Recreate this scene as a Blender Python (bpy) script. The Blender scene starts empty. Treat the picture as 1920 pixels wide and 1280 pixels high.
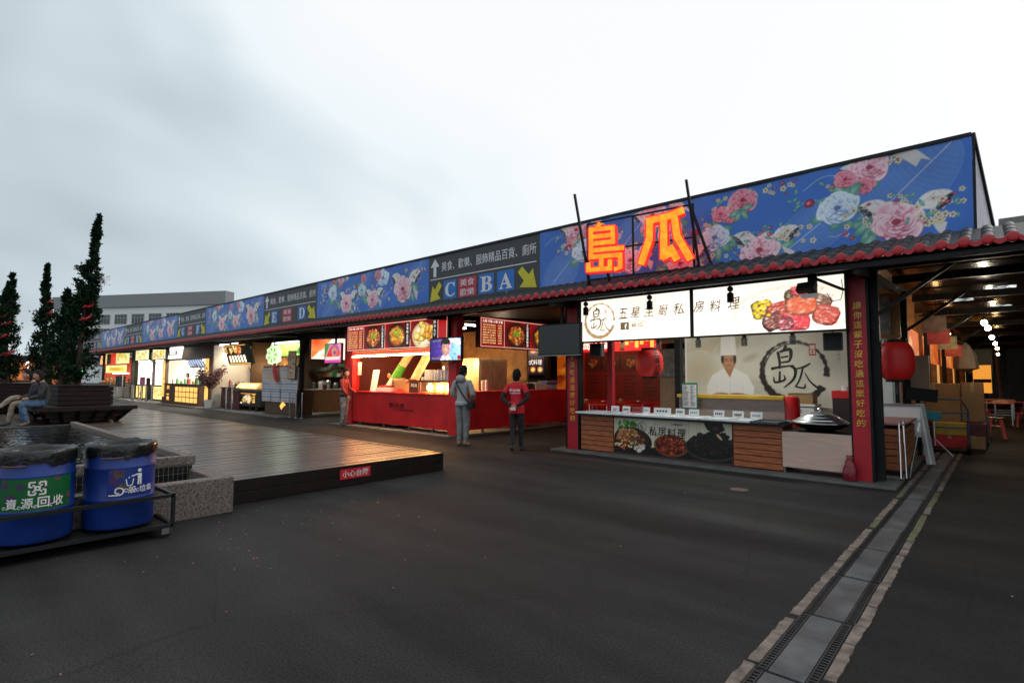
import bpy, bmesh, math, random
import numpy as np
from mathutils import Vector, Matrix
random.seed(7); rng = np.random.default_rng(7)
SC = bpy.context.scene
COL = SC.collection
rad = math.radians
# ---------------------------------------------------------------- camera
YAW, PITCH, ROLL, CAMH = rad(41.9), rad(3.8), rad(0.22), 1.5
F = Vector((-math.sin(YAW)*math.cos(PITCH), math.cos(YAW)*math.cos(PITCH), math.sin(PITCH)))
R = Vector((math.cos(YAW), math.sin(YAW), 0)); U = R.cross(F)
R, U = R*math.cos(ROLL)+U*math.sin(ROLL), U*math.cos(ROLL)-R*math.sin(ROLL)
cd = bpy.data.cameras.new('camera'); cam = bpy.data.objects.new('camera', cd); COL.objects.link(cam)
mw = Matrix((R, U, -F)).transposed().to_4x4(); mw.translation = (0, 0, CAMH); cam.matrix_world = mw
cd.sensor_width = 36; cd.lens = 1010/1920*36; cd.clip_start = .05; cd.clip_end = 2000
SC.camera = cam
# ---------------------------------------------------------------- world: overcast dusk sky
SUN_AZ = rad(20); SUN_EL = rad(35)          # azimuth measured from +Y towards +X
sd = Vector((math.sin(SUN_AZ)*math.cos(SUN_EL), math.cos(SUN_AZ)*math.cos(SUN_EL), math.sin(SUN_EL)))
w = bpy.data.worlds.new('World'); SC.world = w; w.use_nodes = True
nt = w.node_tree; N = nt.nodes; L = nt.links
bg = N['Background']; bg.inputs['Strength'].default_value = 1.0
sky = N.new('ShaderNodeTexSky'); sky.sky_type = 'NISHITA'; sky.sun_disc = False
sky.sun_elevation = SUN_EL; sky.sun_rotation = SUN_AZ
skm = N.new('ShaderNodeVectorMath'); skm.operation = 'SCALE'; skm.inputs['Scale'].default_value = .08
L.new(sky.outputs[0], skm.inputs[0])
tc = N.new('ShaderNodeTexCoord')
mp = N.new('ShaderNodeMapping'); mp.inputs['Scale'].default_value = (1, 1, 1.5); mp.inputs['Location'].default_value = (7.7, 4.2, 1.1)
L.new(tc.outputs['Generated'], mp.inputs['Vector'])
nz = N.new('ShaderNodeTexNoise'); nz.inputs['Scale'].default_value = 1.25; nz.inputs['Detail'].default_value = 4; nz.inputs['Roughness'].default_value = .5
nz.inputs['Distortion'].default_value = .35
L.new(mp.outputs[0], nz.inputs['Vector'])
dt = N.new('ShaderNodeVectorMath'); dt.operation = 'DOT_PRODUCT'; dt.inputs[1].default_value = sd
nrm = N.new('ShaderNodeVectorMath'); nrm.operation = 'NORMALIZE'; L.new(tc.outputs['Generated'], nrm.inputs[0]); L.new(nrm.outputs[0], dt.inputs[0])
m1 = N.new('ShaderNodeMath'); m1.operation = 'MULTIPLY_ADD'; m1.inputs[1].default_value = .24; m1.inputs[2].default_value = .51
L.new(dt.outputs['Value'], m1.inputs[0])
m2 = N.new('ShaderNodeMath'); m2.operation = 'MULTIPLY_ADD'; m2.inputs[1].default_value = 1.2
nzc = N.new('ShaderNodeMath'); nzc.operation = 'SUBTRACT'; nzc.inputs[1].default_value = .5; L.new(nz.outputs['Fac'], nzc.inputs[0])
L.new(nzc.outputs[0], m2.inputs[0]); L.new(m1.outputs[0], m2.inputs[2])
cr = N.new('ShaderNodeValToRGB'); e = cr.color_ramp.elements
e[0].position = 0.05; e[0].color = (.20, .235, .27, 1); e[1].position = .74; e[1].color = (.86, .865, .87, 1)
x = cr.color_ramp.elements.new(.22); x.color = (.31, .36, .40, 1)
x = cr.color_ramp.elements.new(.39); x.color = (.58, .665, .71, 1)
x = cr.color_ramp.elements.new(.50); x.color = (.775, .835, .86, 1)
L.new(m2.outputs[0], cr.inputs[0])
mx = N.new('ShaderNodeMix'); mx.data_type = 'RGBA'; mx.inputs[0].default_value = .93
L.new(skm.outputs[0], mx.inputs[6]); L.new(cr.outputs[0], mx.inputs[7]); L.new(mx.outputs[2], bg.inputs['Color'])
# ---------------------------------------------------------------- sun
sl = bpy.data.lights.new('sun', 'SUN'); sl.energy = .5; sl.angle = rad(25); sl.color = (1, .97, .92)
so = bpy.data.objects.new('sun', sl); COL.objects.link(so); so.rotation_euler = sd.to_track_quat('Z', 'Y').to_euler(); so.location = (0, 0, 30)
# ---------------------------------------------------------------- view
SC.view_settings.view_transform = 'Standard'; SC.view_settings.look = 'None'; SC.view_settings.exposure = .25; SC.view_settings.gamma = 1
SC.render.engine = 'CYCLES'; SC.cycles.use_denoising = True
SC.cycles.max_bounces = 6; SC.cycles.diffuse_bounces = 3; SC.cycles.glossy_bounces = 3; SC.cycles.transmission_bounces = 4; SC.cycles.transparent_max_bounces = 8
SC.cycles.sample_clamp_indirect = 6; SC.cycles.caustics_reflective = False; SC.cycles.caustics_refractive = False

# ================================================================= helpers
def lin(c):
    if isinstance(c, str):
        c = [int(c[i:i+2], 16)/255 for i in (0, 2, 4)]
    return tuple((v/12.92 if v <= .04045 else ((v+.055)/1.055)**2.4) for v in c)
MATS = {}
def mat(name, col, rough=.6, metal=0, var=.15, scale=4., bump=0, bscale=None, emit=0, spec=.5, trans=0, alpha=1, stretch=None, rvar=0, coat=0, col2=None):
    """procedural Principled material: noise-modulated colour, optional bump and emission. col is linear rgb or sRGB hex"""
    if name in MATS: return MATS[name]
    c = lin(col) if isinstance(col, str) else tuple(col)
    m = bpy.data.materials.new(name); m.use_nodes = True; MATS[name] = m
    n = m.node_tree.nodes; l = m.node_tree.links; b = n['Principled BSDF']
    b.inputs['Roughness'].default_value = rough; b.inputs['Metallic'].default_value = metal
    b.inputs['Specular IOR Level'].default_value = spec
    if coat: b.inputs['Coat Weight'].default_value = coat
    if trans: b.inputs['Transmission Weight'].default_value = trans
    if alpha < 1: b.inputs['Alpha'].default_value = alpha
    t = n.new('ShaderNodeTexCoord'); g = n.new('ShaderNodeMapping'); l.new(t.outputs['Object'], g.inputs[0])
    if stretch: g.inputs['Scale'].default_value = stretch
    z = n.new('ShaderNodeTexNoise'); z.inputs['Scale'].default_value = scale; z.inputs['Detail'].default_value = 5
    l.new(g.outputs[0], z.inputs['Vector'])
    r = n.new('ShaderNodeValToRGB')
    lo = tuple(max(0, v*(1-var)) for v in c); hi = tuple(min(1, v*(1+var)) for v in c)
    if col2 is not None: lo = c; hi = lin(col2) if isinstance(col2, str) else tuple(col2)
    r.color_ramp.elements[0].position = .3; r.color_ramp.elements[1].position = .7
    r.color_ramp.elements[0].color = lo+(1,); r.color_ramp.elements[1].color = hi+(1,)
    l.new(z.outputs['Fac'], r.inputs[0]); l.new(r.outputs[0], b.inputs['Base Color'])
    if emit:
        l.new(r.outputs[0], b.inputs['Emission Color']); b.inputs['Emission Strength'].default_value = emit
    if rvar:
        q = n.new('ShaderNodeMath'); q.operation = 'MULTIPLY_ADD'; q.inputs[1].default_value = rvar*2; q.inputs[2].default_value = rough-rvar
        l.new(z.outputs['Fac'], q.inputs[0]); l.new(q.outputs[0], b.inputs['Roughness'])
    if bump:
        z2 = n.new('ShaderNodeTexNoise'); z2.inputs['Scale'].default_value = bscale or scale*6; z2.inputs['Detail'].default_value = 4
        l.new(g.outputs[0], z2.inputs['Vector'])
        bp = n.new('ShaderNodeBump'); bp.inputs['Strength'].default_value = bump; bp.inputs['Distance'].default_value = .02
        l.new(z2.outputs['Fac'], bp.inputs['Height']); l.new(bp.outputs[0], b.inputs['Normal'])
    return m
def printmat(name, emit=0, rough=.45):
    """flat print: colours come from the sheet's own colour attribute, with slight sheet wear"""
    if name in MATS: return MATS[name]
    m = bpy.data.materials.new(name); m.use_nodes = True; MATS[name] = m
    n = m.node_tree.nodes; l = m.node_tree.links; b = n['Principled BSDF']; b.inputs['Roughness'].default_value = rough
    a = n.new('ShaderNodeAttribute'); a.attribute_name = 'Col'
    l.new(a.outputs['Color'], b.inputs['Base Color'])
    if emit:
        l.new(a.outputs['Color'], b.inputs['Emission Color']); b.inputs['Emission Strength'].default_value = emit
    return m
ORG = {}
def tag(o, label=None, cat=None, group=None, kind=None):
    if label: o['label'] = label
    if cat: o['category'] = cat
    if group: o['group'] = group
    if kind: o['kind'] = kind
    return o
def thing(name, label, cat, loc=(0, 0, 0), group=None):
    o = bpy.data.objects.new(name, None); COL.objects.link(o); o.location = loc; o.empty_display_size = .2
    ORG[o.name] = Vector(loc); return tag(o, label, cat, group)
class MB:
    """mesh builder in world coordinates"""
    def __init__(s): s.v = []; s.f = []; s.c = None
    def add(s, vs, fs):
        k = len(s.v); s.v += [tuple(p) for p in vs]; s.f += [tuple(i+k for i in f) for f in fs]; return s
    def box(s, x0, x1, y0, y1, z0, z1):
        return s.add([(x0,y0,z0),(x1,y0,z0),(x1,y1,z0),(x0,y1,z0),(x0,y0,z1),(x1,y0,z1),(x1,y1,z1),(x0,y1,z1)],
                     [(0,3,2,1),(4,5,6,7),(0,1,5,4),(1,2,6,5),(2,3,7,6),(3,0,4,7)])
    def rbox(s, c, size, rot=0, tilt=0, ax='X'):
        hx, hy, hz = [v/2 for v in size]; m = Matrix.Rotation(rot, 3, 'Z') @ Matrix.Rotation(tilt, 3, ax); c = Vector(c)
        vs = [c+m@Vector(p) for p in [(-hx,-hy,-hz),(hx,-hy,-hz),(hx,hy,-hz),(-hx,hy,-hz),(-hx,-hy,hz),(hx,-hy,hz),(hx,hy,hz),(-hx,hy,hz)]]
        return s.add(vs, [(0,3,2,1),(4,5,6,7),(0,1,5,4),(1,2,6,5),(2,3,7,6),(3,0,4,7)])
    def bar(s, a, b, wd, ht=None, up=(0, 0, 1)):
        a = Vector(a); b = Vector(b); ht = ht or wd; d = (b-a).normalized(); u = Vector(up)
        if abs(d.dot(u)) > .95: u = Vector((0, 1, 0))
        r = d.cross(u).normalized()*wd/2; u = r.cross(d).normalized()*ht/2
        vs = [p+q for p in (a, b) for q in (-r-u, r-u, r+u, -r+u)]
        return s.add(vs, [(3,2,1,0),(4,5,6,7),(0,1,5,4),(1,2,6,5),(2,3,7,6),(3,0,4,7)])
    def cyl(s, a, b, r, r2=None, n=12, cap=True):
        a = Vector(a); b = Vector(b); r2 = r if r2 is None else r2; d = (b-a).normalized()
        u = d.cross(Vector((0, 0, 1)) if abs(d.z) < .95 else Vector((1, 0, 0))).normalized(); v = d.cross(u)
        vs = []
        for p, q in ((a, r), (b, r2)):
            for i in range(n):
                t = 2*math.pi*i/n; vs.append(p+(u*math.cos(t)+v*math.sin(t))*q)
        fs = [(i, (i+1) % n, n+(i+1) % n, n+i) for i in range(n)]
        if cap: fs += [tuple(range(n-1, -1, -1)), tuple(range(n, 2*n))]
        return s.add(vs, fs)
    def lathe(s, c, prof, n=20, axis='Z'):
        c = Vector(c); vs = []; fs = []
        for r, z in prof:
            for i in range(n):
                t = 2*math.pi*i/n
                p = (r*math.cos(t), r*math.sin(t), z)
                if axis == 'Y': p = (p[0], p[2], p[1])
                if axis == 'X': p = (p[2], p[0], p[1])
                vs.append(c+Vector(p))
        for k in range(len(prof)-1):
            for i in range(n):
                j = (i+1) % n; fs.append((k*n+i, k*n+j, (k+1)*n+j, (k+1)*n+i))
        if prof[0][0] > 1e-4: fs.append(tuple(range(n-1, -1, -1)))
        if prof[-1][0] > 1e-4: fs.append(tuple(range((len(prof)-1)*n, len(prof)*n)))
        return s.add(vs, fs)
    def tube(s, pts, r, n=8):
        pts = [Vector(p) for p in pts]; vs = []; fs = []; u = None
        for i, p in enumerate(pts):
            d = (pts[min(i+1, len(pts)-1)]-pts[max(i-1, 0)]).normalized()
            if u is None: u = d.cross(Vector((0, 0, 1)) if abs(d.z) < .9 else Vector((1, 0, 0))).normalized()
            u = (u-d*u.dot(d)).normalized(); v = d.cross(u); q = r[i] if isinstance(r, (list, tuple)) else r
            vs += [p+(u*math.cos(2*math.pi*k/n)+v*math.sin(2*math.pi*k/n))*q for k in range(n)]
        for i in range(len(pts)-1):
            for k in range(n):
                j = (k+1) % n; fs.append((i*n+k, i*n+j, (i+1)*n+j, (i+1)*n+k))
        fs += [tuple(range(n-1, -1, -1)), tuple(range((len(pts)-1)*n, len(pts)*n))]
        return s.add(vs, fs)
    def ball(s, c, r, n=10, m=7, sc=(1, 1, 1)):
        c = Vector(c); vs = [c+Vector((0, 0, -r*sc[2]))]; fs = []
        for k in range(1, m):
            a = -math.pi/2+math.pi*k/m
            for i in range(n):
                t = 2*math.pi*i/n; vs.append(c+Vector((r*math.cos(a)*math.cos(t)*sc[0], r*math.cos(a)*math.sin(t)*sc[1], r*math.sin(a)*sc[2])))
        vs.append(c+Vector((0, 0, r*sc[2])))
        for i in range(n):
            fs.append((0, 1+(i+1) % n, 1+i)); fs.append((len(vs)-1, 1+(m-2)*n+i, 1+(m-2)*n+(i+1) % n))
        for k in range(m-2):
            for i in range(n):
                j = (i+1) % n; fs.append((1+k*n+i, 1+k*n+j, 1+(k+1)*n+j, 1+(k+1)*n+i))
        return s.add(vs, fs)
    def prism(s, pts, o, ex, ey, th):
        """2-D polygon in frame (o, ex, ey) extruded backwards by th"""
        o = Vector(o); ex = Vector(ex); ey = Vector(ey); nn = ex.cross(ey); k = len(pts)
        vs = [o+ex*p[0]+ey*p[1] for p in pts]+[o+ex*p[0]+ey*p[1]-nn*th for p in pts]
        fs = [tuple(range(k)), tuple(range(2*k-1, k-1, -1))]+[(i, i+k, (i+1) % k+k, (i+1) % k) for i in range(k)]
        return s.add(vs, fs)
    def obj(s, name, m, parent=None, smooth=False, bevel=0, origin=None, seg=2):
        me = bpy.data.meshes.new(name)
        o = bpy.data.objects.new(name, me); COL.objects.link(o)
        if parent is not None:
            og = ORG[parent.name]; o.parent = parent; ORG[o.name] = og
        else:
            og = Vector(origin) if origin is not None else Vector((0, 0, 0)); o.location = og; ORG[o.name] = og
        me.from_pydata([(a-og.x, b-og.y, c-og.z) for a, b, c in s.v], [], s.f)
        me.materials.append(m)
        if smooth:
            me.polygons.foreach_set('use_smooth', [True]*len(me.polygons))
            if smooth == 'auto':
                me.set_sharp_from_angle(angle=rad(40))
        if bevel:
            bm = o.modifiers.new('bevel', 'BEVEL'); bm.width = bevel; bm.segments = seg; bm.limit_method = 'ANGLE'; bm.angle_limit = rad(40)
        return o
def clone(src, parent=None, loc=None):
    """linked copy of one object sharing its mesh"""
    c = src.copy(); COL.objects.link(c)
    if parent is not None: c.parent = parent
    if loc is not None: c.location = loc
    ORG[c.name] = ORG.get(src.name, Vector()); return c
def clone_tree(src, loc, label=None):
    c = src.copy(); COL.objects.link(c); c.location = loc; ORG[c.name] = Vector(loc)
    if label: c['label'] = label
    for ch in src.children:
        d = ch.copy(); COL.objects.link(d); d.parent = c
        for g in ch.children:
            h = g.copy(); COL.objects.link(h); h.parent = d
    return c
def area(name, loc, sx, sy, power, col, rot=(0, 0, 0), parent=None):
    l = bpy.data.lights.new(name, 'AREA'); l.shape = 'RECTANGLE'; l.size = sx; l.size_y = sy; l.energy = power; l.color = col
    o = bpy.data.objects.new(name, l); COL.objects.link(o); o.rotation_euler = rot
    if parent is not None:
        o.parent = parent; o.location = Vector(loc)-ORG[parent.name]
    else: o.location = loc
    return o
def point(name, loc, r, power, col, parent=None):
    l = bpy.data.lights.new(name, 'POINT'); l.shadow_soft_size = r; l.energy = power; l.color = col
    o = bpy.data.objects.new(name, l); COL.objects.link(o)
    if parent is not None:
        o.parent = parent; o.location = Vector(loc)-ORG[parent.name]
    else: o.location = loc
    return o
# ----------------------------------------------------------------- lettering
_tc = {}
def glyphs(s, off=0.0, shear=0.0):
    k = (s, off, shear)
    if k in _tc: return _tc[k]
    c = bpy.data.curves.new('lettering', 'FONT'); c.body = s; c.size = 1; c.offset = off; c.shear = shear; c.resolution_u = 3
    o = bpy.data.objects.new('lettering_source', c); COL.objects.link(o)
    dg = bpy.context.evaluated_depsgraph_get(); dg.update()
    me = bpy.data.meshes.new_from_object(o.evaluated_get(dg))
    vs = np.array([v.co[:2] for v in me.vertices]).reshape(-1, 2); fs = [tuple(p.vertices) for p in me.polygons]
    COL.objects.unlink(o); bpy.data.objects.remove(o); bpy.data.curves.remove(c); bpy.data.meshes.remove(me)
    mn = vs.min(0); mxx = vs.max(0); r = (vs, fs, mn, mxx); _tc[k] = r; return r
class Fr:
    """a plane: origin, right vector, up vector"""
    def __init__(s, o, ex, ey): s.o = Vector(o); s.ex = Vector(ex).normalized(); s.ey = Vector(ey).normalized(); s.n = s.ex.cross(s.ey)
    def p(s, x, y, l=0): return s.o+s.ex*x+s.ey*y+s.n*l
def front(x0, y, z0): return Fr((x0, y, z0), (1, 0, 0), (0, 0, 1))      # faces -Y
def side(x, y0, z0): return Fr((x, y0, z0), (0, 1, 0), (0, 0, 1))       # faces +X
def letters(mb, fr, s, x, y, w=None, h=None, lift=.004, off=0, shear=0, depth=0, wob=0, mono=True):
    """puts string s with its box at (x,y) lower-left, fitted to w and/or h"""
    vs, fs, mn, mxx = glyphs(s, off, shear)
    sx = (w/(mxx[0]-mn[0])) if w else None; sy = (h/(mxx[1]-mn[1])) if h else None
    sx = sx or sy; sy = sy or sx
    P = []
    for a, b in vs:
        px = x+(a-mn[0])*sx; py = y+(b-mn[1])*sy
        if wob: px += wob*math.sin(py*37+px*11)*.5; py += wob*math.sin(px*41)*.6
        P.append((px, py))
    k = len(mb.v)
    mb.v += [tuple(fr.p(a, b, lift)) for a, b in P]; mb.f += [tuple(i+k for i in f) for f in fs]
    if depth:
        k2 = len(mb.v); mb.v += [tuple(fr.p(a, b, lift-depth)) for a, b in P]
        ed = {}
        for f in fs:
            for i in range(len(f)):
                e_ = (f[i], f[(i+1) % len(f)]); ed[e_] = ed.get(e_, 0)+1
        for (a, b) in list(ed):
            if (b, a) not in ed: mb.f.append((a+k, a+k2, b+k2, b+k))
        mb.f += [tuple(i+k2 for i in reversed(f)) for f in fs]
    return mb
def vletters(mb, fr, s, x, ytop, size, step, off=0, lift=.004, wob=0, jit=0):
    for i, ch in enumerate(s):
        letters(mb, fr, ch, x-size/2, ytop-step*i-size, size, size, lift, off, 0, 0, wob)
    return mb
def quad(mb, fr, x0, y0, x1, y1, lift=0):
    return mb.add([fr.p(x0, y0, lift), fr.p(x1, y0, lift), fr.p(x1, y1, lift), fr.p(x0, y1, lift)], [(0, 1, 2, 3)])
def slab(mb, fr, x0, y0, x1, y1, th, lift=0):
    return mb.prism([(x0, y0), (x1, y0), (x1, y1), (x0, y1)], fr.o+fr.n*lift, fr.ex, fr.ey, th)
# ----------------------------------------------------------------- printed pictures
def rgb(h): return np.array([int(h[i:i+2], 16)/255 for i in (0, 2, 4)])
class Cv:
    """printed sheet W x H metres, painted at res samples per metre, laid down as a fine coloured mesh"""
    def __init__(s, W, H, res, c):
        s.W, s.H = W, H; s.nx = max(4, int(W*res)); s.ny = max(4, int(H*res)); s.px = 1/res
        s.a = np.empty((s.ny, s.nx, 3)); s.a[:] = rgb(c)
        s.X = np.linspace(0, W, s.nx); s.Y = np.linspace(0, H, s.ny)
    def win(s, x0, x1, y0, y1):
        i0, i1 = np.searchsorted(s.X, [x0, x1]); j0, j1 = np.searchsorted(s.Y, [y0, y1])
        return slice(j0, j1), slice(i0, i1)
    def mixin(s, w, al, c):
        s.a[w] = s.a[w]*(1-al[..., None])+c*al[..., None]
    def ell(s, x, y, rx, ry=None, ang=0, c='ffffff', c2=None, al=1., g=1., cut=None):
        ry = ry or rx; r = max(rx, ry)*1.05+s.px*2; w = s.win(x-r, x+r, y-r, y+r)
        if s.a[w].size == 0: return
        xx, yy = np.meshgrid(s.X[w[1]]-x, s.Y[w[0]]-y); ca, sa = math.cos(ang), math.sin(ang)
        u = (xx*ca+yy*sa)/rx; v = (-xx*sa+yy*ca)/ry; d = np.sqrt(u*u+v*v)
        a = np.clip((1-d)*min(rx, ry)/s.px/1.2+.5, 0, 1)*al
        c = rgb(c) if isinstance(c, str) else np.asarray(c)
        if c2 is not None:
            c2 = rgb(c2) if isinstance(c2, str) else np.asarray(c2); t = np.clip(d, 0, 1)[..., None]**g; cc = c*(1-t)+c2*t
        else: cc = c
        s.mixin(w, a, cc)
    def ring(s, x, y, r, wd, c, al=1., seed=0, gap=None):
        R_ = r+wd*2; w = s.win(x-R_, x+R_, y-R_, y+R_)
        if s.a[w].size == 0: return
        xx, yy = np.meshgrid(s.X[w[1]]-x, s.Y[w[0]]-y); d = np.hypot(xx, yy); th = np.arctan2(yy, xx)
        ww = wd*(.62+.38*np.sin(th*1.0+seed+1.2)+.12*np.sin(th*13+seed)+.1*np.sin(th*29+seed*3))
        a = np.clip((ww/2-np.abs(d-r))/s.px/1.1+.5, 0, 1)*al
        if gap: a *= np.clip(np.abs(((th-gap[0]+math.pi) % (2*math.pi))-math.pi)*r/s.px-gap[1]*r/s.px, 0, 1)
        s.mixin(w, a, rgb(c))
    def poly(s, pts, c, al=1.):
        P = np.array(pts, float); mn = P.min(0)-s.px*2; mxx = P.max(0)+s.px*2; w = s.win(mn[0], mxx[0], mn[1], mxx[1])
        if s.a[w].size == 0: return
        xx, yy = np.meshgrid(s.X[w[1]], s.Y[w[0]]); ins = np.zeros(xx.shape, bool); dist = np.full(xx.shape, 1e9)
        for i in range(len(P)):
            x0, y0 = P[i]; x1, y1 = P[(i+1) % len(P)]
            cond = (y0 > yy) != (y1 > yy)
            with np.errstate(divide='ignore', invalid='ignore'):
                ins ^= cond & (xx < (x1-x0)*(yy-y0)/(y1-y0+1e-12)+x0)
            ex, ey = x1-x0, y1-y0; t = np.clip(((xx-x0)*ex+(yy-y0)*ey)/(ex*ex+ey*ey+1e-12), 0, 1)
            dist = np.minimum(dist, np.hypot(xx-x0-t*ex, yy-y0-t*ey))
        a = np.clip(np.where(ins, dist, -dist)/s.px+.5, 0, 1)*al
        s.mixin(w, a, rgb(c) if isinstance(c, str) else np.asarray(c))
    def line(s, pts, wd, c, al=1.):
        c = rgb(c) if isinstance(c, str) else np.asarray(c)
        for (x0, y0), (x1, y1) in zip(pts[:-1], pts[1:]):
            m = wd+s.px*2; w = s.win(min(x0, x1)-m, max(x0, x1)+m, min(y0, y1)-m, max(y0, y1)+m)
            if s.a[w].size == 0: continue
            xx, yy = np.meshgrid(s.X[w[1]], s.Y[w[0]]); ex, ey = x1-x0, y1-y0
            t = np.clip(((xx-x0)*ex+(yy-y0)*ey)/(ex*ex+ey*ey+1e-12), 0, 1); d = np.hypot(xx-x0-t*ex, yy-y0-t*ey)
            s.mixin(w, np.clip((wd/2-d)/s.px+.5, 0, 1)*al*min(1, wd/s.px*1.0), c)
    def rect(s, x0, y0, x1, y1, c, al=1.):
        w = s.win(x0, x1, y0, y1); s.a[w] = s.a[w]*(1-al)+(rgb(c) if isinstance(c, str) else np.asarray(c))*al
    def grad(s, x0, y0, x1, y1, ca, cb, vert=True):
        w = s.win(x0, x1, y0, y1); sh = s.a[w].shape
        t = np.linspace(0, 1, sh[0])[:, None, None] if vert else np.linspace(0, 1, sh[1])[None, :, None]
        s.a[w] = rgb(ca)*(1-t)+rgb(cb)*t
    def mottle(s, amp, cell, seed=0, octv=3):
        g = np.random.default_rng(seed); t = np.zeros((s.ny, s.nx))
        for o in range(octv):
            cl = cell/2**o; m = int(s.W/cl)+3; n = int(s.H/cl)+3; q = g.normal(size=(n, m))
            fx = s.X/cl; fy = s.Y/cl; ix = fx.astype(int); iy = fy.astype(int); tx = (fx-ix)[None, :]; ty = (fy-iy)[:, None]
            tx = tx*tx*(3-2*tx); ty = ty*ty*(3-2*ty)
            t += ((q[np.ix_(iy, ix)]*(1-tx)+q[np.ix_(iy, ix+1)]*tx)*(1-ty)+(q[np.ix_(iy+1, ix)]*(1-tx)+q[np.ix_(iy+1, ix+1)]*tx)*ty)/2**o
        s.a = np.clip(s.a*(1+amp*t[..., None]), 0, 1)
    def mesh(s, name):
        me = bpy.data.meshes.new(name); nx, ny = s.nx, s.ny
        return me
    def obj(s, name, fr, lift, m, parent=None, wave=None):
        nx, ny = s.nx, s.ny; og = ORG[parent.name] if parent is not None else fr.o
        xx, yy = np.meshgrid(s.X, s.Y); o = np.array(fr.o+fr.n*lift-og)
        V = o+xx[..., None]*np.array(fr.ex)+yy[..., None]*np.array(fr.ey)
        if wave is not None: V = V+wave(xx, yy)[..., None]*np.array(fr.n)
        V = V.reshape(-1, 3)
        i = np.arange(ny*nx).reshape(ny, nx); q = np.stack([i[:-1, :-1], i[:-1, 1:], i[1:, 1:], i[1:, :-1]], -1).reshape(-1, 4)
        me = bpy.data.meshes.new(name); me.vertices.add(len(V)); me.vertices.foreach_set('co', V.ravel().astype('f'))
        me.loops.add(len(q)*4); me.loops.foreach_set('vertex_index', q.ravel().astype('i'))
        me.polygons.add(len(q)); me.polygons.foreach_set('loop_start', np.arange(0, len(q)*4, 4, dtype='i'))
        me.update(calc_edges=True)
        ca = me.color_attributes.new('Col', 'FLOAT_COLOR', 'POINT')
        c = np.clip(s.a, 0, 1); c = np.where(c <= .04045, c/12.92, ((c+.055)/1.055)**2.4)
        ca.data.foreach_set('color', np.concatenate([c.reshape(-1, 3), np.ones((ny*nx, 1))], 1).ravel().astype('f'))
        me.materials.append(m); ob = bpy.data.objects.new(name, me); COL.objects.link(ob)
        if parent is not None: ob.parent = parent; ORG[ob.name] = og
        else: ob.location = fr.o; ORG[ob.name] = Vector(fr.o)
        return ob
def ordn(i): return ['first', 'second', 'third', 'fourth', 'fifth', 'sixth', 'seventh', 'eighth', 'ninth', 'tenth', 'eleventh', 'twelfth', 'thirteenth', 'fourteenth'][i]

def taper(mb, fr, pts, wds, lift=.003, depth=0):
    """brush or sign stroke along 2-D points with changing width, in plane fr"""
    P = [Vector(q) for q in pts]; Lf = []; Rt = []
    for i, q in enumerate(P):
        d = (P[min(i+1, len(P)-1)]-P[max(i-1, 0)]).normalized(); nn = Vector((-d.y, d.x)); h = wds[i]/2 if isinstance(wds, (list, tuple)) else wds/2
        if 0 < i < len(P)-1:
            d1 = (P[i]-P[i-1]).normalized(); h /= max(.5, abs(nn.dot(Vector((-d1.y, d1.x)))))
        Lf.append(q+nn*h); Rt.append(q-nn*h)
    k = len(mb.v); n = len(P)
    mb.v += [tuple(fr.p(q.x, q.y, lift)) for q in Lf]+[tuple(fr.p(q.x, q.y, lift)) for q in Rt]
    mb.f += [(k+n+i, k+n+i+1, k+i+1, k+i) for i in range(n-1)]
    if depth:
        k2 = len(mb.v); mb.v += [tuple(fr.p(q.x, q.y, lift-depth)) for q in Lf]+[tuple(fr.p(q.x, q.y, lift-depth)) for q in Rt]
        mb.f += [(k+i, k+i+1, k2+i+1, k2+i) for i in range(n-1)]+[(k+n+i+1, k+n+i, k2+n+i, k2+n+i+1) for i in range(n-1)]
        mb.f += [(k, k2, k2+n, k+n), (k+n-1, k+2*n-1, k2+2*n-1, k2+n-1)]
    return mb
DAO = [[(.42, 1.02), (.30, .87)], [(.17, .94), (.17, .28)], [(.12, .89), (.79, .89)], [(.74, .93), (.74, .56)], [(.17, .74), (.74, .74)], [(.17, .60), (.79, .60)], [(.12, .455), (1.02, .455)], [(.12, .32), (.97, .32)], [(.92, .36), (.92, .06), (.76, .03)], [(.44, .27), (.44, .02)], [(.10, .21), (.10, .01)], [(.05, .055), (.70, .055)], [(.66, .24), (.66, .01)]]
GUA = [[(.90, .99), (.60, .90), (.14, .85)], [(.22, .90), (.20, .50), (.02, .03)], [(.50, .90), (.49, .10)], [(.44, .13), (.70, .24)], [(.60, .34), (.76, .06)], [(.70, .93), (.76, .50), (1.02, .05)]]
# flowing brush forms for the round logo
BDAO = [([(.52, 1.0), (.40, .85)], [.10, .05]), ([(.22, .84), (.26, .80), (.30, .56), (.28, .42)], [.05, .08, .07, .06]), ([(.30, .84), (.62, .90), (.66, .74), (.60, .60)], [.06, .10, .09, .05]), ([(.34, .70), (.58, .73)], [.05, .05]), ([(.32, .57), (.60, .60)], [.05, .06]), ([(.02, .42), (.30, .46), (.74, .50)], [.09, .06, .04]), ([(.60, .50), (.78, .40), (.72, .16), (.40, -.06)], [.05, .09, .07, .02]), ([(.30, .36), (.28, .10)], [.05, .07]), ([(.10, .22), (.14, .08), (.44, .14), (.42, .26)], [.03, .06, .06, .03])]
BGUA = [([(.10, .80), (.40, .88), (.62, 1.0)], [.05, .09, .06]), ([(.34, .84), (.20, .40), (.02, .12)], [.07, .07, .04]), ([(.06, .14), (.36, .10), (.40, .26)], [.06, .08, .03]), ([(.40, .66), (.62, .30), (.96, .06), (1.12, .05)], [.03, .06, .11, .03])]
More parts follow.
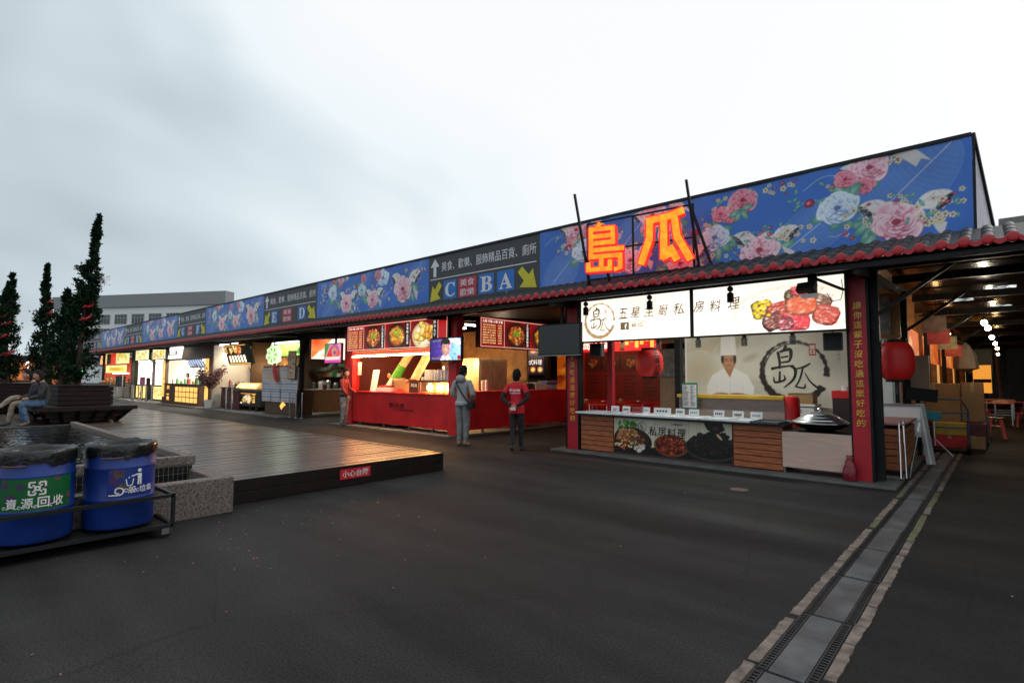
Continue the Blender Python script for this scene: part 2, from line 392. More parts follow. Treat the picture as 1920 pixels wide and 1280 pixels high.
def sign_char(mb, fr, spec, x, y, w, h, th, lift, depth):
    for i, st_ in enumerate(spec): taper(mb, fr, [(x+a*w, y+b*h) for a, b in st_], th, lift+i*.0006, depth)
    return mb
def smooth_pts(P, W, n=5):
    out = []; ws = []
    for i in range(len(P)-1):
        p0 = P[max(i-1, 0)]; p1 = P[i]; p2 = P[i+1]; p3 = P[min(i+2, len(P)-1)]
        for k in range(n):
            t = k/n; f = lambda j: .5*((2*p1[j])+(-p0[j]+p2[j])*t+(2*p0[j]-5*p1[j]+4*p2[j]-p3[j])*t*t+(-p0[j]+3*p1[j]-3*p2[j]+p3[j])*t**3)
            out.append((f(0), f(1))); ws.append(W[i]*(1-t)+W[i+1]*t)
    out.append(P[-1]); ws.append(W[-1]); return out, ws
def brush_char(mb, fr, spec, x, y, w, h, lift=.003, k=1.):
    for i, (P, W) in enumerate(spec):
        q, ws = smooth_pts(P, W); taper(mb, fr, [(x+a*w, y+b*h) for a, b in q], [v*k*(w+h)/2 for v in ws], lift+i*.0003)
    return mb
# ================================================================= materials
BLACK = mat('black_paint', (.008, .008, .0085), .5, var=.3, spec=.25)
STEEL = mat('dark_steel', (.011, .0115, .012), .5, var=.3, spec=.25)
GREYM = mat('grey_metal', (.25, .25, .26), .35, metal=.8)
CHROME = mat('polished_steel', (.6, .6, .6), .18, metal=1, var=.05)
ALU = mat('aluminium', (.62, .63, .64), .3, metal=1, var=.1)
WHITE = mat('white_paint', (.75, .74, .72), .5, var=.06)
PAPER = mat('white_paper', (.8, .8, .78), .8, var=.04)
REDP = mat('red_lacquer', (.64, .010, .013), .42, var=.22, scale=1.6, rvar=.10, bump=.05, bscale=3)
REDD = mat('dark_red_board', (.42, .010, .022), .45, var=.15, scale=3)
MAROON = mat('maroon_board', (.09, .012, .012), .5, var=.2)
REDTILE = mat('red_glazed_tile', (.42, .012, .02), .35, var=.25, scale=9, rvar=.1)
SLATE = mat('dark_slate_tile', (.024, .027, .029), .55, var=.4, scale=7, bump=.15, rvar=.1, spec=.25)
CONC = mat('pavement_concrete', (.11, .11, .108), .7, var=.3, scale=3, bump=.35, bscale=60)
GRANITE = mat('speckled_granite', (.055, .045, .039), .7, var=.1, scale=48, bump=.5, bscale=90, col2=(.25, .21, .185), spec=.3)
DARKW = mat('dark_stained_wood', (.012, .0065, .006), .5, var=.35, scale=5, bump=.1, spec=.25)
PLANK = mat('orange_stained_plank', (.36, .105, .035), .5, var=.35, scale=5, stretch=(1.2, 6, 9), bump=.12, bscale=30)
PLY = mat('pale_plywood', (.58, .40, .33), .55, var=.10, scale=3, stretch=(1, 1, 7), bump=.05)
WOODC = mat('counter_veneer', (.30, .17, .085), .45, var=.2, scale=3, stretch=(6, 6, .8))
CARD = mat('brown_cardboard', (.32, .19, .085), .8, var=.15, scale=3)
SKIN = mat('skin', (.46, .26, .18), .5, var=.08, scale=9)
HAIR = mat('black_hair', (.006, .005, .005), .65, var=.3, scale=30, bump=.4, bscale=60, spec=.2)
GLASSY = mat('clear_glass', (.8, .8, .8), .05, alpha=.22, var=.02)
def glow(name, c, s): return mat('glow_'+name, c, .5, var=.0, emit=s)
TUBEW = glow('tube_white', (1, .96, .88), 9); TUBEP = glow('tube_pinkwarm', (1, .50, .16), 110); TUBEC = glow('tube_cool', (.95, 1, 1), 7)
BULBW = glow('bulb_warm', (1, .62, .25), 60); BULBC = glow('bulb_white', (1, .90, .72), 60)
WSIGN = glow('sign_white', (1, .97, .9), 1.1)
YSIGN = glow('sign_yellow', (1, .72, .10), 1.2); OSIGN = glow('sign_orange', (1, .45, .08), 1.2)
PR = printmat('printed_vinyl', 0, .4); PRB = printmat('backlit_print', 1.0, .35); PRD = printmat('dim_backlit_print', .5, .35)

# ================================================================= ground
def asphalt(name, base, seed):
    m = bpy.data.materials.new(name); m.use_nodes = True; n = m.node_tree.nodes; l = m.node_tree.links; b = n['Principled BSDF']
    t = n.new('ShaderNodeTexCoord')
    def noise(sc, det=5, rough=.55):
        z = n.new('ShaderNodeTexNoise'); z.inputs['Scale'].default_value = sc; z.inputs['Detail'].default_value = det; z.inputs['Roughness'].default_value = rough
        l.new(t.outputs['Object'], z.inputs['Vector']); return z
    big = noise(.35, 6, .6); mid = noise(2.3, 5); fine = noise(55, 4, .7); spk = noise(120, 2)
    r = n.new('ShaderNodeValToRGB'); r.color_ramp.elements[0].position = .32; r.color_ramp.elements[1].position = .7
    r.color_ramp.elements[0].color = tuple(v*.55 for v in base)+(1,); r.color_ramp.elements[1].color = tuple(v*1.6 for v in base)+(1,)
    a = n.new('ShaderNodeMath'); a.operation = 'MULTIPLY_ADD'; a.inputs[1].default_value = .52
    a2 = n.new('ShaderNodeMath'); a2.operation = 'MULTIPLY_ADD'; a2.inputs[1].default_value = .20
    a3 = n.new('ShaderNodeMath'); a3.operation = 'MULTIPLY'; a3.inputs[1].default_value = .30
    l.new(fine.outputs[0], a3.inputs[0]); l.new(mid.outputs[0], a2.inputs[0]); l.new(a3.outputs[0], a2.inputs[2]); l.new(big.outputs[0], a.inputs[0]); l.new(a2.outputs[0], a.inputs[2])
    l.new(a.outputs[0], r.inputs[0])
    sp = n.new('ShaderNodeValToRGB'); sp.color_ramp.elements[0].position = .70; sp.color_ramp.elements[1].position = .80
    l.new(spk.outputs[0], sp.inputs[0])
    mx_ = n.new('ShaderNodeMix'); mx_.data_type = 'RGBA'; l.new(sp.outputs[0], mx_.inputs[0]); l.new(r.outputs[0], mx_.inputs[6]); mx_.inputs[7].default_value = (.06, .058, .056, 1)
    wv = n.new('ShaderNodeTexVoronoi'); wv.feature = 'DISTANCE_TO_EDGE'; wv.inputs['Scale'].default_value = .42; wdn = n.new('ShaderNodeMix'); wdn.data_type = 'VECTOR'; wdn.inputs[0].default_value = .12
    cn = noise(1.6, 6, .65); l.new(t.outputs['Object'], wdn.inputs[4]); l.new(cn.outputs['Color'], wdn.inputs[5]); l.new(wdn.outputs[1], wv.inputs['Vector'])
    ck = n.new('ShaderNodeValToRGB'); ck.color_ramp.elements[0].position = .0; ck.color_ramp.elements[0].color = (.72, .72, .72, 1); ck.color_ramp.elements[1].position = .003; l.new(wv.outputs['Distance'], ck.inputs[0])
    str_ = n.new('ShaderNodeTexNoise'); str_.inputs['Scale'].default_value = 1.0; str_.inputs['Detail'].default_value = 4; sm_ = n.new('ShaderNodeMapping'); sm_.inputs['Scale'].default_value = (.22, 1.3, 1); sm_.inputs['Rotation'].default_value = (0, 0, .5); l.new(t.outputs['Object'], sm_.inputs[0]); l.new(sm_.outputs[0], str_.inputs['Vector'])
    sr = n.new('ShaderNodeValToRGB'); sr.color_ramp.elements[0].position = .35; sr.color_ramp.elements[0].color = (.58, .58, .58, 1); sr.color_ramp.elements[1].position = .66; sr.color_ramp.elements[1].color = (1.4, 1.4, 1.4, 1); l.new(str_.outputs[0], sr.inputs[0])
    mu1 = n.new('ShaderNodeMix'); mu1.data_type = 'RGBA'; mu1.blend_type = 'MULTIPLY'; mu1.inputs[0].default_value = 1; l.new(mx_.outputs[2], mu1.inputs[6]); l.new(ck.outputs[0], mu1.inputs[7])
    mu2 = n.new('ShaderNodeMix'); mu2.data_type = 'RGBA'; mu2.blend_type = 'MULTIPLY'; mu2.inputs[0].default_value = 1; l.new(mu1.outputs[2], mu2.inputs[6]); l.new(sr.outputs[0], mu2.inputs[7])
    gr_ = noise(75, 2, .6); gp = n.new('ShaderNodeValToRGB'); gp.color_ramp.elements[0].position = .36; gp.color_ramp.elements[0].color = (.6, .6, .6, 1); gp.color_ramp.elements[1].position = .66; gp.color_ramp.elements[1].color = (1.45, 1.44, 1.43, 1); l.new(gr_.outputs[0], gp.inputs[0])
    mu3 = n.new('ShaderNodeMix'); mu3.data_type = 'RGBA'; mu3.blend_type = 'MULTIPLY'; mu3.inputs[0].default_value = 1; l.new(mu2.outputs[2], mu3.inputs[6]); l.new(gp.outputs[0], mu3.inputs[7])
    l.new(mu3.outputs[2], b.inputs['Base Color'])
    q = n.new('ShaderNodeMapRange'); q.inputs[1].default_value = .3; q.inputs[2].default_value = .7; q.inputs[3].default_value = .62; q.inputs[4].default_value = .9
    l.new(big.outputs[0], q.inputs[0]); l.new(q.outputs[0], b.inputs['Roughness']); b.inputs['Specular IOR Level'].default_value = .16
    bp = n.new('ShaderNodeBump'); bp.inputs['Strength'].default_value = .18; bp.inputs['Distance'].default_value = .006; l.new(fine.outputs[0], bp.inputs['Height']); l.new(bp.outputs[0], b.inputs['Normal'])
    return m
ASPH = asphalt('worn_asphalt', (.0205, .0198, .0200), 1); ASPD = asphalt('dark_shaded_asphalt', (.0105, .0100, .0100), 2)
tag(MB().add([(-900,-900,0),(900,-900,0),(900,900,0),(-900,900,0)], [(0,1,2,3)]).obj('ground', ASPH), kind='structure')
tag(MB().add([(-.74,-6,.004),(14,-6,.004),(14,90,.004),(-.02,90,.004)], [(0,1,2,3)]).obj('lane', ASPD), kind='structure')  # darker asphalt, with corridor shade also put into its colour
for i, (a, b, y1) in enumerate([(-6.95, -1.06, 14), (-15.75, -10.15, 14.3), (-26.9, -19.3, 14), (-34.9, -27.0, 14), (-52, -35.2, 14)]):
    m = MB().box(a, b, 8.93, y1, -.02, .035)
    tag(m.obj('pavement', CONC, bevel=.01), kind='structure')
# drain channel running along the lane
dr = tag(MB().add([(-1.0,-1,.002),(-.7,-1,.002),(-.5,40,.002),(-.8,40,.002)], [(0,1,2,3)]).obj('drain_bed', mat('drain_dark', (.006,.006,.006), .9)), kind='structure')
SLABM = mat('drain_slab_concrete', (.060, .063, .067), .6, var=.6, scale=4, bump=.4, bscale=70, rvar=.12)
KERBM = mat('kerb_stone', (.15, .118, .10), .85, var=.55, scale=9, bump=.5, bscale=30)
MOSS = mat('mossy_kerb', (.10, .10, .05), .9, var=.5, scale=14, bump=.6, bscale=40)
GRATE = mat('cast_iron_grate', (.03, .032, .034), .5, metal=.5, var=.3)
def sk(y): return .0075*(y-3)
for k in range(-2, 26):
    y0 = 3.0+.9*k+.012; y1 = y0+.876; s0 = sk(y0); h = .012+random.uniform(-.003, .004)
    mb = MB().add([(-.935+s0, y0, -.05), (-.765+s0, y0, -.05), (-.765+s0, y1, -.05), (-.935+s0, y1, -.05), (-.935+s0, y0, h), (-.765+s0, y0, h), (-.765+s0, y1, h+random.uniform(-.002, .002)), (-.935+s0, y1, h)],
                  [(4,5,6,7),(0,1,5,4),(1,2,6,5),(2,3,7,6),(3,0,4,7)])
    mb.obj('drain_slab', SLABM, dr, bevel=.004)
    if y0 < 14:
        for xa, xb in ((-.985, -.94), (-.76, -.712)):
            g = MB().box(xa+s0, xa+.007+s0, y0, y1, -.01, h-.002).box(xb-.007+s0, xb+s0, y0, y1, -.01, h-.002)
            nb = 26
            for j in range(nb):
                yy = y0+(j+.5)*(y1-y0)/nb; g.box(xa+.006+s0, xb-.006+s0, yy-.006, yy+.006, -.008, h-.003)
            g.obj('drain_grate', GRATE, dr)
    for sd_, (xa, xb) in enumerate(((-1.055, -.99), (-.706, -.642))):
        yy = y0+random.uniform(-.1, .1)
        while yy < y1-.14:
            ln = random.uniform(.38, .95); ye = min(yy+ln, y1+.05); nseg = max(4, int((ye-yy)/.05)); vs = []; fs = []
            hh = .009+random.uniform(-.002, .003)
            for q in range(nseg+1):
                t = yy+.008+(ye-yy-.016)*q/nseg; j1 = random.uniform(-.004, .006); j2 = random.uniform(-.006, .004)
                if sd_ == 0: a_, b_ = xa+j1*1.3, xb
                else: a_, b_ = xa, xb+j2*1.3
                hz = hh+random.uniform(-.001, .001)
                vs += [(a_+s0, t, -.02), (a_+s0+.004, t, hz), (b_+s0-.004, t, hz), (b_+s0, t, -.02)]
            for q in range(nseg):
                o_ = q*4
                fs += [(o_, o_+1, o_+5, o_+4), (o_+1, o_+2, o_+6, o_+5), (o_+2, o_+3, o_+7, o_+6)]
            fs += [(3, 2, 1, 0), (nseg*4, nseg*4+1, nseg*4+2, nseg*4+3)]
            MB().add(vs, fs).obj('kerb_stone', MOSS if (6 < yy < 8.6 and random.random() < .45) else KERBM, dr, smooth=False)
            yy = ye
mh = MB().lathe((-2.64, 7.53, .002), [(.12, 0), (.12, .006), (.10, .009), (.095, .006), (.0, .007)], 24).obj('manhole_cover', mat('rusty_cover', (.09, .05, .038), .7, var=.3, bump=.3))
tag(mh, 'small round rusty brown cover set in the asphalt before the long counter', 'manhole cover')
# litter flecks
m = MB(); g = random.Random(3)
for i in range(135):
    x_ = -5.4+g.gauss(0, .9); y_ = 2.3+g.gauss(0, .9)
    if x_ < -6.25 and y_ < 2.55 or x_ < -6.6: continue
    if i > 120: x_ = g.uniform(-6, 1); y_ = g.uniform(2, 8.5)
    s_ = g.uniform(.006, .013); a_ = g.uniform(0, 6.28)
    m.add([(x_+s_*math.cos(a_+k*1.57), y_+s_*math.sin(a_+k*1.57)*.7, .007+.003*k) for k in range(4)], [(0,1,2,3)])
PET = mat('fallen_petals', (.20, .03, .04), .7, var=.9, scale=1.2, col2=(.22, .12, .11))
tag(m.obj('petal_litter', PET), 'scattered red and white petals on the asphalt by the planter', 'petals', kind='stuff')

# ================================================================= deck
DX, DZ = -6.72, .275
deck = thing('wooden_deck', 'low dark wet timber deck with raised edge beside the pond', 'deck', (DX, 4.2, 0))
BOARD = mat('wet_deck_board', (.046, .031, .023), .29, var=.5, scale=3, stretch=(14, .5, 1), bump=.02, bscale=8, rvar=.06, spec=.75)
bw = .138
def boardmesh(y0, y1, seed):
    g = random.Random(seed); m = MB(); h = .03; t = .011
    m.add([(0,y0,-h),(bw,y0,-h),(bw,y1,-h),(0,y1,-h),(0,y0,-t),(t,y0,0),(bw-t,y0,0),(bw,y0,-t),(0,y1,-t),(t,y1,0),(bw-t,y1,0),(bw,y1,-t)],
          [(0,1,7,6,5,4),(3,8,9,10,11,2),(4,5,9,8),(5,6,10,9),(6,7,11,10),(0,4,8,3),(7,1,2,11)])
    return m
protos = {}
def board(x, y0, y1, k):
    key = (y0, y1)
    if key not in protos:
        o = boardmesh(y0, y1, 1).obj('deck_board', BOARD); protos[key] = o.data; bpy.data.objects.remove(o)
    o = bpy.data.objects.new('deck_board', protos[key]); COL.objects.link(o); o.parent = deck
    o.location = Vector((x, 0, DZ+random.uniform(-.002, .002)))-ORG[deck.name]; o.rotation_euler = (random.uniform(-.0012, .0012), random.uniform(-.009, .009), 0)
xx_ = DX-.145; k = 0
while xx_ > -33:
    y0 = 2.50 if xx_ > -14.3 else -5.0
    board(xx_, y0, 5.80, k); xx_ -= bw+.012; k += 1
MB().box(-33, DX-.012, 2.47, 5.78, .0, DZ-.035).obj('deck_base', DARKW, deck)
MB().box(-33, -14.35, -5, 2.46, .0, DZ-.035).obj('deck_base', DARKW, deck)
MB().box(DX-.004, DX+.02, 2.5, 5.82, .005, .135).obj('edge_board', DARKW, deck, bevel=.004)
MB().box(DX-.004, DX+.02, 2.5, 5.82, .14, DZ+.004).obj('edge_board', DARKW, deck, bevel=.004)
MB().box(-33, DX-.006, 5.802, 5.83, .005, DZ+.002).obj('edge_board', DARKW, deck, bevel=.004)
MB().box(-33, DX-.15, 5.74, 5.80, DZ+.003, DZ+.012).obj('edge_strip', BOARD, deck)
fr = side(DX+.024, 3.97, .10)
sg = thing('step_warning_plate', 'red plate lettered in white on the deck edge', 'sign', (DX, 4.2, .1))
slab(MB(), fr, 0, 0, .48, .137, .004, .004).obj('plate', mat('red_plate', (.55, .02, .03), .4), sg)
letters(MB(), fr, '小心台階', .035, .024, .41, .092, .006, .01).obj('lettering', WHITE, sg)

# ================================================================= pond and planter trough
pond = thing('pond', 'raised rectangular pond with speckled granite rim and dark tiled side', 'pond', (-10.7, 0, 0))
PX0, PX1, PY0, PY1, PT = -14.25, -7.25, -6.0, 2.36, .55
cw = .11
MB().box(PX1-cw, PX1, PY0, PY1, PT-.11, PT).obj('rim', GRANITE, pond, bevel=.012)
MB().box(PX0, PX1-cw-.002, PY1-cw, PY1, PT-.11, PT-.001).obj('rim', GRANITE, pond, bevel=.012)
MB().box(PX0, PX0+cw, PY0, PY1-cw-.002, PT-.11, PT-.05).obj('rim', mat('wet_dark_stone', (.02, .018, .017), .4, var=.3), pond, bevel=.006)
GROUT = mat('white_grout', (.42, .41, .38), .8, var=.2)
MB().box(PX1-cw+.02, PX1-.02, PY0, PY1-.02, 0, PT-.112).box(PX0, PX1-cw+.018, PY1-cw+.02, PY1-.02, 0, PT-.112).box(PX0+.02, PX0+cw-.02, PY0, PY1-cw+.018, 0, PT-.112).obj('wall', GROUT, pond)
TILE = mat('black_glazed_tile', (.012, .011, .011), .22, var=.5, scale=18, rvar=.1)
tm = MB().box(0, .008, .003, .047, .003, .087).obj('tile', TILE, bevel=.002, seg=1); tmesh = tm.data; bpy.data.objects.remove(tm)
for r_ in range(5):
    for c_ in range(44):
        o = bpy.data.objects.new('tile', tmesh); COL.objects.link(o); o.parent = pond
        o.location = Vector((PX1-.021, PY1-.03-.05*(c_+1), PT-.115-.09*(r_+1)))-ORG[pond.name]; o.rotation_euler = (0, 0, random.uniform(-.02, .02))
def watermat():
    m = bpy.data.materials.new('dark_pond_water'); m.use_nodes = True; n = m.node_tree.nodes; l = m.node_tree.links; b = n['Principled BSDF']
    b.inputs['Base Color'].default_value = (.006, .008, .008, 1); b.inputs['Roughness'].default_value = .03; b.inputs['IOR'].default_value = 1.33
    t = n.new('ShaderNodeTexCoord'); z = n.new('ShaderNodeTexNoise'); z.inputs['Scale'].default_value = 3.2; z.inputs['Detail'].default_value = 3
    mpp = n.new('ShaderNodeMapping'); mpp.inputs['Scale'].default_value = (1, 1.6, 1); l.new(t.outputs['Object'], mpp.inputs[0]); l.new(mpp.outputs[0], z.inputs['Vector'])
    bp = n.new('ShaderNodeBump'); bp.inputs['Strength'].default_value = .5; bp.inputs['Distance'].default_value = .05; l.new(z.outputs[0], bp.inputs['Height']); l.new(bp.outputs[0], b.inputs['Normal'])
    return m
tag(MB().add([(PX0+.2,PY0,.485),(PX1-.2,PY0,.485),(PX1-.2,PY1-.2,.485),(PX0+.2,PY1-.2,.485)], [(0,1,2,3)]).obj('pond_water', watermat()), kind='structure')
pl = thing('stone_trough', 'empty speckled granite planter trough at the pond corner', 'planter', (-6.5, 1, 0))
MB().box(-6.53, -6.35, -6, 2.465, .0, .39).obj('wall', GRANITE, pl, bevel=.012)
MB().box(-7.26, -6.532, 2.285, 2.465, .0, .389).obj('wall', GRANITE, pl, bevel=.012)
MB().box(-7.24, -6.532, -6, 2.28, .02, .12).obj('soil', mat('bare_soil', (.02, .012, .008), .95, bump=.5), pl)

# ================================================================= bins on a cart
BINB = mat('blue_bin_plastic', (.005, .032, .20), .45, var=.4, scale=2.2, rvar=.12, bump=.10, bscale=3)
BAG = mat('black_bin_liner', (.006, .0065, .007), .24, var=.3, bump=.25, bscale=30)
def binlabel(bt, c, r, spec):
    """label wrapped round the drum: paint on a sheet, then bend it"""
    W, H, z0, base, ang0 = spec['W'], spec['H'], spec['z0'], spec['c'], spec['a']
    cv = Cv(W, H, 170, base); g = random.Random(spec['seed'])
    for i in range(9):
        fx = g.choice([g.uniform(.0, .3), g.uniform(.7, 1.)])*W; fy = g.uniform(.1, .95)*H; rr = g.uniform(.018, .034)
        cc = g.choice(['7a2f86', 'a8843c', 'a03a58', '57408c', '7d8a3a'])
        for k in range(6): cv.ell(fx+rr*.6*math.cos(k*1.05), fy+rr*.6*math.sin(k*1.05), rr*.55, rr*.5, 0, cc, '3a2440', al=.75)
    o = cv.obj('label', Fr((0, 0, 0), (1, 0, 0), (0, 0, 1)), 0, PR, None); o.location = (0, 0, 0)
    me = o.data; co = np.empty(len(me.vertices)*3, 'f'); me.vertices.foreach_get('co', co); co = co.reshape(-1, 3)
    def bend(P, lift):
        a = ang0+(P[:, 0]-W/2)/r
        return np.stack([c[0]+(r+lift)*np.cos(a), c[1]+(r+lift)*np.sin(a), z0+P[:, 2]], 1)
    og = ORG[bt.name]; me.vertices.foreach_set('co', (bend(co, .004)-np.array(og)).astype('f').ravel()); me.update(); o.parent = bt; ORG[o.name] = og
    mb = MB(); spec['draw'](mb)
    V = np.array(mb.v); mb.v = [tuple(p) for p in bend(V, .009)]
    mb.obj('lettering', WHITE, bt)
Z = Fr((0, 0, 0), (1, 0, 0), (0, 0, 1))
def thickline(mb, pts, wd):
    for (x0, y0), (x1, y1) in zip(pts[:-1], pts[1:]):
        d = Vector((x1-x0, y1-y0)).normalized()*wd/2; nx, ny = -d.y, d.x
        n_ = 4
        for k in range(n_):
            a = k/n_; b = (k+1)/n_; xa, ya, xb, yb = x0+(x1-x0)*a, y0+(y1-y0)*a, x0+(x1-x0)*b, y0+(y1-y0)*b
            mb.add([Z.p(xa+nx, ya+ny), Z.p(xa-nx, ya-ny), Z.p(xb-nx, yb-ny), Z.p(xb+nx, yb+ny)], [(0,1,2,3)])
def arc(cx_, cy_, r, a0, a1, n=10): return [(cx_+r*math.cos(a0+(a1-a0)*i/n), cy_+r*math.sin(a0+(a1-a0)*i/n)) for i in range(n+1)]
def draw_general(mb):
    # person dropping litter into a basket
    mb.add([Z.p(.235+.017*math.cos(t*.785), .222+.017*math.sin(t*.785)) for t in range(8)], [tuple(range(8))])
    thickline(mb, [(.237, .195), (.237, .155)], .034); thickline(mb, [(.229, .156), (.227, .095)], .015); thickline(mb, [(.246, .156), (.248, .095)], .015)
    thickline(mb, [(.225, .192), (.172, .176)], .011); thickline(mb, [(.132, .155), (.142, .095), (.178, .095), (.188, .155)], .008)
    thickline(mb, [(.15, .162), (.158, .172)], .01)
    thickline(mb, [(.01, .018), (.085, .018)]+arc(.085, .05, .032, -1.57, 2.6)+arc(.075, .05, .018, 2.6, 5.4), .012)
    letters(mb, Z, '般', .15, .025, .062, .062, 0, .015); letters(mb, Z, '垃', .238, .025, .06, .06, 0, .015); letters(mb, Z, '圾', .303, .025, .06, .06, 0, .015)
    thickline(mb, arc(.135, .055, .014, .5, 6), .007); thickline(mb, arc(.225, .045, .012, .5, 5.5), .006)
def draw_recycle(mb):
    cx_, cy_, s_ = .245, .178, .05
    for k in range(4):
        a = k*math.pi/2; ca, sa = math.cos(a), math.sin(a)
        def T(p): return (cx_+p[0]*ca-p[1]*sa, cy_+p[0]*sa+p[1]*ca)
        thickline(mb, [T((-.05, .012)), T((-.05, .05)), T((-.012, .05))], .013)
        thickline(mb, [T((-.03, .03)), T((-.012, .012))], .011); thickline(mb, [T((.0, .018)), T((-.018, .0))], .012)
        thickline(mb, [T((.012, .05)), T((.012, .03))], .012)
    for i, ch in enumerate('資源回收'): letters(mb, Z, ch, .05+.10*i, .02, .075, .085, 0, .015)
    for i in range(4): thickline(mb, arc(.040+.10*i, .032, .010, .3, 5.2), .006)
def make_bin(c, spec, label):
    b = thing('bin', label, 'bin', (c[0], c[1], .13), 'blue drums on the bin cart'); r = .272
    z = .13; H_ = .73
    MB().lathe((c[0], c[1], z), [(.0, .012), (r-.02, .012), (r-.012, .0), (r, .02), (r, .24), (r+.006, .25), (r+.006, .265), (r, .275), (r, .52), (r+.006, .53), (r+.006, .545), (r, .555), (r, H_-.02), (r+.008, H_-.012), (r+.004, H_), (r-.012, H_), (r-.014, .05), (0, .04)], 40).obj('drum', BINB, b, smooth='auto')
    m = MB(); n_ = 72; g = random.Random(spec['seed']); rows = []
    ph = [g.uniform(0, 6.28) for _ in range(6)]
    def wv(t): return math.sin(3*t+ph[0])*.5+math.sin(5*t+ph[1])*.3+math.sin(11*t+ph[2])*.35+math.sin(19*t+ph[3])*.35
    prof = [(.008, -.10, .022), (.011, -.065, .005), (.009, -.02, .003), (.006, .008, .003), (-.010, .016, .010), (-.034, -.015, .014), (-.05, -.12, .02), (-.07, -.4, .02)]
    for q, (dr_, dz_, am) in enumerate(prof):
        for i in range(n_):
            t = 2*math.pi*i/n_; wq = wv(t+q*.15)
            rr = r+dr_+(am*.5*wq if q > 2 else abs(am*.3*wq)); m.v.append((c[0]+rr*math.cos(t), c[1]+rr*math.sin(t), z+H_+.007+dz_+am*wq))
    for q in range(len(prof)-1):
        for i in range(n_): j = (i+1) % n_; m.f.append((q*n_+i, q*n_+j, (q+1)*n_+j, (q+1)*n_+i))
    m.obj('liner', BAG, b, smooth=True)
    MB().tube([(c[0]+r*1.04*math.cos(t), c[1]+r*1.04*math.sin(t), z+H_-.09+.01*math.sin(3*t)) for t in [spec['a']-.9+i*.12 for i in range(6)]], .006, 5).obj('bag_clip', mat('rusty_clip', (.16, .06, .02), .6), b)
    binlabel(b, c, r, spec); return b
make_bin((-6.17, 1.37), dict(W=.375, H=.25, z0=.415, c='142f7e', a=rad(8), seed=5, draw=draw_general), 'right blue drum with a white litter-dropping figure on its label')
make_bin((-6.17, .76), dict(W=.50, H=.27, z0=.40, c='0c5a2c', a=rad(-2), seed=9, draw=draw_recycle), 'left blue drum with a green recycling label')
ct = thing('bin_cart', 'black steel cart on castors carrying two blue drums', 'cart', (-6.17, 1, 0))
for z_ in (.125, .40):
    MB().bar((-5.83, -.4, z_-.02), (-5.83, 1.72, z_-.02), .03).obj('rail', STEEL, ct); MB().bar((-6.30-.20, -.4, z_-.02), (-6.5, 1.72, z_-.02), .03).obj('rail', STEEL, ct)
    MB().bar((-6.5, 1.72, z_-.02), (-5.83, 1.72, z_-.02), .03).obj('rail', STEEL, ct)
for x_, y_ in ((-5.83, 1.72), (-6.5, 1.72), (-5.83, .45)):
    MB().bar((x_, y_, .09), (x_, y_, .40), .03).obj('post', STEEL, ct)
MB().box(-6.485, -5.845, -.4, 1.70, .085, .10).obj('tray', STEEL, ct)
for x_, y_ in ((-5.83, 1.66), (-6.48, 1.66)):
    cs = MB().box(x_-.02, x_+.02, y_-.03, y_+.03, .035, .088).obj('castor', GREYM, ct)
    MB().cyl((x_-.012, y_+.01, .03), (x_+.012, y_+.01, .03), .03, n=14).obj('wheel', BLACK, cs)
# ================================================================= market hall
hall = thing('market_hall', 'long low market hall with dark tiled eaves edged in red', 'building', (-25, 10, 0))
EY, EZ, BY = 8.4, 3.09, 10.0
ROOFM = mat('dark_roof_sheet', (.035, .037, .04), .5, var=.3)
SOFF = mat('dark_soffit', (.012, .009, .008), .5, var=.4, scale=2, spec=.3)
XL, XR, XC = -58., 5., -1.45
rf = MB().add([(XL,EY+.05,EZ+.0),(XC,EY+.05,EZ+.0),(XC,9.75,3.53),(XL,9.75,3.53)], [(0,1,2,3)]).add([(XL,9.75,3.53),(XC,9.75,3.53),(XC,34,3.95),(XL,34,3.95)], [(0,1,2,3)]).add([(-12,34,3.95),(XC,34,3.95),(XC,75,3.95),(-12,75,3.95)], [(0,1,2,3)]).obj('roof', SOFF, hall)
# tile columns and red end caps, shared meshes
sp = .215; ncol = int((1.6-XL)/sp)
tl = MB(); L_ = 1.42; nr = 4
sl_ = (3.53-EZ)/(9.75-EY-.05); th = math.atan(sl_)
for r_ in range(nr):
    a0 = L_*r_/nr; a1 = L_*(r_+1)/nr+.03
    for (s_, lift, rad_) in ((a0, 0.005, .066), (a1, .0, .063)):
        for i in range(9):
            t = math.pi*i/8; px = -rad_*math.cos(t); pz = rad_*math.sin(t)*.7+lift
            tl.v.append((px, s_*math.cos(th)-pz*math.sin(th), s_*math.sin(th)+pz*math.cos(th)))
    b0 = r_*18
    for i in range(8): tl.f.append((b0+i, b0+i+1, b0+9+i+1, b0+9+i))
    tl.f.append(tuple(range(b0+8, b0-1, -1)))
# flat trough tile between columns
tl.add([(.06, -.0, .012), (sp-.06, -.0, .012), (sp-.06, L_*math.cos(th), L_*math.sin(th)+.012), (.06, L_*math.cos(th), L_*math.sin(th)+.012)], [(0,1,2,3)])
cp = MB().lathe((0, 0, 0), [(0, -.022), (.035, -.022), (.054, -.017), (.062, -.008), (.062, .03), (.0, .03)], 18, 'Y')
for i in range(7):     # scalloped drip between the caps
    t0 = i/6; x0 = .05+t0*(sp-.10); dz = -.03*math.sin(math.pi*t0)
    cp.v.append((x0, -.012, .022+dz)); cp.v.append((x0, -.012, -.040+dz)); cp.v.append((x0, .02, .014+dz))
k0 = len(cp.v)-21
for i in range(6):
    a = k0+i*3; cp.f += [(a+1, a+4, a+3, a), (a, a+3, a+5, a+2)]
t0_ = tl.obj('t', SLATE, smooth='auto'); tmsh = t0_.data; bpy.data.objects.remove(t0_)
c0_ = cp.obj('c', REDTILE, smooth='auto'); cmsh = c0_.data; bpy.data.objects.remove(c0_)
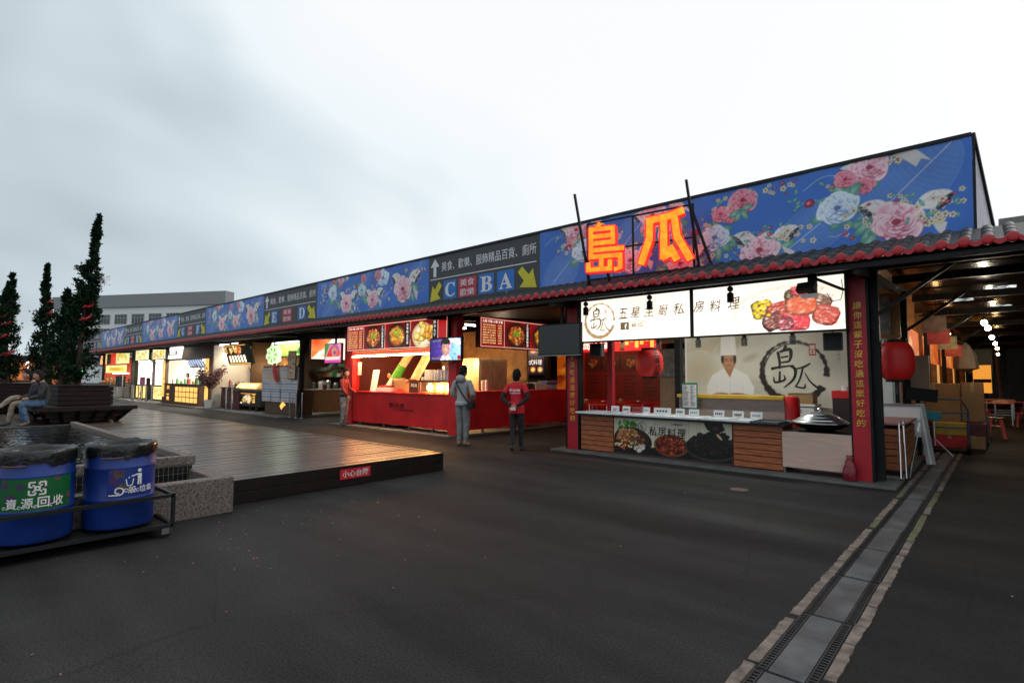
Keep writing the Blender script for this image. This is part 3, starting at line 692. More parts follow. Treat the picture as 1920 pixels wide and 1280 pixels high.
for i in range(ncol):
    x_ = 1.5-sp*i; base = Vector((x_, EY+.03, EZ+.025))-ORG[hall.name]
    for nm, ms in (('roof_tile', tmsh), ('eave_cap', cmsh)):
        o = bpy.data.objects.new(nm, ms); COL.objects.link(o); o.parent = rf
        o.location = base+Vector((random.uniform(-.004, .004), 0, random.uniform(-.004, .004))) + (Vector((0, -.03, .03)) if nm == 'eave_cap' else Vector())
MB().box(XL, 1.6, EY+.06, EY+.14, EZ-.10, EZ-.03).obj('eave_beam', BLACK, hall)
MB().box(XL, 1.6, 9.24, 9.36, EZ-.02, EZ+.14).obj('front_beam', STEEL, hall)
for x_ in [-1.35, -6.6, -10.45, -15.5, -19.3, -26.9, -34.6, -42, -50]:
    MB().bar((x_, EY+.1, EZ-.10), (x_, 13.5, EZ+.15), .09, .13).obj('rafter', STEEL, hall)
# pipe stubs carrying the banners
x_ = -.9
while x_ > -50:
    MB().cyl((x_, 9.93, 3.35), (x_, 9.93, 3.66), .022, n=8).obj('banner_stub', mat('pale_pipe', (.3, .31, .3), .5), hall); x_ -= 2.05
MB().bar((XL, 9.97, 3.595), (-.15, 9.97, 3.595), .05, .05).obj('banner_rail', STEEL, hall)
for a, b in (((-10.0, 13.2, 3.02), (-6.7, 13.6, 2.98)), ((-10.0, 14.2, 2.98), (-6.7, 14.6, 2.92)), ((-18.9, 9.9, 2.95), (-15.6, 10.3, 2.9))): MB().bar(a, b, .22, .16).obj('duct', mat('grey_duct', (.10, .105, .11), .5), hall)
# rear walls so that the hall is closed
MB().box(XL, -3.25, 20.5, 20.6, 0, 3.9).obj('rear_wall', mat('rear_wall_dark', (.05, .035, .028), .8, var=.4), hall)
# corridor roof: corrugated dark sheet with pale skylight panels
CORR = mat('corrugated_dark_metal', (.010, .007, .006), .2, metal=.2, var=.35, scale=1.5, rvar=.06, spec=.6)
TRL = bpy.data.materials.new('pale_skylight_sheet'); TRL.use_nodes = True; n_ = TRL.node_tree.nodes; l_ = TRL.node_tree.links
tb = n_.new('ShaderNodeBsdfTranslucent'); tz = n_.new('ShaderNodeTexNoise'); tz.inputs['Scale'].default_value = 7; tr_ = n_.new('ShaderNodeValToRGB')
tr_.color_ramp.elements[0].position = .4; tr_.color_ramp.elements[0].color = (.12, .13, .13, 1); tr_.color_ramp.elements[1].position = .56; tr_.color_ramp.elements[1].color = (.95, .97, .97, 1)
tcx = n_.new('ShaderNodeTexCoord'); l_.new(tcx.outputs['Object'], tz.inputs['Vector']); l_.new(tz.outputs['Fac'], tr_.inputs[0]); l_.new(tr_.outputs[0], tb.inputs[0]); l_.new(tb.outputs[0], n_['Material Output'].inputs[0])
def rz(y): return EZ+.02+(y-EY)*.32 if y < 9.75 else 3.53+(y-9.75)*.006
def corr(x0, x1, y0, y1):
    m = MB(); n = int((y1-y0)/.05)+1
    for i in range(n+1):
        y = y0+(y1-y0)*i/n; z = rz(y)+.016*math.sin(y*2*math.pi/.2)
        m.v += [(x0, y, z), (x1, y, z)]
    m.f += [(2*i, 2*i+1, 2*i+3, 2*i+2) for i in range(n)]
    return m
sky_p = [(-.75, -.35, 17.2, 18.6), (.02, .42, 16.0, 17.2), (.02, .42, 20.5, 21.9)]
cols = [(XC, -.75), (-.75, -.35), (-.35, .02), (.02, .42), (.42, XR)]
cr_ = None
for (a, b) in cols:
    cuts = sorted([s for s in sky_p if abs(s[0]-a) < .01], key=lambda s: s[2]); y = EY+.05
    for c_ in cuts:
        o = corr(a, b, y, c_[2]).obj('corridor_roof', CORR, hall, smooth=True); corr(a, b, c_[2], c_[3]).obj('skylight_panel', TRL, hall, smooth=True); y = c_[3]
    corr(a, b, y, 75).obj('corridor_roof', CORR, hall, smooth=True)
for y_ in [9.3, 12.4, 15.6, 19.4, 24, 30, 38]:
    MB().box(-1.4, 5, y_, y_+.1, min(3.3, rz(y_)-.22), min(3.3, rz(y_)-.22)+.15).obj('cross_beam', STEEL, hall)
for y_ in [9.45, 12.9, 17.5, 23.5, 32]:
    MB().box(-1.36, -1.24, y_-.06, y_+.06, 0, 3.2).obj('post', STEEL, hall, bevel=.004)
    MB().bar((-1.28, y_, 2.42), (-.35, y_+.05, 3.12), .05, .05).obj('brace', STEEL, hall)
for x_, y_ in ((3.6, 12.9), (3.6, 23.5), (3.6, 38)):
    MB().box(x_-.06, x_+.06, y_-.06, y_+.06, 0, 3.4).obj('post', STEEL, hall)
for x_ in (-19.2, -42.0, -50.0, -35.0):
    MB().box(x_-.07, x_+.07, 9.63, 9.77, 0, 3.3).obj('post', STEEL, hall)

# ================================================================= fascia banners
BZ0, BZ1 = 3.62, 4.97
def bframe(b, x0, x1):
    MB().box(x0, x1, BY+.0, BY+.07, BZ0, BZ1).obj('panel', mat('banner_back', (.3, .3, .32), .6), b)
    MB().box(x0, x1, BY-.03, BY+.10, BZ1+.002, BZ1+.062).obj('top_rail', STEEL, b)
P_PINK = dict(c=['fff2f5', 'f2a9bf', 'dc4f7c', 'b81f4c'], d='8a123a', core='7d4a3a')
P_RED = dict(c=['f7c4cf', 'e0607f', 'd03358', 'aa1838'], d='7a0e2c', core='803030')
P_BLUE = dict(c=['f6fbff', 'bcd4ef', '6f9ad2', '4670b4'], d='2a4a90', core='8a6aa0')
def leaf(cv, x, y, ln, ang, c='3f8a78', c2='b8d8c8'):
    cv.ell(x+ln*.5*math.cos(ang), y+ln*.5*math.sin(ang), ln*.5, ln*.2, ang, c2, c); cv.line([(x, y), (x+ln*math.cos(ang), y+ln*math.sin(ang))], .006, '3e6f66', .7)
def peony(cv, x, y, r, pal, seed, squash=.8):
    g = random.Random(seed)
    for k, (rr, n) in enumerate(((1., 8), (.80, 8), (.60, 7), (.42, 5), (.26, 4))):
        for i in range(n):
            a = 2*math.pi*(i+g.uniform(-.3, .3))/n+k*.55; d = r*rr*g.uniform(.52, .68); px = x+d*math.cos(a); py = y+d*math.sin(a)*squash
            s1 = r*rr*g.uniform(.44, .56); s2 = s1*g.uniform(.62, .86); an = a+1.57+g.uniform(-.5, .5)
            cv.ell(px-.02*r*math.cos(a), py-.03*r, s1*1.05, s2*1.06, an, pal['d'], al=.55)
            cv.ell(px, py, s1, s2, an, pal['c'][2], pal['c'][1], g=2)
            cv.ell(px+.30*d*math.cos(a), py+.30*d*math.sin(a)*squash+.02*r, s1*.82, s2*.56, an, pal['c'][1], pal['c'][0], g=1.2, al=.95)
            cv.ell(px-.35*d*math.cos(a), py-.35*d*math.sin(a)*squash, s1*.5, s2*.4, an, pal['c'][3], al=.5)
    cv.ell(x, y, r*.17, r*.13, 0, pal['core'], pal['c'][3])
def bud(cv, x, y, r, pal): 
    cv.ell(x, y, r, r*.85, .3, pal['c'][2], pal['d']); cv.ell(x-.2*r, y+.1*r, r*.5, r*.4, .8, pal['c'][0], pal['c'][2])
def blossom(cv, x, y, r, c='efe6c8', core='8a5b3c'):
    for k in range(5): cv.ell(x+r*.6*math.cos(k*1.257), y+r*.6*math.sin(k*1.257), r*.48, r*.4, k*1.257, c, 'b9ad7a', g=3)
    cv.ell(x, y, r*.3, r*.3, 0, core)
def spray(cv, x, y, w_, h_, n, seed):
    g = random.Random(seed)
    for i in range(n):
        px = x+g.uniform(-w_, w_); py = y+g.uniform(-h_, h_); t = g.random()
        if t < .35: leaf(cv, px, py, g.uniform(.06, .12), g.uniform(0, 6.3))
        elif t < .75: blossom(cv, px, py, g.uniform(.03, .055), g.choice(['efe6c8', 'dfe3ea', 'f0dcd6']), g.choice(['8a5b3c', '6b4a70']))
        else: bud(cv, px, py, g.uniform(.02, .04), g.choice([P_PINK, P_RED]))
def bow(cv, x, y, s_, left=True):
    sg_ = -1 if left else 1; g = random.Random(int(x*99)); s_ *= .92
    q = lambda p0, p1, p2, n=8: [((1-t)**2*p0[0]+2*t*(1-t)*p1[0]+t*t*p2[0], (1-t)**2*p0[1]+2*t*(1-t)*p1[1]+t*t*p2[1]) for t in [i/n for i in range(n+1)]]
    T = lambda pts: [(x+sg_*a*s_, y+b*s_) for a, b in pts]
    ex, ey = x+sg_*.44*s_, y+.05*s_
    cv.poly(T(q((0, 0), (.10, .30), (.34, .27))+q((.34, .27), (.56, .26), (.57, .12))+q((.57, .12), (.40, .12), (.30, -.06))), 'ebe6e7')
    cv.ell(ex, ey, .17*s_, .055*s_, sg_*.80, '1d2029')
    for i in range(22): cv.ell(ex+sg_*g.uniform(-.11, .11)*s_, ey+g.uniform(-.08, .08)*s_, .008*s_+.002, None, 0, 'dcdce2', al=.8)
    cv.poly(T(q((.02, .02), (.22, .10), (.33, .26))+[(.30, .25)]+q((.30, .25), (.18, .12), (.0, .04))), 'cdc4c8', .6)
    for i in range(14): cv.ell(x+sg_*g.uniform(.12, .46)*s_, y+g.uniform(.10, .24)*s_, .013, .009, 0, 'b9aeb4', al=.6)
def bigleaf(cv, x, y, ln, wd, ang, al=.20):
    ca, sa = math.cos(ang), math.sin(ang); cv.ell(x, y, ln/2, wd/2, ang, 'a9b8dc', '8fa3d2', al=al)
    T = lambda u, v: (x+u*ca-v*sa, y+u*sa+v*ca)
    for i in range(-9, 10):
        u = i/10*ln/2*.95; hw = wd/2*math.sqrt(max(0, 1-(i/10)**2))
        for s_ in (-1, 1):
            cv.line([T(u-.10*ln*.3, 0), T(u+.02, s_*hw*.6), T(u+.10*ln*.5, s_*hw*.97)], .007, 'b9c6e6', .35)
    for s_ in (.35, .68):
        cv.line([T(ln/2*.98*math.cos(t), s_*wd/2*math.sin(t)) for t in [k*.3 for k in range(22)]], .006, 'b9c6e6', .25)
    cv.line([T(ln/2*math.cos(t), wd/2*math.sin(t)) for t in [k*.2 for k in range(33)]], .008, 'c3cfeb', .4)
    cv.line([T(-ln*.55, 0), T(ln*.62, 0)], .013, 'd4dcf0', .85)
BLUEP = '3670cc'
def cluster(cv, x, y, s_, seed):
    """the repeat of the print: bow, pink peony, blue peony, red flower and sprays"""
    g = random.Random(seed)
    spray(cv, x+.55*s_, y+.18*s_, .5*s_, .2*s_, 16, seed+1); spray(cv, x-.35*s_, y-.02*s_, .25*s_, .25*s_, 9, seed+2)
    bow(cv, x+.05*s_, y+.20*s_, .85*s_, True); bow(cv, x+.32*s_, y+.16*s_, .95*s_, False)
    spray(cv, x+.18*s_, y+.36*s_, .16*s_, .10*s_, 9, seed+3)
    for k in range(9): leaf(cv, x+g.uniform(-.25, .45)*s_, y+g.uniform(-.15, .15)*s_, .34*s_, g.uniform(2.8, 6.6))
    peony(cv, x+.1*s_, y, .36*s_, P_PINK, seed+4)
    cv.poly([(x+.5*s_, y+.02*s_), (x+.72*s_, y-.12*s_), (x+.66*s_, y-.32*s_), (x+.58*s_, y-.2*s_)], 'dcd6d6')
def bluecl(cv, x, y, s_, seed):
    g = random.Random(seed)
    for k in range(12): leaf(cv, x+g.uniform(-.1, .1)*s_, y+g.uniform(-.1, .1)*s_, .46*s_, g.uniform(0, 6.3))
    spray(cv, x-.1*s_, y+.33*s_, .14*s_, .14*s_, 8, seed); peony(cv, x, y, .33*s_, P_BLUE, seed+1)
    peony(cv, x+.14*s_, y+.50*s_, .19*s_, P_RED, seed+2); bud(cv, x-.45*s_, y+.18*s_, .09*s_, P_RED); spray(cv, x-.68*s_, y+.2*s_, .12*s_, .08*s_, 5, seed+3); leaf(cv, x-.34*s_, y+.17*s_, .14*s_, .2)
def tendril(cv, x, y, s_, fl=1):
    cv.line([(x+fl*s_*t, y+.35*s_*math.sin(t*2.2)) for t in [i*.1 for i in range(11)]], .012, 'c9d2e6', .7)
def toppeony(cv, x, y, s_, seed):
    g = random.Random(seed)
    for k in range(6): leaf(cv, x, y-.1*s_, .34*s_, g.uniform(3.3, 6.2))
    spray(cv, x+.45*s_, y, .25*s_, .15*s_, 10, seed); bow(cv, x-.1*s_, y-.05*s_, .8*s_, True)
    cv.poly([(x+.4*s_, y+.2*s_), (x+.75*s_, y+.16*s_), (x+.98*s_, y-.12*s_), (x+.82*s_, y-.04*s_), (x+.74*s_, y-.18*s_), (x+.55*s_, y+.02*s_)], 'dcd6d6')
    peony(cv, x, y, .34*s_, P_PINK, seed+1); peony(cv, x-.12*s_, y-.33*s_, .2*s_, P_RED, seed+2)
def floral(W, res, seed, big):
    cv = Cv(W, BZ1-BZ0, res, BLUEP); H = BZ1-BZ0
    if big:
        bigleaf(cv, 7.15, .80, 1.7, .95, .76, .26); bigleaf(cv, 5.85, .36, 1.35, .8, .62, .24); bigleaf(cv, 2.45, .85, 1.5, .7, .8, .22); bigleaf(cv, .62, .30, 1.2, .8, .75, .28); bigleaf(cv, 3.6, .35, 1.2, .7, .6, .2)
        tendril(cv, 5.75, 1.05, .5); tendril(cv, 6.4, .3, -.3); tendril(cv, .15, 1.0, .5); tendril(cv, 4.0, .15, .4); tendril(cv, 5.6, .75, .35)
        toppeony(cv, 6.70, 1.22, .8, 3); toppeony(cv, 1.05, 1.25, .85, 13); toppeony(cv, 2.95, 1.2, .85, 23)
        peony(cv, 4.75, 1.12, .27, P_RED, 31); peony(cv, 4.52, .90, .2, P_RED, 32); spray(cv, 5.25, 1.18, .4, .12, 16, 33); spray(cv, 4.35, 1.05, .18, .18, 12, 34); [leaf(cv, 4.7, .95, .24, q) for q in (3.6, 4.3, 5.3, .2)]
        bluecl(cv, 6.24, .66, .9, 5); bluecl(cv, 4.22, .52, .85, 15); bluecl(cv, 1.25, .70, .9, 25); bluecl(cv, 3.3, .78, .8, 26)
        cluster(cv, 6.92, .28, .98, 7); cluster(cv, 4.92, .16, .92, 17); cluster(cv, 2.35, .34, .85, 27); cluster(cv, 3.45, .12, .8, 28); spray(cv, .75, .95, .3, .25, 16, 35); spray(cv, 1.95, 1.0, .3, .14, 14, 36); spray(cv, 7.45, .38, .3, .2, 26, 37); spray(cv, 6.55, .45, .2, .2, 12, 39); spray(cv, 5.1, .42, .35, .12, 14, 40); spray(cv, 5.55, .35, .2, .15, 9, 38)
    else:
        bigleaf(cv, 1.0, .35, 1.6, .7, .7, .24); bigleaf(cv, 3.2, .85, 1.5, .6, .8, .2); bigleaf(cv, 6.2, .95, 1.5, .6, .8, .22); bigleaf(cv, 4.2, .3, 1.2, .6, .4, .2)
        tendril(cv, .2, 1.1, .5); tendril(cv, 4.6, .4, .6); tendril(cv, 6.3, .3, .4)
        bluecl(cv, 1.15, .88, .95, 41); toppeony(cv, 1.75, 1.3, .6, 42); bluecl(cv, 3.15, .78, .8, 43); peony(cv, 4.45, 1.05, .34, P_BLUE, 44); peony(cv, 4.15, 1.18, .2, P_RED, 45); spray(cv, 4.0, 1.0, .25, .25, 16, 46); spray(cv, .55, .85, .25, .4, 20, 47)
        cluster(cv, 2.05, .42, 1.05, 48); cluster(cv, 3.75, .40, .9, 49); cluster(cv, 5.45, .58, 1.3, 50); spray(cv, 6.3, .85, .3, .25, 14, 51); spray(cv, 2.75, .2, .3, .15, 10, 52)
    cv.mottle(.03, .5, seed); return cv
b0 = thing('floral_banner', 'widest blue peony banner, at the hall corner behind the glowing letters', 'banner', (-4.1, BY, BZ0), 'blue flowered fascia banners')
bframe(b0, -8.06, -.12); floral(7.94, 84, 1, True).obj('print', front(-8.06, BY, BZ0), .014, PR, b0, wave=lambda x, y: .006*np.sin(x*3.1+y*1.3)+.004*np.sin(x*9.7)*np.sin(y*6))
MB().add([(-.112,10.03,BZ1+.05),(-.112,10.03,BZ0),(.07,10.75,BZ0-.05)], [(0,1,2)]).add([(-.122,10.03,BZ1+.05),(-.122,10.03,BZ0),(.06,10.75,BZ0-.05)], [(2,1,0)]).obj('end_panel', mat('white_end_sheet', (.62, .6, .66), .6), b0)
MB().bar((-.10, 10.03, BZ1+.06), (.09, 10.77, BZ0-.06), .04).obj('end_brace', STEEL, b0)
MB().bar((-.10, 10.0, BZ1+.05), (-.13, 10.0, BZ0), .035).obj('end_rail', STEEL, b0)
SIGNS = [(-12.24, -8.07, 'C', 'BA'), (-23.28, -18.72, 'E', 'D'), (-34.5, -30.05, 'G', 'F'), (-45.8, -41.4, 'I', 'H'), (-57, -52.7, 'K', 'J')]
fl = None
for i in range(4):
    x0, x1 = SIGNS[i+1][1]+.005, SIGNS[i][0]-.005; W = x1-x0
    b = thing('floral_banner', f'blue peony banner between the {SIGNS[i+1][2]} {SIGNS[i+1][3]} sign and the {SIGNS[i][2]} {SIGNS[i][3]} sign', 'banner', ((x0+x1)/2, BY, BZ0), 'blue flowered fascia banners')
    bframe(b, x0, x1)
    if fl is None: fl = floral(6.9, 62, 2, False).obj('print', front(x0, BY, BZ0), .014, PR, b, wave=lambda x, y: .006*np.sin(x*3.3+y*1.1)+.004*np.sin(x*8.7)*np.sin(y*6)); flW = 6.9; fl.scale.x = W/6.9; fl.location.x = 0; fl_w = W; fl_mesh = fl.data; ox = x0-(x0+x1)/2; fl.location.x = ox-ox*W/6.9
    else:
        o = bpy.data.objects.new('print', fl_mesh); COL.objects.link(o); o.parent = b; o.scale.x = W/6.9; ox2 = x0-(x0+x1)/2; o.location.x = ox2-ox*W/6.9
CHAR = mat('charcoal_vinyl', (.042, .045, .05), .5, var=.1); SBLUE = mat('sign_blue', (.02, .16, .55), .5, var=.05); SRED = mat('sign_red', (.55, .03, .06), .5, var=.05); SYEL = mat('sign_yellow_vinyl', (.62, .56, .02), .5, var=.05); SWHT = mat('sign_white_vinyl', (.72, .74, .78), .5, var=.03)
UP = [(0, .55), (.5, 1), (1, .55), (.66, .55), (.66, 0), (.34, 0), (.34, .55)]
DN = [(0, .78), (.24, 1), (.60, .60), (.80, .84), (1.0, 0), (.1, .10), (.34, .36)]      # points to the lower right
for (x0, x1, a, c) in SIGNS:
    s_ = (x1-x0)/4.17; fr = front(x0, BY-.001, BZ0); H = BZ1-BZ0
    sg = thing('wayfinding_sign', f'charcoal direction sign lettered {a} and {c} with yellow arrows', 'sign', ((x0+x1)/2, BY, BZ0), 'direction signs on the fascia')
    bframe(sg, x0, x1); MB().box(x0, x1, BY-.006, BY-.0008, BZ0, BZ1-.002).obj('sheet', CHAR, sg)
    fr.o.y = BY-.007
    X = lambda v: v*s_
    def shape(nm, pts, bx, m): MB().prism([(X(bx[0]+(bx[2]-bx[0])*p[0]), bx[1]+(bx[3]-bx[1])*p[1]) for p in pts], fr.p(0, 0, .006), fr.ex, fr.ey, .005).obj(nm, m, sg)
    shape('up_arrow', UP, (.08, .76, .46, 1.28), SWHT)
    letters(MB(), fr, '美食、歡樂、服飾精品百貨、廁所', X(.56), .88, X(3.50), .28, .004, .004).obj('lettering', SWHT, sg)
    slab(MB(), fr, X(.08), .675, X(4.06), .70, .004, .005).obj('rule', SWHT, sg)
    shape('left_arrow', [(1-p[0], p[1]) for p in DN], (.07, .05, .58, .60), SYEL)
    shape('right_arrow', DN, (3.46, .05, 4.07, .62), SYEL)
    M_ = lambda ch: chr(0x1D400+ord(ch)-65)
    cells = [(.67, 1.20, a)] + ([(2.08, 2.64, 'B'), (2.75, 3.35, 'A')] if len(c) == 2 else [(2.82, 3.38, c)])
    rx0, rx1 = (1.28, 1.98) if len(c) == 2 else (1.62, 2.35)
    for (q0, q1, ch) in cells:
        o = slab(MB(), fr, X(q0), .07, X(q1), .60, .004, .005).obj('letter_tile', SBLUE, sg)
        wq = q1-q0; letters(MB(), fr, M_(ch), X(q0+wq*(.12 if ch != 'I' else .3)), .13, X(wq*(.76 if ch != 'I' else .4)), .40, .0075, .008).obj('letter', SWHT, o)
    for r_, tx in ((0, '歡樂'), (1, '美食')):
        o = slab(MB(), fr, X(rx0), .07+.27*r_, X(rx1), .325+.27*r_, .004, .005).obj('text_tile', SRED, sg)
        letters(MB(), fr, tx, X(rx0+.07), .095+.27*r_, X(rx1-rx0-.14), .20, .0075, .003).obj('lettering', SWHT, o)

# ================================================================= glowing letters on a frame over the corner stall
ls = thing('letter_sign', 'two glowing orange characters with red edges on a steel frame', 'sign', (-5, 9.0, 3.3))
frS = Fr((-5.99, 8.75, 3.50), (.946, .324, 0), (0, 0, 1))
for (x0, x1, z0, z1, ch) in ((.0, .86, .0, 1.05, '島'), (1.07, 2.07, .05, 1.15, '瓜')):
    sp_ = DAO if ch == '島' else GUA; tk = .098 if ch == '島' else .14
    body = sign_char(MB(), frS, sp_, x0+.05, z0+.05, x1-x0-.1, z1-z0-.1, tk+.042, 0, .11).obj('character', mat('red_letter_shell', (1, .02, .02), .5, var=0, emit=.6), ls)
    sign_char(MB(), frS, sp_, x0+.05, z0+.05, x1-x0-.1, z1-z0-.1, tk-.012, .016, 0).obj('lit_face', mat('lit_orange_face', (1, .20, .006), .5, var=.35, scale=9, emit=1.25), body)
for a, b in (((.07, -.38), (.07, 1.06)), ((2.08, -.2), (2.08, 1.24)), ((.05, 1.05), (2.10, 1.22)), ((.05, .50), (2.10, .60)), ((.05, -.07), (2.10, .03)), ((.97, -.03), (.97, 1.12))):
    MB().bar(frS.p(a[0], a[1], -.14), frS.p(b[0], b[1], -.14), .03).obj('frame_bar', STEEL, ls)
for a, b in (((-.12, 1.62, .12), (.10, -.2, -.2)), ((1.99, 1.62, .1), (2.18, -.10, -.25)), ((2.02, 1.25, -.12), (2.42, -.05, -.35)), ((.35, .5, -.12), (.45, -.12, -.5))):
    MB().bar(frS.p(*a), frS.p(*b), .04).obj('stay', STEEL, ls)
# ================================================================= food painters
def foodpile(cv, x, y, rx, ry, pal, n, seed, sz=.09, hi='ffe9b0'):
    g = random.Random(seed)
    for i in range(n):
        a = g.uniform(0, 6.283); d = math.sqrt(g.random()); s_ = sz*g.uniform(.5, 1.25)
        px, py = x+rx*d*math.cos(a), y+ry*d*math.sin(a); c = g.choice(pal); an = g.uniform(0, 3.1)
        k = np.clip(rgb(c)*.45, 0, 1); cv.ell(px, py-.15*s_, s_*1.05, s_*.75, an, k, al=.8); cv.ell(px, py, s_, s_*.65, an, rgb(c), np.clip(rgb(c)*.75, 0, 1), g=2)
        cv.ell(px+.2*s_, py+.25*s_, s_*.3, s_*.16, an, hi, al=.55)
def bowl(cv, x, y, r, rim, pal, n, seed, green=False, broth=None, sq=.8, sz=None):
    cv.ell(x, y, r*1.06, r*1.06*sq, 0, '0c0808'); cv.ell(x, y, r, r*sq, 0, rim, '1a0f0c', g=3); cv.ell(x, y, r*.9, r*.9*sq, 0, broth or '7a2a10', '3a1408', g=3)
    foodpile(cv, x, y+.03*r, r*.72, r*.68*sq, pal, n, seed, (sz or .17)*r)
    if green:
        g = random.Random(seed+5)
        for i in range(26): cv.ell(x+g.gauss(0, .25)*r, y+.12*r+g.gauss(0, .2)*r, .07*r, .035*r, g.uniform(0, 3), g.choice(['5fae2a', '86cc3a', '3f8a1e']))
ORN = ['e08a2e', 'd2601e', 'f0b24a', 'c2481a', 'e6c27a', 'b03a18']; GOLD = ['e8a02a', 'f2c04a', 'd98a1e', 'f6d06a']; MEAT = ['7a2a16', '5a1a10', 'a0401e', '8a341c', 'c25a2a']
# ================================================================= corner stall
GOLDL = mat('gold_lettering', (.85, .50, .06), .35, metal=.3, var=.3, scale=5); BRN = mat('brown_print', (.22, .13, .06), .6); INK = mat('ink_black', (.012, .011, .011), .6)
st = thing('food_stall', 'corner food stall with white lightbox sign and orange planked counter', 'stall', (-3.95, 9.3, 0))
def pillar(x0, x1, y, txt, ytop, size, step, glowtop=None):
    p = MB().box(x0, x1, y, y+.04, .035, 3.05).obj('pillar_board', REDD if txt else REDP, st)
    MB().box(x0-.035, x0-.002, y-.006, y+.16, .035, 3.05).obj('pillar_edge', BLACK, p); MB().box(x1+.002, x1+.035, y-.006, y+.16, .035, 3.05).obj('pillar_edge', BLACK, p)
    MB().box(x0, x1, y+.042, y+.16, .035, 3.05).obj('pillar_post', STEEL, p)
    vletters(MB(), front((x0+x1)/2, y, 0), txt, 0, ytop, size, step, .006, .005, wob=.006).obj('lettering', GOLDL, p)
pillar(-1.585, -1.365, 9.2, '讓你這輩子沒吃過這麼好吃的', 2.62, .105, .142)
pillar(-6.69, -6.43, 9.2, '讓你這輩子沒吃過這麼好吃的', 2.62, .12, .158)
MB().box(-6.28, -6.16, 10.1, 10.22, .03, 3.0).obj('inner_post', REDD, st)
MB().box(-5.25, -5.12, 11.2, 11.33, .03, 3.1).obj('inner_post', STEEL, st)
# counter carcass, planks, poster
MB().box(-6.36, -2.53, 9.235, 9.75, .04, .74).obj('counter_body', MAROON, st)
MB().box(-6.40, -2.50, 9.12, 9.80, .745, .775).obj('counter_top', mat('dark_counter_top', (.02, .015, .014), .35), st)
def planks(x0, x1, y, z0, z1, n, parent, nm='plank', alongx=True):
    h = (z1-z0)/n
    for i in range(n):
        za = z0+h*i+.008; zb = z0+h*(i+1)-.006; j = random.uniform(-.004, .004)
        if alongx: MB().box(x0+random.uniform(0, .006), x1-random.uniform(0, .006), y-.022+j, y, za, zb).obj(nm, PLANK, parent, bevel=.003)
        else: MB().box(y, y+.022+j, x0, x1, za, zb).obj(nm, PLANK, parent, bevel=.003)
planks(-6.36, -5.60, 9.23, .05, .74, 7, st); planks(-3.30, -2.535, 9.23, .05, .74, 7, st)
# counter poster
cv = Cv(2.26, .67, 150, 'cfc8b4'); g = random.Random(4)
for i in range(46): x_ = i*.05; cv.rect(x_, 0, x_+.022, .67, g.choice(['c4bca6', 'b9b098', 'd6cfbd']), .6)
cv.poly([(0, 0), (2.26, 0), (2.26, .42), (1.75, .2), (1.4, .30), (.8, .15), (0, .25)], '10100e')
for k in range(16): cv.ell(.24+g.uniform(-.16, .2), .50+g.uniform(-.1, .08), g.uniform(.04, .08), g.uniform(.03, .05), g.uniform(0, 3), g.choice(['4f9a2a', '6fbf3c', '2f7420', '86cf52']), '2c6a1c', g=2)
cv.ell(.40, .26, .40, .24, -.12, '15110f'); cv.ell(.38, .29, .36, .2, -.12, '6a3a22', '2a1810'); foodpile(cv, .30, .34, .24, .12, ['d08a50', 'c2703a', 'e0a468', 'b05a2c'], 70, 6, .05); foodpile(cv, .50, .24, .18, .09, ['6a3420', '8a4a2a', '4a2416', 'b08a70'], 45, 7, .04)
foodpile(cv, .22, .17, .2, .08, ['e8e0a0', 'c83024', 'f0f0c8', 'b82018', 'e0c060'], 34, 8, .03); foodpile(cv, .55, .12, .12, .04, ['efe6da', 'd8c8b8'], 10, 9, .05)
cv.ell(1.17, .22, .33, .20, .0, 'c07a36', '6a3a18', g=3); cv.ell(1.17, .22, .29, .17, 0, '3a0c06'); foodpile(cv, 1.17, .22, .25, .14, ['8a2010', 'b03414', '6a140a', 'c2481a'], 80, 10, .05)
cv.ell(1.90, .24, .46, .22, .0, '3c3a34'); cv.ell(1.90, .25, .44, .20, 0, '0e0c0b'); foodpile(cv, 1.88, .30, .36, .19, ['17110f', '241a16', '0f0b0a', '33241e'], 150, 11, .045, hi='6a5a55'); foodpile(cv, 2.0, .42, .2, .1, ['17110f', '1c1412'], 40, 12, .05, hi='6a5a55')
cv.poly([(1.78, .67), (2.10, .67), (2.15, .56), (1.98, .47), (1.84, .55)], '161110'); cv.ell(1.98, .58, .05, .03, 0, '5a2018'); cv.ell(2.05, .44, .07, .02, -.8, 'd8b890')
cv.ring(.60, .52, .085, .02, '14120f', 1, 3)
ps = cv.obj('counter_poster', front(-5.59, 9.226, .06), .0, PR, st)
mb = MB(); fr = front(-5.59, 9.222, .06)
for i, ch in enumerate('私房料理'): letters(mb, fr, ch, .735+.185*i, .37+.012*math.sin(i*2), .165, .17, .003, .008, .12, wob=.010)
letters(mb, fr, '五星級の', 1.18, .585, .22, .04, .003, .004); brush_char(mb, fr, BDAO, .545, .475, .08, .10); brush_char(mb, fr, BGUA, .60, .465, .06, .07)
mb.obj('lettering', INK, ps)
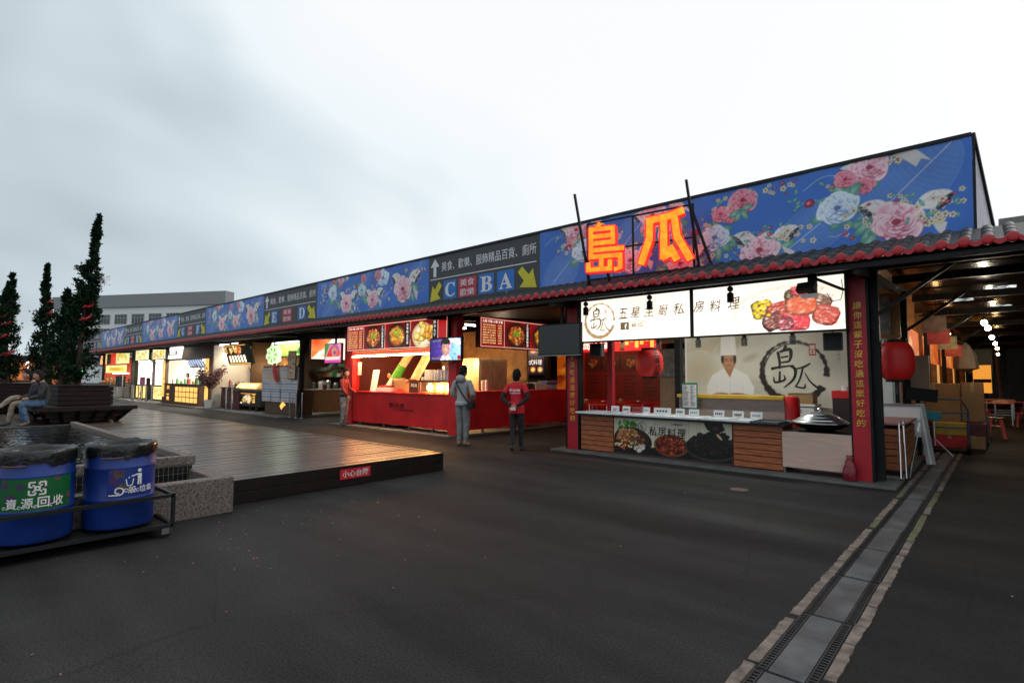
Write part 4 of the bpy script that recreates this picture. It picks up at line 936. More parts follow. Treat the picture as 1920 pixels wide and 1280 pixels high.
# lightbox
cv = Cv(4.6, .80, 100, 'fbf3e4')
for (x_, y_, rx, ry, c) in ((1.7, .5, 1.0, .6, 'f2e4cf'), (.4, .3, .8, .5, 'f7ead6'), (3.3, .1, .9, .5, 'f6e9d6'), (2.6, .7, 1., .4, 'fffaf2')): cv.ell(x_, y_, rx, ry, 0, c, 'fbf3e4', al=.8, g=.8)
cv.ring(.43, .40, .33, .07, 'a5825a', 1, 2.2, (-.2, .12))
cv.ell(3.86, .30, .86, .42, 0, 'fffaf2', 'e6d9c4', g=5); cv.ell(3.9, .33, .72, .3, 0, 'fffdf6', 'f2e6d2')
g = random.Random(8)
for (x_, y_, w_, h_, an, c) in ((3.98, .56, .2, .10, .1, '3a2a14'), (4.05, .62, .18, .07, .1, 'c2202a'), (3.40, .36, .10, .15, .3, '8a7a18'), (3.52, .38, .10, .14, .3, '5a3412'), (3.70, .34, .17, .13, .3, '9a2c1c'), (3.62, .16, .16, .13, .5, '56221c'), (4.28, .42, .16, .12, -.4, '5a3a26'), (4.35, .22, .17, .15, -.4, 'a83424'), (3.95, .16, .19, .16, .0, 'c8202a'), (4.02, .38, .22, .15, .0, 'c84a28'), (3.8, .12, .12, .1, .3, '6a1c24')):
    P = [(math.copysign(abs(math.cos(q))**.55, math.cos(q))*w_*g.uniform(.92, 1.08), math.copysign(abs(math.sin(q))**.55, math.sin(q))*h_*g.uniform(.9, 1.1)) for q in [2*math.pi*k/18 for k in range(18)]]; ca, sa = math.cos(an), math.sin(an)
    cv.poly([(x_+p[0]*ca-p[1]*sa, y_+p[0]*sa+p[1]*ca) for p in P], np.clip(rgb(c)*.6, 0, 1)); cv.poly([(x_+.012+p[0]*.9*ca-p[1]*.86*sa, y_+.02+p[0]*.9*sa+p[1]*.86*ca) for p in P], c)
    for k in range(60):
        cv.ell(x_+g.uniform(-w_, w_)*.85, y_+g.uniform(-h_, h_)*.85, g.uniform(.008, .026), g.uniform(.005, .013), an+g.uniform(-.5, .5), np.clip(rgb(c)*g.uniform(.5, 1.9)+g.choice([0, 0, .12, .3]), 0, 1), al=.6)
    for k in range(9): cv.ell(x_+g.uniform(-w_, w_)*.75, y_+g.uniform(-h_, h_)*.75, g.uniform(.010, .03), g.uniform(.004, .008), an, 'fff0ea', al=.8)
for k in range(80): cv.ell(3.95+g.gauss(0, .28), .32+g.gauss(0, .15), g.uniform(.006, .03), g.uniform(.004, .012), g.uniform(-.5, .8), g.choice(['ffe8dc', 'f0b890', '4a1a14', 'e86a4a', 'c83a30']), al=.5)
cv.ell(3.95, .34, .6, .36, 0, 'fff4e6', al=.14)
for k in range(22): cv.ell(3.42+g.uniform(-.08, .14), .38+g.uniform(-.13, .14), .028, .022, 0, g.choice(['f0c81e', 'e8b810', 'ffe050']))
lb = cv.obj('lightbox_face', front(-6.19, 8.995, 2.22), .0, printmat('lightbox_print', 1.0, .3), st)
MB().box(-6.21, -1.57, 9.0, 9.14, 2.21, 3.03).obj('lightbox_case', BLACK, st)
MB().box(-3.91, -3.85, 8.975, 8.992, 2.2, 3.03).obj('lightbox_bar', BLACK, lb)
for z_ in (2.195, 3.03): MB().box(-6.22, -1.56, 8.97, 9.14, z_, z_+.022).obj('lightbox_bar', BLACK, lb)
fr = front(-6.19, 8.992, 2.22); mb = MB()
for i, (ch, x_) in enumerate(zip('五星主廚私房料理', (.86, 1.12, 1.40, 1.68, 1.97, 2.34, 2.62, 2.93))): letters(mb, fr, ch, x_, .40+.012*math.sin(i*3), .19, .20, .002, .008, .18, wob=.012)
brush_char(mb, fr, BDAO, .21, .22, .32, .44, .002); brush_char(mb, fr, BGUA, .44, .17, .24, .28, .005)
quad(mb, fr, .90, .19, 1.08, .32, .002)
mb.add([fr.p(a, b, .002) for a, b in ((.90, .185), (1.42, .185), (1.42, .192), (.90, .192))], [(0,1,2,3)]); mb.add([fr.p(a, b, .002) for a, b in ((.90, .32), (1.42, .32), (1.42, .327), (.90, .327))], [(0,1,2,3)]); mb.add([fr.p(a, b, .002) for a, b in ((1.413, .19), (1.42, .19), (1.42, .322), (1.413, .322))], [(0,1,2,3)])
letters(mb, fr, '島瓜', 1.13, .215, .25, .085, .002, .01)
mb.obj('lettering', mat('brown_backlit', (.30, .19, .10), .6, var=0, emit=.35), lb)
letters(MB(), fr, 'f', .99, .20, .05, .10, .005, .02).obj('lettering', mat('white_backlit', (1, .97, .9), .6, var=0, emit=.9), lb)
letters(MB(), fr, '御品', .545, .53, .055, .10, .002, .01).obj('seal', mat('seal_red_backlit', (.9, .12, .1), .6, var=0, emit=.6), lb)
# mural wall
MW, MH, MX, MY, MZ = 3.85, 2.75, -5.45, 12.3, .35
cv = Cv(MW, MH, 62, 'cfcdbd'); cv.mottle(.035, .5, 3)
for (x_, y_, rx, ry, an, c) in ((.5, 1.9, .7, .3, .2, 'b9ad92'), (.3, 1.3, .5, .5, 0, 'b8ab8c'), (1.6, .95, .7, .16, -.35, 'aaa48e'), (1.1, 1.95, .5, .2, .5, 'a39c84'), (1.45, 1.6, .25, .1, .4, 'aaa28a'), (2.0, .75, .6, .1, -.5, 'b5b09c')): cv.ell(x_, y_, rx, ry, an, c, 'cfcdbd', al=.75, g=1.5)
cx_, cy_ = .96, 1.30     # painted cook in a tall hat
cv.poly([(cx_-.42, .55), (cx_-.50, .95), (cx_-.36, 1.22), (cx_-.12, 1.36), (cx_+.16, 1.36), (cx_+.42, 1.22), (cx_+.56, .95), (cx_+.5, .55)], 'e6e6e0')
cv.line([(cx_-.3, .6), (cx_-.26, 1.0)], .012, 'd6d6cf'); cv.line([(cx_+.34, .6), (cx_+.3, 1.0)], .012, 'c9c9c2'); cv.line([(cx_+.03, .7), (cx_+.03, 1.2)], .01, 'cfcfc8')
cv.poly([(cx_-.08, 1.36), (cx_+.12, 1.36), (cx_+.04, 1.16)], 'a97a58'); cv.ell(cx_+.02, 1.52, .145, .20, 0, 'c09070', 'a97a58', g=3); cv.ell(cx_-.12, 1.58, .03, .1, 0, '2a1e18'); cv.ell(cx_+.155, 1.58, .03, .1, 0, '2a1e18')
for s_ in (-1, 1): cv.ell(cx_+.02+s_*.055, 1.545, .022, .008, 0, '3a281e'); cv.line([(cx_+.02+s_*.03, 1.575), (cx_+.02+s_*.08, 1.58)], .012, '3a281e')
cv.line([(cx_+.02, 1.54), (cx_+.03, 1.49)], .012, '9a6a4c'); cv.ell(cx_+.02, 1.435, .04, .01, 0, '8a4a3c')
cv.poly([(cx_-.17, 1.66), (cx_+.19, 1.66), (cx_+.17, 2.05), (cx_+.12, 2.12), (cx_-.1, 2.12), (cx_-.15, 2.05)], 'ebebe6')
for k in range(6): cv.line([(cx_-.13+.055*k, 1.67), (cx_-.12+.053*k, 2.08)], .008, 'cfcfc9')
cv.ell(cx_-.2, .74, .22, .08, .1, 'b08060', '9a6a48'); cv.ell(cx_+.24, .74, .24, .08, -.1, 'b08060', '9a6a48')
cv.ring(2.30, 1.30, .62, .15, '211a18', 1, 2.0, (-.35, .16)); cv.ring(2.33, 1.28, .60, .03, '211a18', .8, 4.0, (-.4, .3))
cv.rect(2.60, 1.62, 2.74, 1.86, 'a81c22'); cv.rect(2.625, 1.645, 2.715, 1.735, 'd8ccc0'); cv.rect(2.625, 1.755, 2.715, 1.835, 'd8ccc0'); cv.rect(2.65, 1.67, 2.69, 1.71, 'a81c22')
MB().box(MX-.05, -1.62, MY+.004, MY+.1, .03, 3.2).obj('back_wall', WHITE, st)
mu = cv.obj('mural', front(MX, MY, MZ), .002, PR, st)
mb = MB(); fr = front(MX, MY-.003, MZ)
brush_char(mb, fr, BDAO, 1.86, 1.00, .62, .84); brush_char(mb, fr, BGUA, 2.32, .90, .50, .56, .006)
mb.obj('mural_lettering', INK, mu)
mb = MB()
for i, (x_, y_) in enumerate(((3.02, 2.1), (3.14, 1.9), (3.5, 1.75))): vletters(mb, fr, '五星主廚料', x_, y_, .05, .085, 0, .003)
mb.obj('mural_lettering', mat('faded_grey_print', (.35, .34, .3), .7), mu)
# wall end and hoarding seen past the corner pillar
PGW = mat('pale_green_wall', (.60, .66, .58), .7, var=.08)
MB().box(-1.617, -1.33, MY+.004, MY+.1, .03, 2.32).obj('wall_end', PGW, st)
MB().box(-1.60, -1.45, MY-.006, MY+.001, 1.02, 1.52).obj('wall_notice', PAPER, st); MB().box(-1.41, -1.35, MY-.05, MY+.001, 1.05, 1.55).obj('meter_box', BLACK, st)
MB().box(-1.63, -1.28, MY-.12, MY-.08, 2.26, 3.10).obj('side_hoarding', mat('amber_board', (.26, .13, .05), .3, var=.35, scale=2.2), st)
MB().box(-1.60, -1.42, MY-.135, MY-.122, 2.34, 3.05).obj('clear_sheet', mat('crinkled_plastic', (.20, .21, .2), .15, var=.6, scale=5, bump=.8, bscale=9), st)
# inner counter
ic = MB().box(-4.95, -2.92, 10.75, 11.2, .04, 1.10).obj('inner_counter', mat('pinkish_veneer', (.36, .27, .23), .5, var=.1, stretch=(1, 1, 6)), st)
MB().box(-4.97, -2.92, 10.70, 11.22, 1.102, 1.165).obj('counter_ledge', mat('mustard_edge', (.60, .36, .02), .4), ic)
MB().lathe((-2.915, 10.97, .04), [(.2, 0), (.2, 1.08), (.17, 1.12), (0, 1.13)], 20).obj('counter_end', REDP, ic, smooth='auto')
# plywood side table with steamer
tb_ = thing('steamer_table', 'plywood-fronted steel table carrying a large wok at the stall corner', 'table', (-2.05, 9.5, 0))
MB().box(-2.535, -1.60, 9.17, 9.19, .13, .675).obj('front_panel', PLY, tb_, bevel=.003)
MB().box(-2.55, -1.60, 9.20, 9.85, .655, .685).obj('table_top', STEEL, tb_)
for x_, y_ in ((-2.52, 9.215), (-1.64, 9.215), (-2.52, 9.82), (-1.64, 9.82)): MB().cyl((x_, y_, .035), (x_, y_, .655), .018, n=10).obj('leg', GREYM, tb_)
MB().bar((-2.5, 9.8, .25), (-1.64, 9.8, .25), .02).obj('stretcher', GREYM, tb_)
wk = thing('steamer_wok', 'wide black wok under a stepped shiny aluminium lid', 'wok', (-2.07, 9.53, .69))
MB().lathe((-2.07, 9.53, .69), [(.18, .0), (.30, .05), (.40, .115), (.41, .12), (.39, .12), (.28, .06), (0, .02)], 28).obj('pan', BLACK, wk, smooth='auto')
prof = [(.40, .11), (.40, .125), (.345, .155), (.335, .15), (.33, .165), (.27, .20), (.262, .195), (.255, .21), (.19, .245), (.182, .24), (.175, .252), (.10, .275), (.03, .285), (.03, .31), (.04, .325), (.025, .34), (0, .342)]
MB().lathe((-2.07, 9.53, .70), prof, 36).obj('lid', ALU, wk, smooth='auto')
for s_ in (-1, 1): MB().tube([(-2.07+s_*.40, 9.47, .80), (-2.07+s_*.47, 9.48, .815), (-2.07+s_*.47, 9.58, .815), (-2.07+s_*.40, 9.59, .80)], .012, 6).obj('handle', GREYM, wk)
pb = MB(); g = random.Random(2)
for k in range(9):
    z_ = .04+.36*k/8; r_ = [.085, .10, .105, .10, .09, .075, .055, .032, .05][k]
    for i in range(14): t = i/14*6.283; q = r_*(1+g.uniform(-.14, .14)); pb.v.append((-1.62+q*math.cos(t)*.9, 9.08+q*math.sin(t)*.7, z_))
for k in range(8):
    for i in range(14): j = (i+1) % 14; pb.f.append((k*14+i, k*14+j, k*14+14+j, k*14+14+i))
pb.f.append(tuple(range(112, 126)))
tag(pb.obj('plastic_sack', mat('red_plastic_sack', (.20, .012, .025), .22, var=.5, scale=14, bump=.6, bscale=25), smooth=True, origin=(-1.62, 9.08, .04)), 'red translucent plastic sack slumped against the right pillar', 'bag')
# trays and price cards on the counter
TRAY = mat('white_tray', (.80, .82, .82), .35, var=.06)
for i in range(9):
    x0 = -6.36+.425*i; y0 = 9.05+random.uniform(-.02, .02); z0 = .782
    t_ = MB().box(x0, x0+.40, y0, 9.66, z0, z0+.012).box(x0-.012, x0+.412, y0-.015, y0+.012, z0+.010, z0+.034).box(x0-.012, x0+.412, 9.65, 9.675, z0+.010, z0+.034).box(x0-.012, x0+.008, y0+.013, 9.649, z0+.013, z0+.034).box(x0+.392, x0+.412, y0+.013, 9.649, z0+.013, z0+.034)
    o = t_.obj('serving_tray', TRAY if i < 8 else mat('grey_tray', (.10, .105, .11), .3), origin=(x0+.2, 9.35, z0)); tag(o, f'{"grey" if i == 8 else "white"} serving tray, {ordn(i)} from the left pillar on the planked counter', 'tray', 'trays on the planked counter')
for i, (x_, w_, c) in enumerate(((-5.72, .17, 0), (-5.48, .17, 0), (-5.26, .2, 1), (-5.03, .14, 0), (-4.72, .34, 0), (-4.38, .17, 0), (-4.10, .19, 0), (-3.66, .19, 0), (-3.34, .19, 0), (-3.03, .19, 0))):
    t = thing('price_card', f'{"small red" if c else "small white"} price card, {ordn(i)} from the left pillar on the counter', 'card', (x_, 9.5, .80), 'price cards standing on the counter')
    z0 = .825; MB().rbox((x_+.04, 9.42+.02*(i % 3), z0+.058), (w_, .004, .115), random.uniform(-.08, .08), -.12).obj('card', PAPER if not c else mat('red_card', (.4, .04, .04), .6), t)
    fr = Fr((x_+.04-w_/2, 9.405+.02*(i % 3), z0), (1, 0, 0), (0, .12, 1)); mb = MB()
    for q in range(4): quad(mb, fr, w_*(.18+.17*q), .04, w_*(.18+.17*q)+w_*.11, .07, .006)
    mb.obj('print', INK if i % 3 else mat('grey_print', (.3, .3, .3), .6), t)
    if i in (0, 8): m2_ = MB(); quad(m2_, fr, w_*.25, .018, w_*.7, .03, .007); m2_.obj('print', SRED, t)
# hanging menu card
t = thing('menu_card', 'green-edged white printed menu hanging above the counter', 'menu', (-4.65, 10.6, .85))
MB().box(-4.82, -4.49, 10.60, 10.61, .86, 1.40).obj('board', mat('green_card_edge', (.01, .22, .12), .5), t)
MB().box(-4.80, -4.51, 10.592, 10.599, .90, 1.365).obj('sheet', PAPER, t)
mb = MB(); fr = front(-4.80, 10.59, .90); g = random.Random(3)
for i in range(17): y_ = .44-.025*i; quad(mb, fr, .015, y_, .015+g.uniform(.06, .12), y_+.01, .002); quad(mb, fr, .17, y_, .17+g.uniform(.03, .1), y_+.01, .002)
mb.obj('print', INK, t)
# lanterns
LANT = mat('red_paper_lantern', (.50, .012, .010), .5, var=.12, scale=3, emit=.06)
def lantern(c, r, h, label, txt=None, ang=0):
    t = thing('lantern', label, 'lantern', (c[0], c[1], c[2]+h/2)); prof = []; n = 22
    for k in range(n+1):
        a = -1+2*k/n; rr = r*(1-abs(a)**3.2*.42); prof.append((rr+(.004 if k % 2 else -.002), a*h/2*.96))
    MB().lathe(c, [(.0, -h/2*.96)]+prof+[(0, h/2*.96)], 26).obj('paper_body', LANT, t, smooth=True)
    for s_ in (-1, 1): MB().lathe((c[0], c[1], c[2]+s_*h/2-.02), [(r*.6, 0), (r*.62, .02), (r*.6, .045), (0, .045)], 20).obj('rim', BLACK, t)
    MB().cyl((c[0], c[1], c[2]+h/2), (c[0], c[1], c[2]+h/2+.35), .004, n=5).obj('cord', BLACK, t)
    MB().cyl((c[0], c[1], c[2]-h/2), (c[0], c[1], c[2]-h/2-.2), .008, .014, n=6).obj('tassel', MAROON, t)
    if txt:
        mb = MB(); Zf = Fr((0, 0, 0), (1, 0, 0), (0, 0, 1))
        for i, ch in enumerate(txt): letters(mb, Zf, ch, -.065, .13-.135*i, .13, .125, 0, .01)
        V = []
        for (a, b, z) in mb.v:
            q = z/(h/2); rr = r*(1-min(1, abs(q))**3.2*.42)+.008; an = ang+a/r; V.append((c[0]+rr*math.cos(an), c[1]+rr*math.sin(an), c[2]+z))
        mb.v = V; mb.obj('lettering', INK, t)
lantern((-5.17, 9.9, 1.79), .265, .56, 'red paper lantern hanging inside the corner stall with black characters', '五星滷味', rad(-28))
lantern((-1.12, 9.98, 1.77), .235, .60, 'red paper lantern hanging by the lane outside the corner pillar', '五星滷味', rad(-150))
# pendant lamps: black ribbed holders and clear jars
for i, x_ in enumerate((-5.95, -4.58, -3.15)):
    t = thing('pendant_lamp', f'black ribbed pendant lamp before the lightbox, {ordn(i)} from the left', 'lamp', (x_, 8.8, 3.0), 'pendant lamps along the lightbox')
    MB().cyl((x_, 8.8, 2.98), (x_, 8.8, 3.06), .006, n=6).obj('cord', BLACK, t)
    MB().ball((x_, 8.8, 2.94), .05, sc=(1, 1, .95)).obj('cap', BLACK, t, smooth=True)
    MB().lathe((x_, 8.8, 2.72), [(.0, 0)]+[(.058 if k % 2 else .048, .012*k) for k in range(13)]+[(.02, .17)], 16).obj('holder', BLACK, t)
for i, x_ in enumerate((-5.5, -4.72, -3.95, -3.15, -2.40)):
    t = thing('glass_lamp', f'unlit clear glass lamp below the lightbox, {ordn(i)} from the left', 'lamp', (x_, 9.4, 2.4), 'clear glass lamps below the lightbox')
    MB().lathe((x_, 9.4, 2.04), [(.04, 0), (.048, .01), (.048, .13), (.03, .16), (.03, .2)], 14).obj('glass', mat('smoky_glass', (.25, .27, .28), .15, alpha=.6), t, smooth='auto')
    MB().cyl((x_, 9.4, 2.19), (x_, 9.4, 2.28), .032, n=12).obj('holder', BLACK, t); MB().cyl((x_, 9.4, 2.28), (x_, 9.4, 3.0), .005, n=5).obj('cord', BLACK, t)
for nm, x_, y_, z_, lb_ in (('speaker', -6.15, 9.5, 2.07, 'small grey loudspeaker under the left end of the lightbox'), ('speaker', -1.83, 9.35, 2.06, 'small grey loudspeaker under the right end of the lightbox')):
    t = thing(nm, lb_, 'loudspeaker', (x_, y_, z_)); MB().rbox((x_, y_, z_), (.26, .2, .27), rad(12)).obj('cabinet', mat('grey_speaker', (.09, .095, .09), .6), t, bevel=.015)
    MB().rbox((x_+.02, y_-.102, z_), (.22, .012, .23), rad(12)).obj('grille', mat('speaker_grille', (.03, .03, .03), .8, bump=.5, bscale=300), t)
    MB().bar((x_, y_+.05, z_+.13), (x_, y_+.05, z_+.32), .02).obj('bracket', BLACK, t)
# floodlight on an arm
t = thing('floodlight', 'black floodlight on a bracket before the right end of the lightbox', 'lamp', (-2.0, 8.8, 3.0))
MB().rbox((-2.02, 8.72, 2.83), (.26, .10, .14), rad(-15), rad(-30)).obj('housing', BLACK, t, bevel=.01); MB().bar((-1.9, 8.75, 2.95), (-1.55, 9.05, 2.76), .035).obj('arm', BLACK, t); MB().bar((-1.95, 8.78, 3.06), (-1.95, 8.76, 2.7), .12, .05).obj('bracket', BLACK, t)
MB().rbox((-1.98, 8.69, 2.70), (.22, .01, .06), rad(-10)).obj('lens', mat('lens_glass', (.5, .5, .5), .1), t)
tag(MB().tube([(-1.80, 8.92, 2.75), (-1.74, 8.93, 2.62), (-1.63, 8.94, 2.64), (-1.60, 8.95, 2.75), (-1.62, 9.0, 2.95)], .006, 5).obj('hanging_cable', BLACK, origin=(-1.7, 8.9, 2.7)), 'loop of black cable hanging beside the floodlight', 'cable')
# storage behind
t = thing('foam_box', 'white foam box under the cardboard carton in the corner stall', 'box', (-2.95, 11.8, 0)); MB().box(-3.08, -2.62, 11.62, 12.1, .55, .95).obj('body', WHITE, t, bevel=.01); MB().box(-3.10, -2.60, 11.60, 12.12, .952, 1.0).obj('lid', WHITE, t, bevel=.01); MB().box(-2.98, -2.86, 11.596, 11.599, .87, .93).obj('sticker', SBLUE, t); MB().box(-3.05, -2.65, 11.65, 12.07, .04, .548).obj('stand', STEEL, t)
t = thing('cardboard_carton', 'brown carton lying on the white foam box', 'carton', (-2.87, 11.8, 1.0)); MB().box(-3.09, -2.65, 11.64, 12.0, 1.003, 1.20).obj('body', CARD, t); MB().box(-3.085, -2.66, 11.63, 12.01, 1.201, 1.206).obj('flap', CARD, t)
t = thing('drinks_crate', 'small red-topped cabinet against the painted wall', 'cabinet', (-2.1, 11.9, 0)); MB().box(-2.33, -1.9, 11.7, 12.2, .04, 1.12).obj('body', mat('dark_crate', (.03, .012, .012), .4), t); MB().box(-2.34, -1.89, 11.69, 12.2, 1.122, 1.27).obj('top', REDP, t, bevel=.01); MB().cyl((-2.14, 11.9, 1.27), (-2.14, 11.9, 1.36), .07, n=14).obj('pot', WHITE, t)
def tube_lamp(a, b, label, power, col, m, r=.022, light=True, casing=True, group='fluorescent lamps under the roof'):
    a = Vector(a); b = Vector(b); t = thing('tube_lamp', label, 'lamp', tuple((a+b)/2), group)
    MB().cyl(a, b, r, n=8).obj('tube', m, t)
    if casing: MB().bar(a+Vector((0, 0, r+.022)), b+Vector((0, 0, r+.022)), .07, .03).obj('casing', WHITE, t)
    if light:
        d = b-a; area('tube_light', (a+b)/2-Vector((0, 0, r+.01)), d.length, .06, power, col, (0, 0, math.atan2(d.y, d.x)), t)
    return t
tube_lamp((-4.6, 10.3, 2.96), (-3.3, 10.3, 2.96), 'ceiling tube lamp inside the corner stall', 44, (.97, 1, .95), TUBEW)
tube_lamp((-5.9, 11.1, 2.75), (-5.3, 11.4, 2.75), 'short tube lamp near the red dining corner', 6, (1, .95, .86), TUBEW)
# ================================================================= red noodle stall
st2 = thing('food_stall', 'bright red food stall with backlit bowl menus and red counters on two sides', 'stall', (-13, 9.3, 0))
MB().box(-15.50, -15.02, 9.26, 9.42, .035, 3.05).obj('pillar_board', REDP, st2, bevel=.004)
MB().box(-10.44, -10.14, 9.20, 9.42, .035, 3.05).obj('pillar_board', REDP, st2, bevel=.004)
MB().box(-10.22, -10.16, 13.95, 14.1, .035, 3.1).obj('pillar_board', REDP, st2)
[MB().box(-15.0+1.135*k+.003, -15.0+1.135*(k+1)-.003, 9.28+.003*(k % 2), 9.34, .13+.006*(k % 3), 1.02).obj('counter_panel', REDP, st2, bevel=.004) for k in range(4)]
[MB().box(-10.24, -10.18-.003*(k % 2), 9.44+.9*k+.003, 9.44+.9*(k+1)-.003, .13+.006*(k % 3), 1.10).obj('counter_panel', REDP, st2, bevel=.004) for k in range(5)]
MB().box(-15.0, -10.46, 9.24, 9.85, 1.022, 1.055).obj('counter_top', REDP, st2, bevel=.004); MB().box(-10.80, -10.16, 9.88, 13.94, 1.102, 1.125).obj('counter_top', REDP, st2, bevel=.004)
MB().box(-14.95, -10.5, 9.345, 9.8, .14, 1.0).obj('counter_carcass', MAROON, st2)
for x_ in (-14.6, -13.4, -12.2, -11.2): MB().box(x_, x_+.05, 9.30, 9.36, .03, .128).obj('foot', GREYM, st2)
for y_ in (10.2, 11.4, 12.6, 13.6): MB().box(-10.23, -10.19, y_, y_+.05, .03, .128).obj('foot', GREYM, st2)
MB().box(-15.0, -10.46, 9.30, 9.36, 2.16, 2.26).obj('header', REDD, st2); MB().box(-15.0, -10.46, 9.30, 9.36, 2.262, 3.04).obj('header', MAROON, st2)
MB().box(-15.46, -15.40, 9.44, 13.9, .03, 3.1).obj('side_wall', MAROON, st2)
MB().box(-15.38, -11.2, 13.2, 13.28, .03, 3.1).obj('back_wall', mat('warm_brown_wall', (.34, .19, .08), .6, var=.3), st2)
MB().box(-15.36, -15.02, 9.44, 9.5, 1.1, 2.14).obj('notice_panel', REDP, st2); MB().box(-14.98, -14.78, 9.42, 9.425, 1.55, 1.95).obj('wall_notice', PAPER, st2)
MB().box(-15.46, -15.30, 9.245, 9.255, 1.02, 1.72).obj('wall_notice', PAPER, st2)
letters(MB(), front(-13.1, 9.276, .62), '御品香', 0, 0, .75, .22, .003, .015, .15, wob=.02).obj('lettering', mat('dark_red_lettering', (.10, .004, .006), .5), st2)
letters(MB(), front(-12.9, 9.276, .54), '正宗重慶麻辣燙', 0, 0, 1.0, .06, .003, .008).obj('lettering', mat('dark_red_lettering', (.10, .004, .006), .5), st2)
def menu(cv, x, kind, seed):
    H = cv.H; g = random.Random(seed)
    if kind == 'list':
        cv.rect(x, .03, x+.86, H-.03, '8c1414'); cv.rect(x, .03, x+.86, .035, 'd8c8b0')
    else:
        cv.rect(x, .04, x+1.02, H-.04, '7a1218'); cv.ell(x+.5, .36, .6, .4, 0, 'a82018', '5a0c10', al=.8)
        if kind == 'green': bowl(cv, x+.5, .37, .40, 'c8a080', ORN, 70, seed, True, 'b8501e')
        elif kind == 'soup': bowl(cv, x+.48, .36, .42, 'c89060', GOLD+['e07a2a'], 46, seed, True, 'd8702a')
        elif kind == 'ball':
            cv.ell(x+.45, .33, .45, .36, 0, 'e8d8b8', '9a7850', g=4); foodpile(cv, x+.5, .40, .36, .24, GOLD, 42, seed, .11)
        cv.rect(x+.86, .05, x+1.06, H-.05, '100808'); cv.rect(x+1.075, .03, x+1.085, H-.03, 'e0c8b0')
cv = Cv(4.72, .78, 72, '9a0f12'); menu(cv, .04, 'list', 1); menu(cv, .92, 'green', 2); menu(cv, 2.10, 'soup', 3); menu(cv, 3.26, 'ball', 4)
for (a, b, c_, d_) in ((.02, .02, 4.70, .03), (.02, .75, 4.70, .76), (.02, .02, .03, .76), (4.69, .02, 4.70, .76), (.905, .02, .915, .76)): cv.rect(a, b, c_, d_, 'e6cdb8')
mn_ = cv.obj('menu_lightbox', front(-15.10, 9.10, 2.28), 0, printmat('menu_print', 1.1, .3), st2)
MB().box(-15.12, -10.36, 9.104, 9.28, 2.265, 3.075).obj('menu_case', BLACK, mn_)
WB = mat('white_menu_print', (1, .92, .82), .6, var=0, emit=.8); YB = mat('yellow_menu_print', (1, .75, .3), .6, var=0, emit=.7)
fr = front(-15.10, 9.098, 2.28); mb = MB(); letters(mb, fr, '大辣 中辣 小辣 不辣', .07, .64, .78, .08, .002, .008)
vletters(mb, fr, '正宗重慶麻辣燙', 1.88, .70, .085, .093, .006, .002); vletters(mb, fr, '麻辣鴨血豆腐', 3.06, .70, .085, .1, .006, .002); vletters(mb, fr, '酥炸丸子', 4.22, .70, .085, .11, .006, .002); mb.obj('lettering', WB, mn_)
mb = MB()
for i in range(8): letters(mb, fr, ['麻辣臭豆腐鴨血', '麻辣王子麵', '麻辣冬粉滷味', '麻辣燙', '酸辣湯麵', '麻辣豆皮', '麻辣豬血糕湯', '酥炸豆腐'][i], .08, .56-.068*i, .5, .045, .002, .01); letters(mb, fr, f'{[100,90,100,120,80,70,100,60][i]}', .66, .56-.068*i, .15, .045, .002, .01)
mb.obj('lettering', YB, mn_)
cv = Cv(3.0, .80, 70, '9a0f12'); menu(cv, .05, 'list', 1); menu(cv, .95, 'green', 2); menu(cv, 2.12, 'soup', 3)
for (a, b, c_, d_) in ((.02, .02, 2.98, .03), (.02, .77, 2.98, .78), (.02, .02, .03, .78), (.93, .02, .94, .78)): cv.rect(a, b, c_, d_, 'e6cdb8')
sm = cv.obj('menu_lightbox', side(-10.02, 9.92, 2.29), 0, printmat('menu_print_side', .8, .3), st2)
MB().box(-10.18, -10.024, 9.90, 12.94, 2.28, 3.1).obj('menu_case', BLACK, sm)
fr = side(-10.017, 9.92, 2.29); mb = MB(); letters(mb, fr, '大辣 中辣 小辣 不辣', .08, .66, .78, .08, .002, .008); vletters(mb, fr, '正宗重慶麻辣燙', 1.91, .72, .085, .093, .006, .002); mb.obj('lettering', WB, sm)
mb = MB()
for i in range(8): letters(mb, fr, ['麻辣臭豆腐鴨血', '麻辣王子麵', '麻辣冬粉滷味', '麻辣燙', '酸辣湯麵', '麻辣豆皮', '麻辣豬血糕湯', '酥炸豆腐'][i], .09, .58-.068*i, .5, .045, .002, .01); letters(mb, fr, f'{[100,90,100,120,80,70,100,60][i]}', .67, .58-.068*i, .15, .045, .002, .01)
mb.obj('lettering', YB, sm)
tube_lamp((-15.0, 9.24, 2.125), (-11.3, 9.24, 2.125), 'long pink-warm tube under the red stall header', 40, (1, .50, .24), TUBEP, casing=False, r=.02)
tube_lamp((-14.3, 10.6, 2.9), (-11.3, 10.6, 2.9), 'ceiling tube at the back of the red stall', 85, (1, .60, .26), TUBEW)
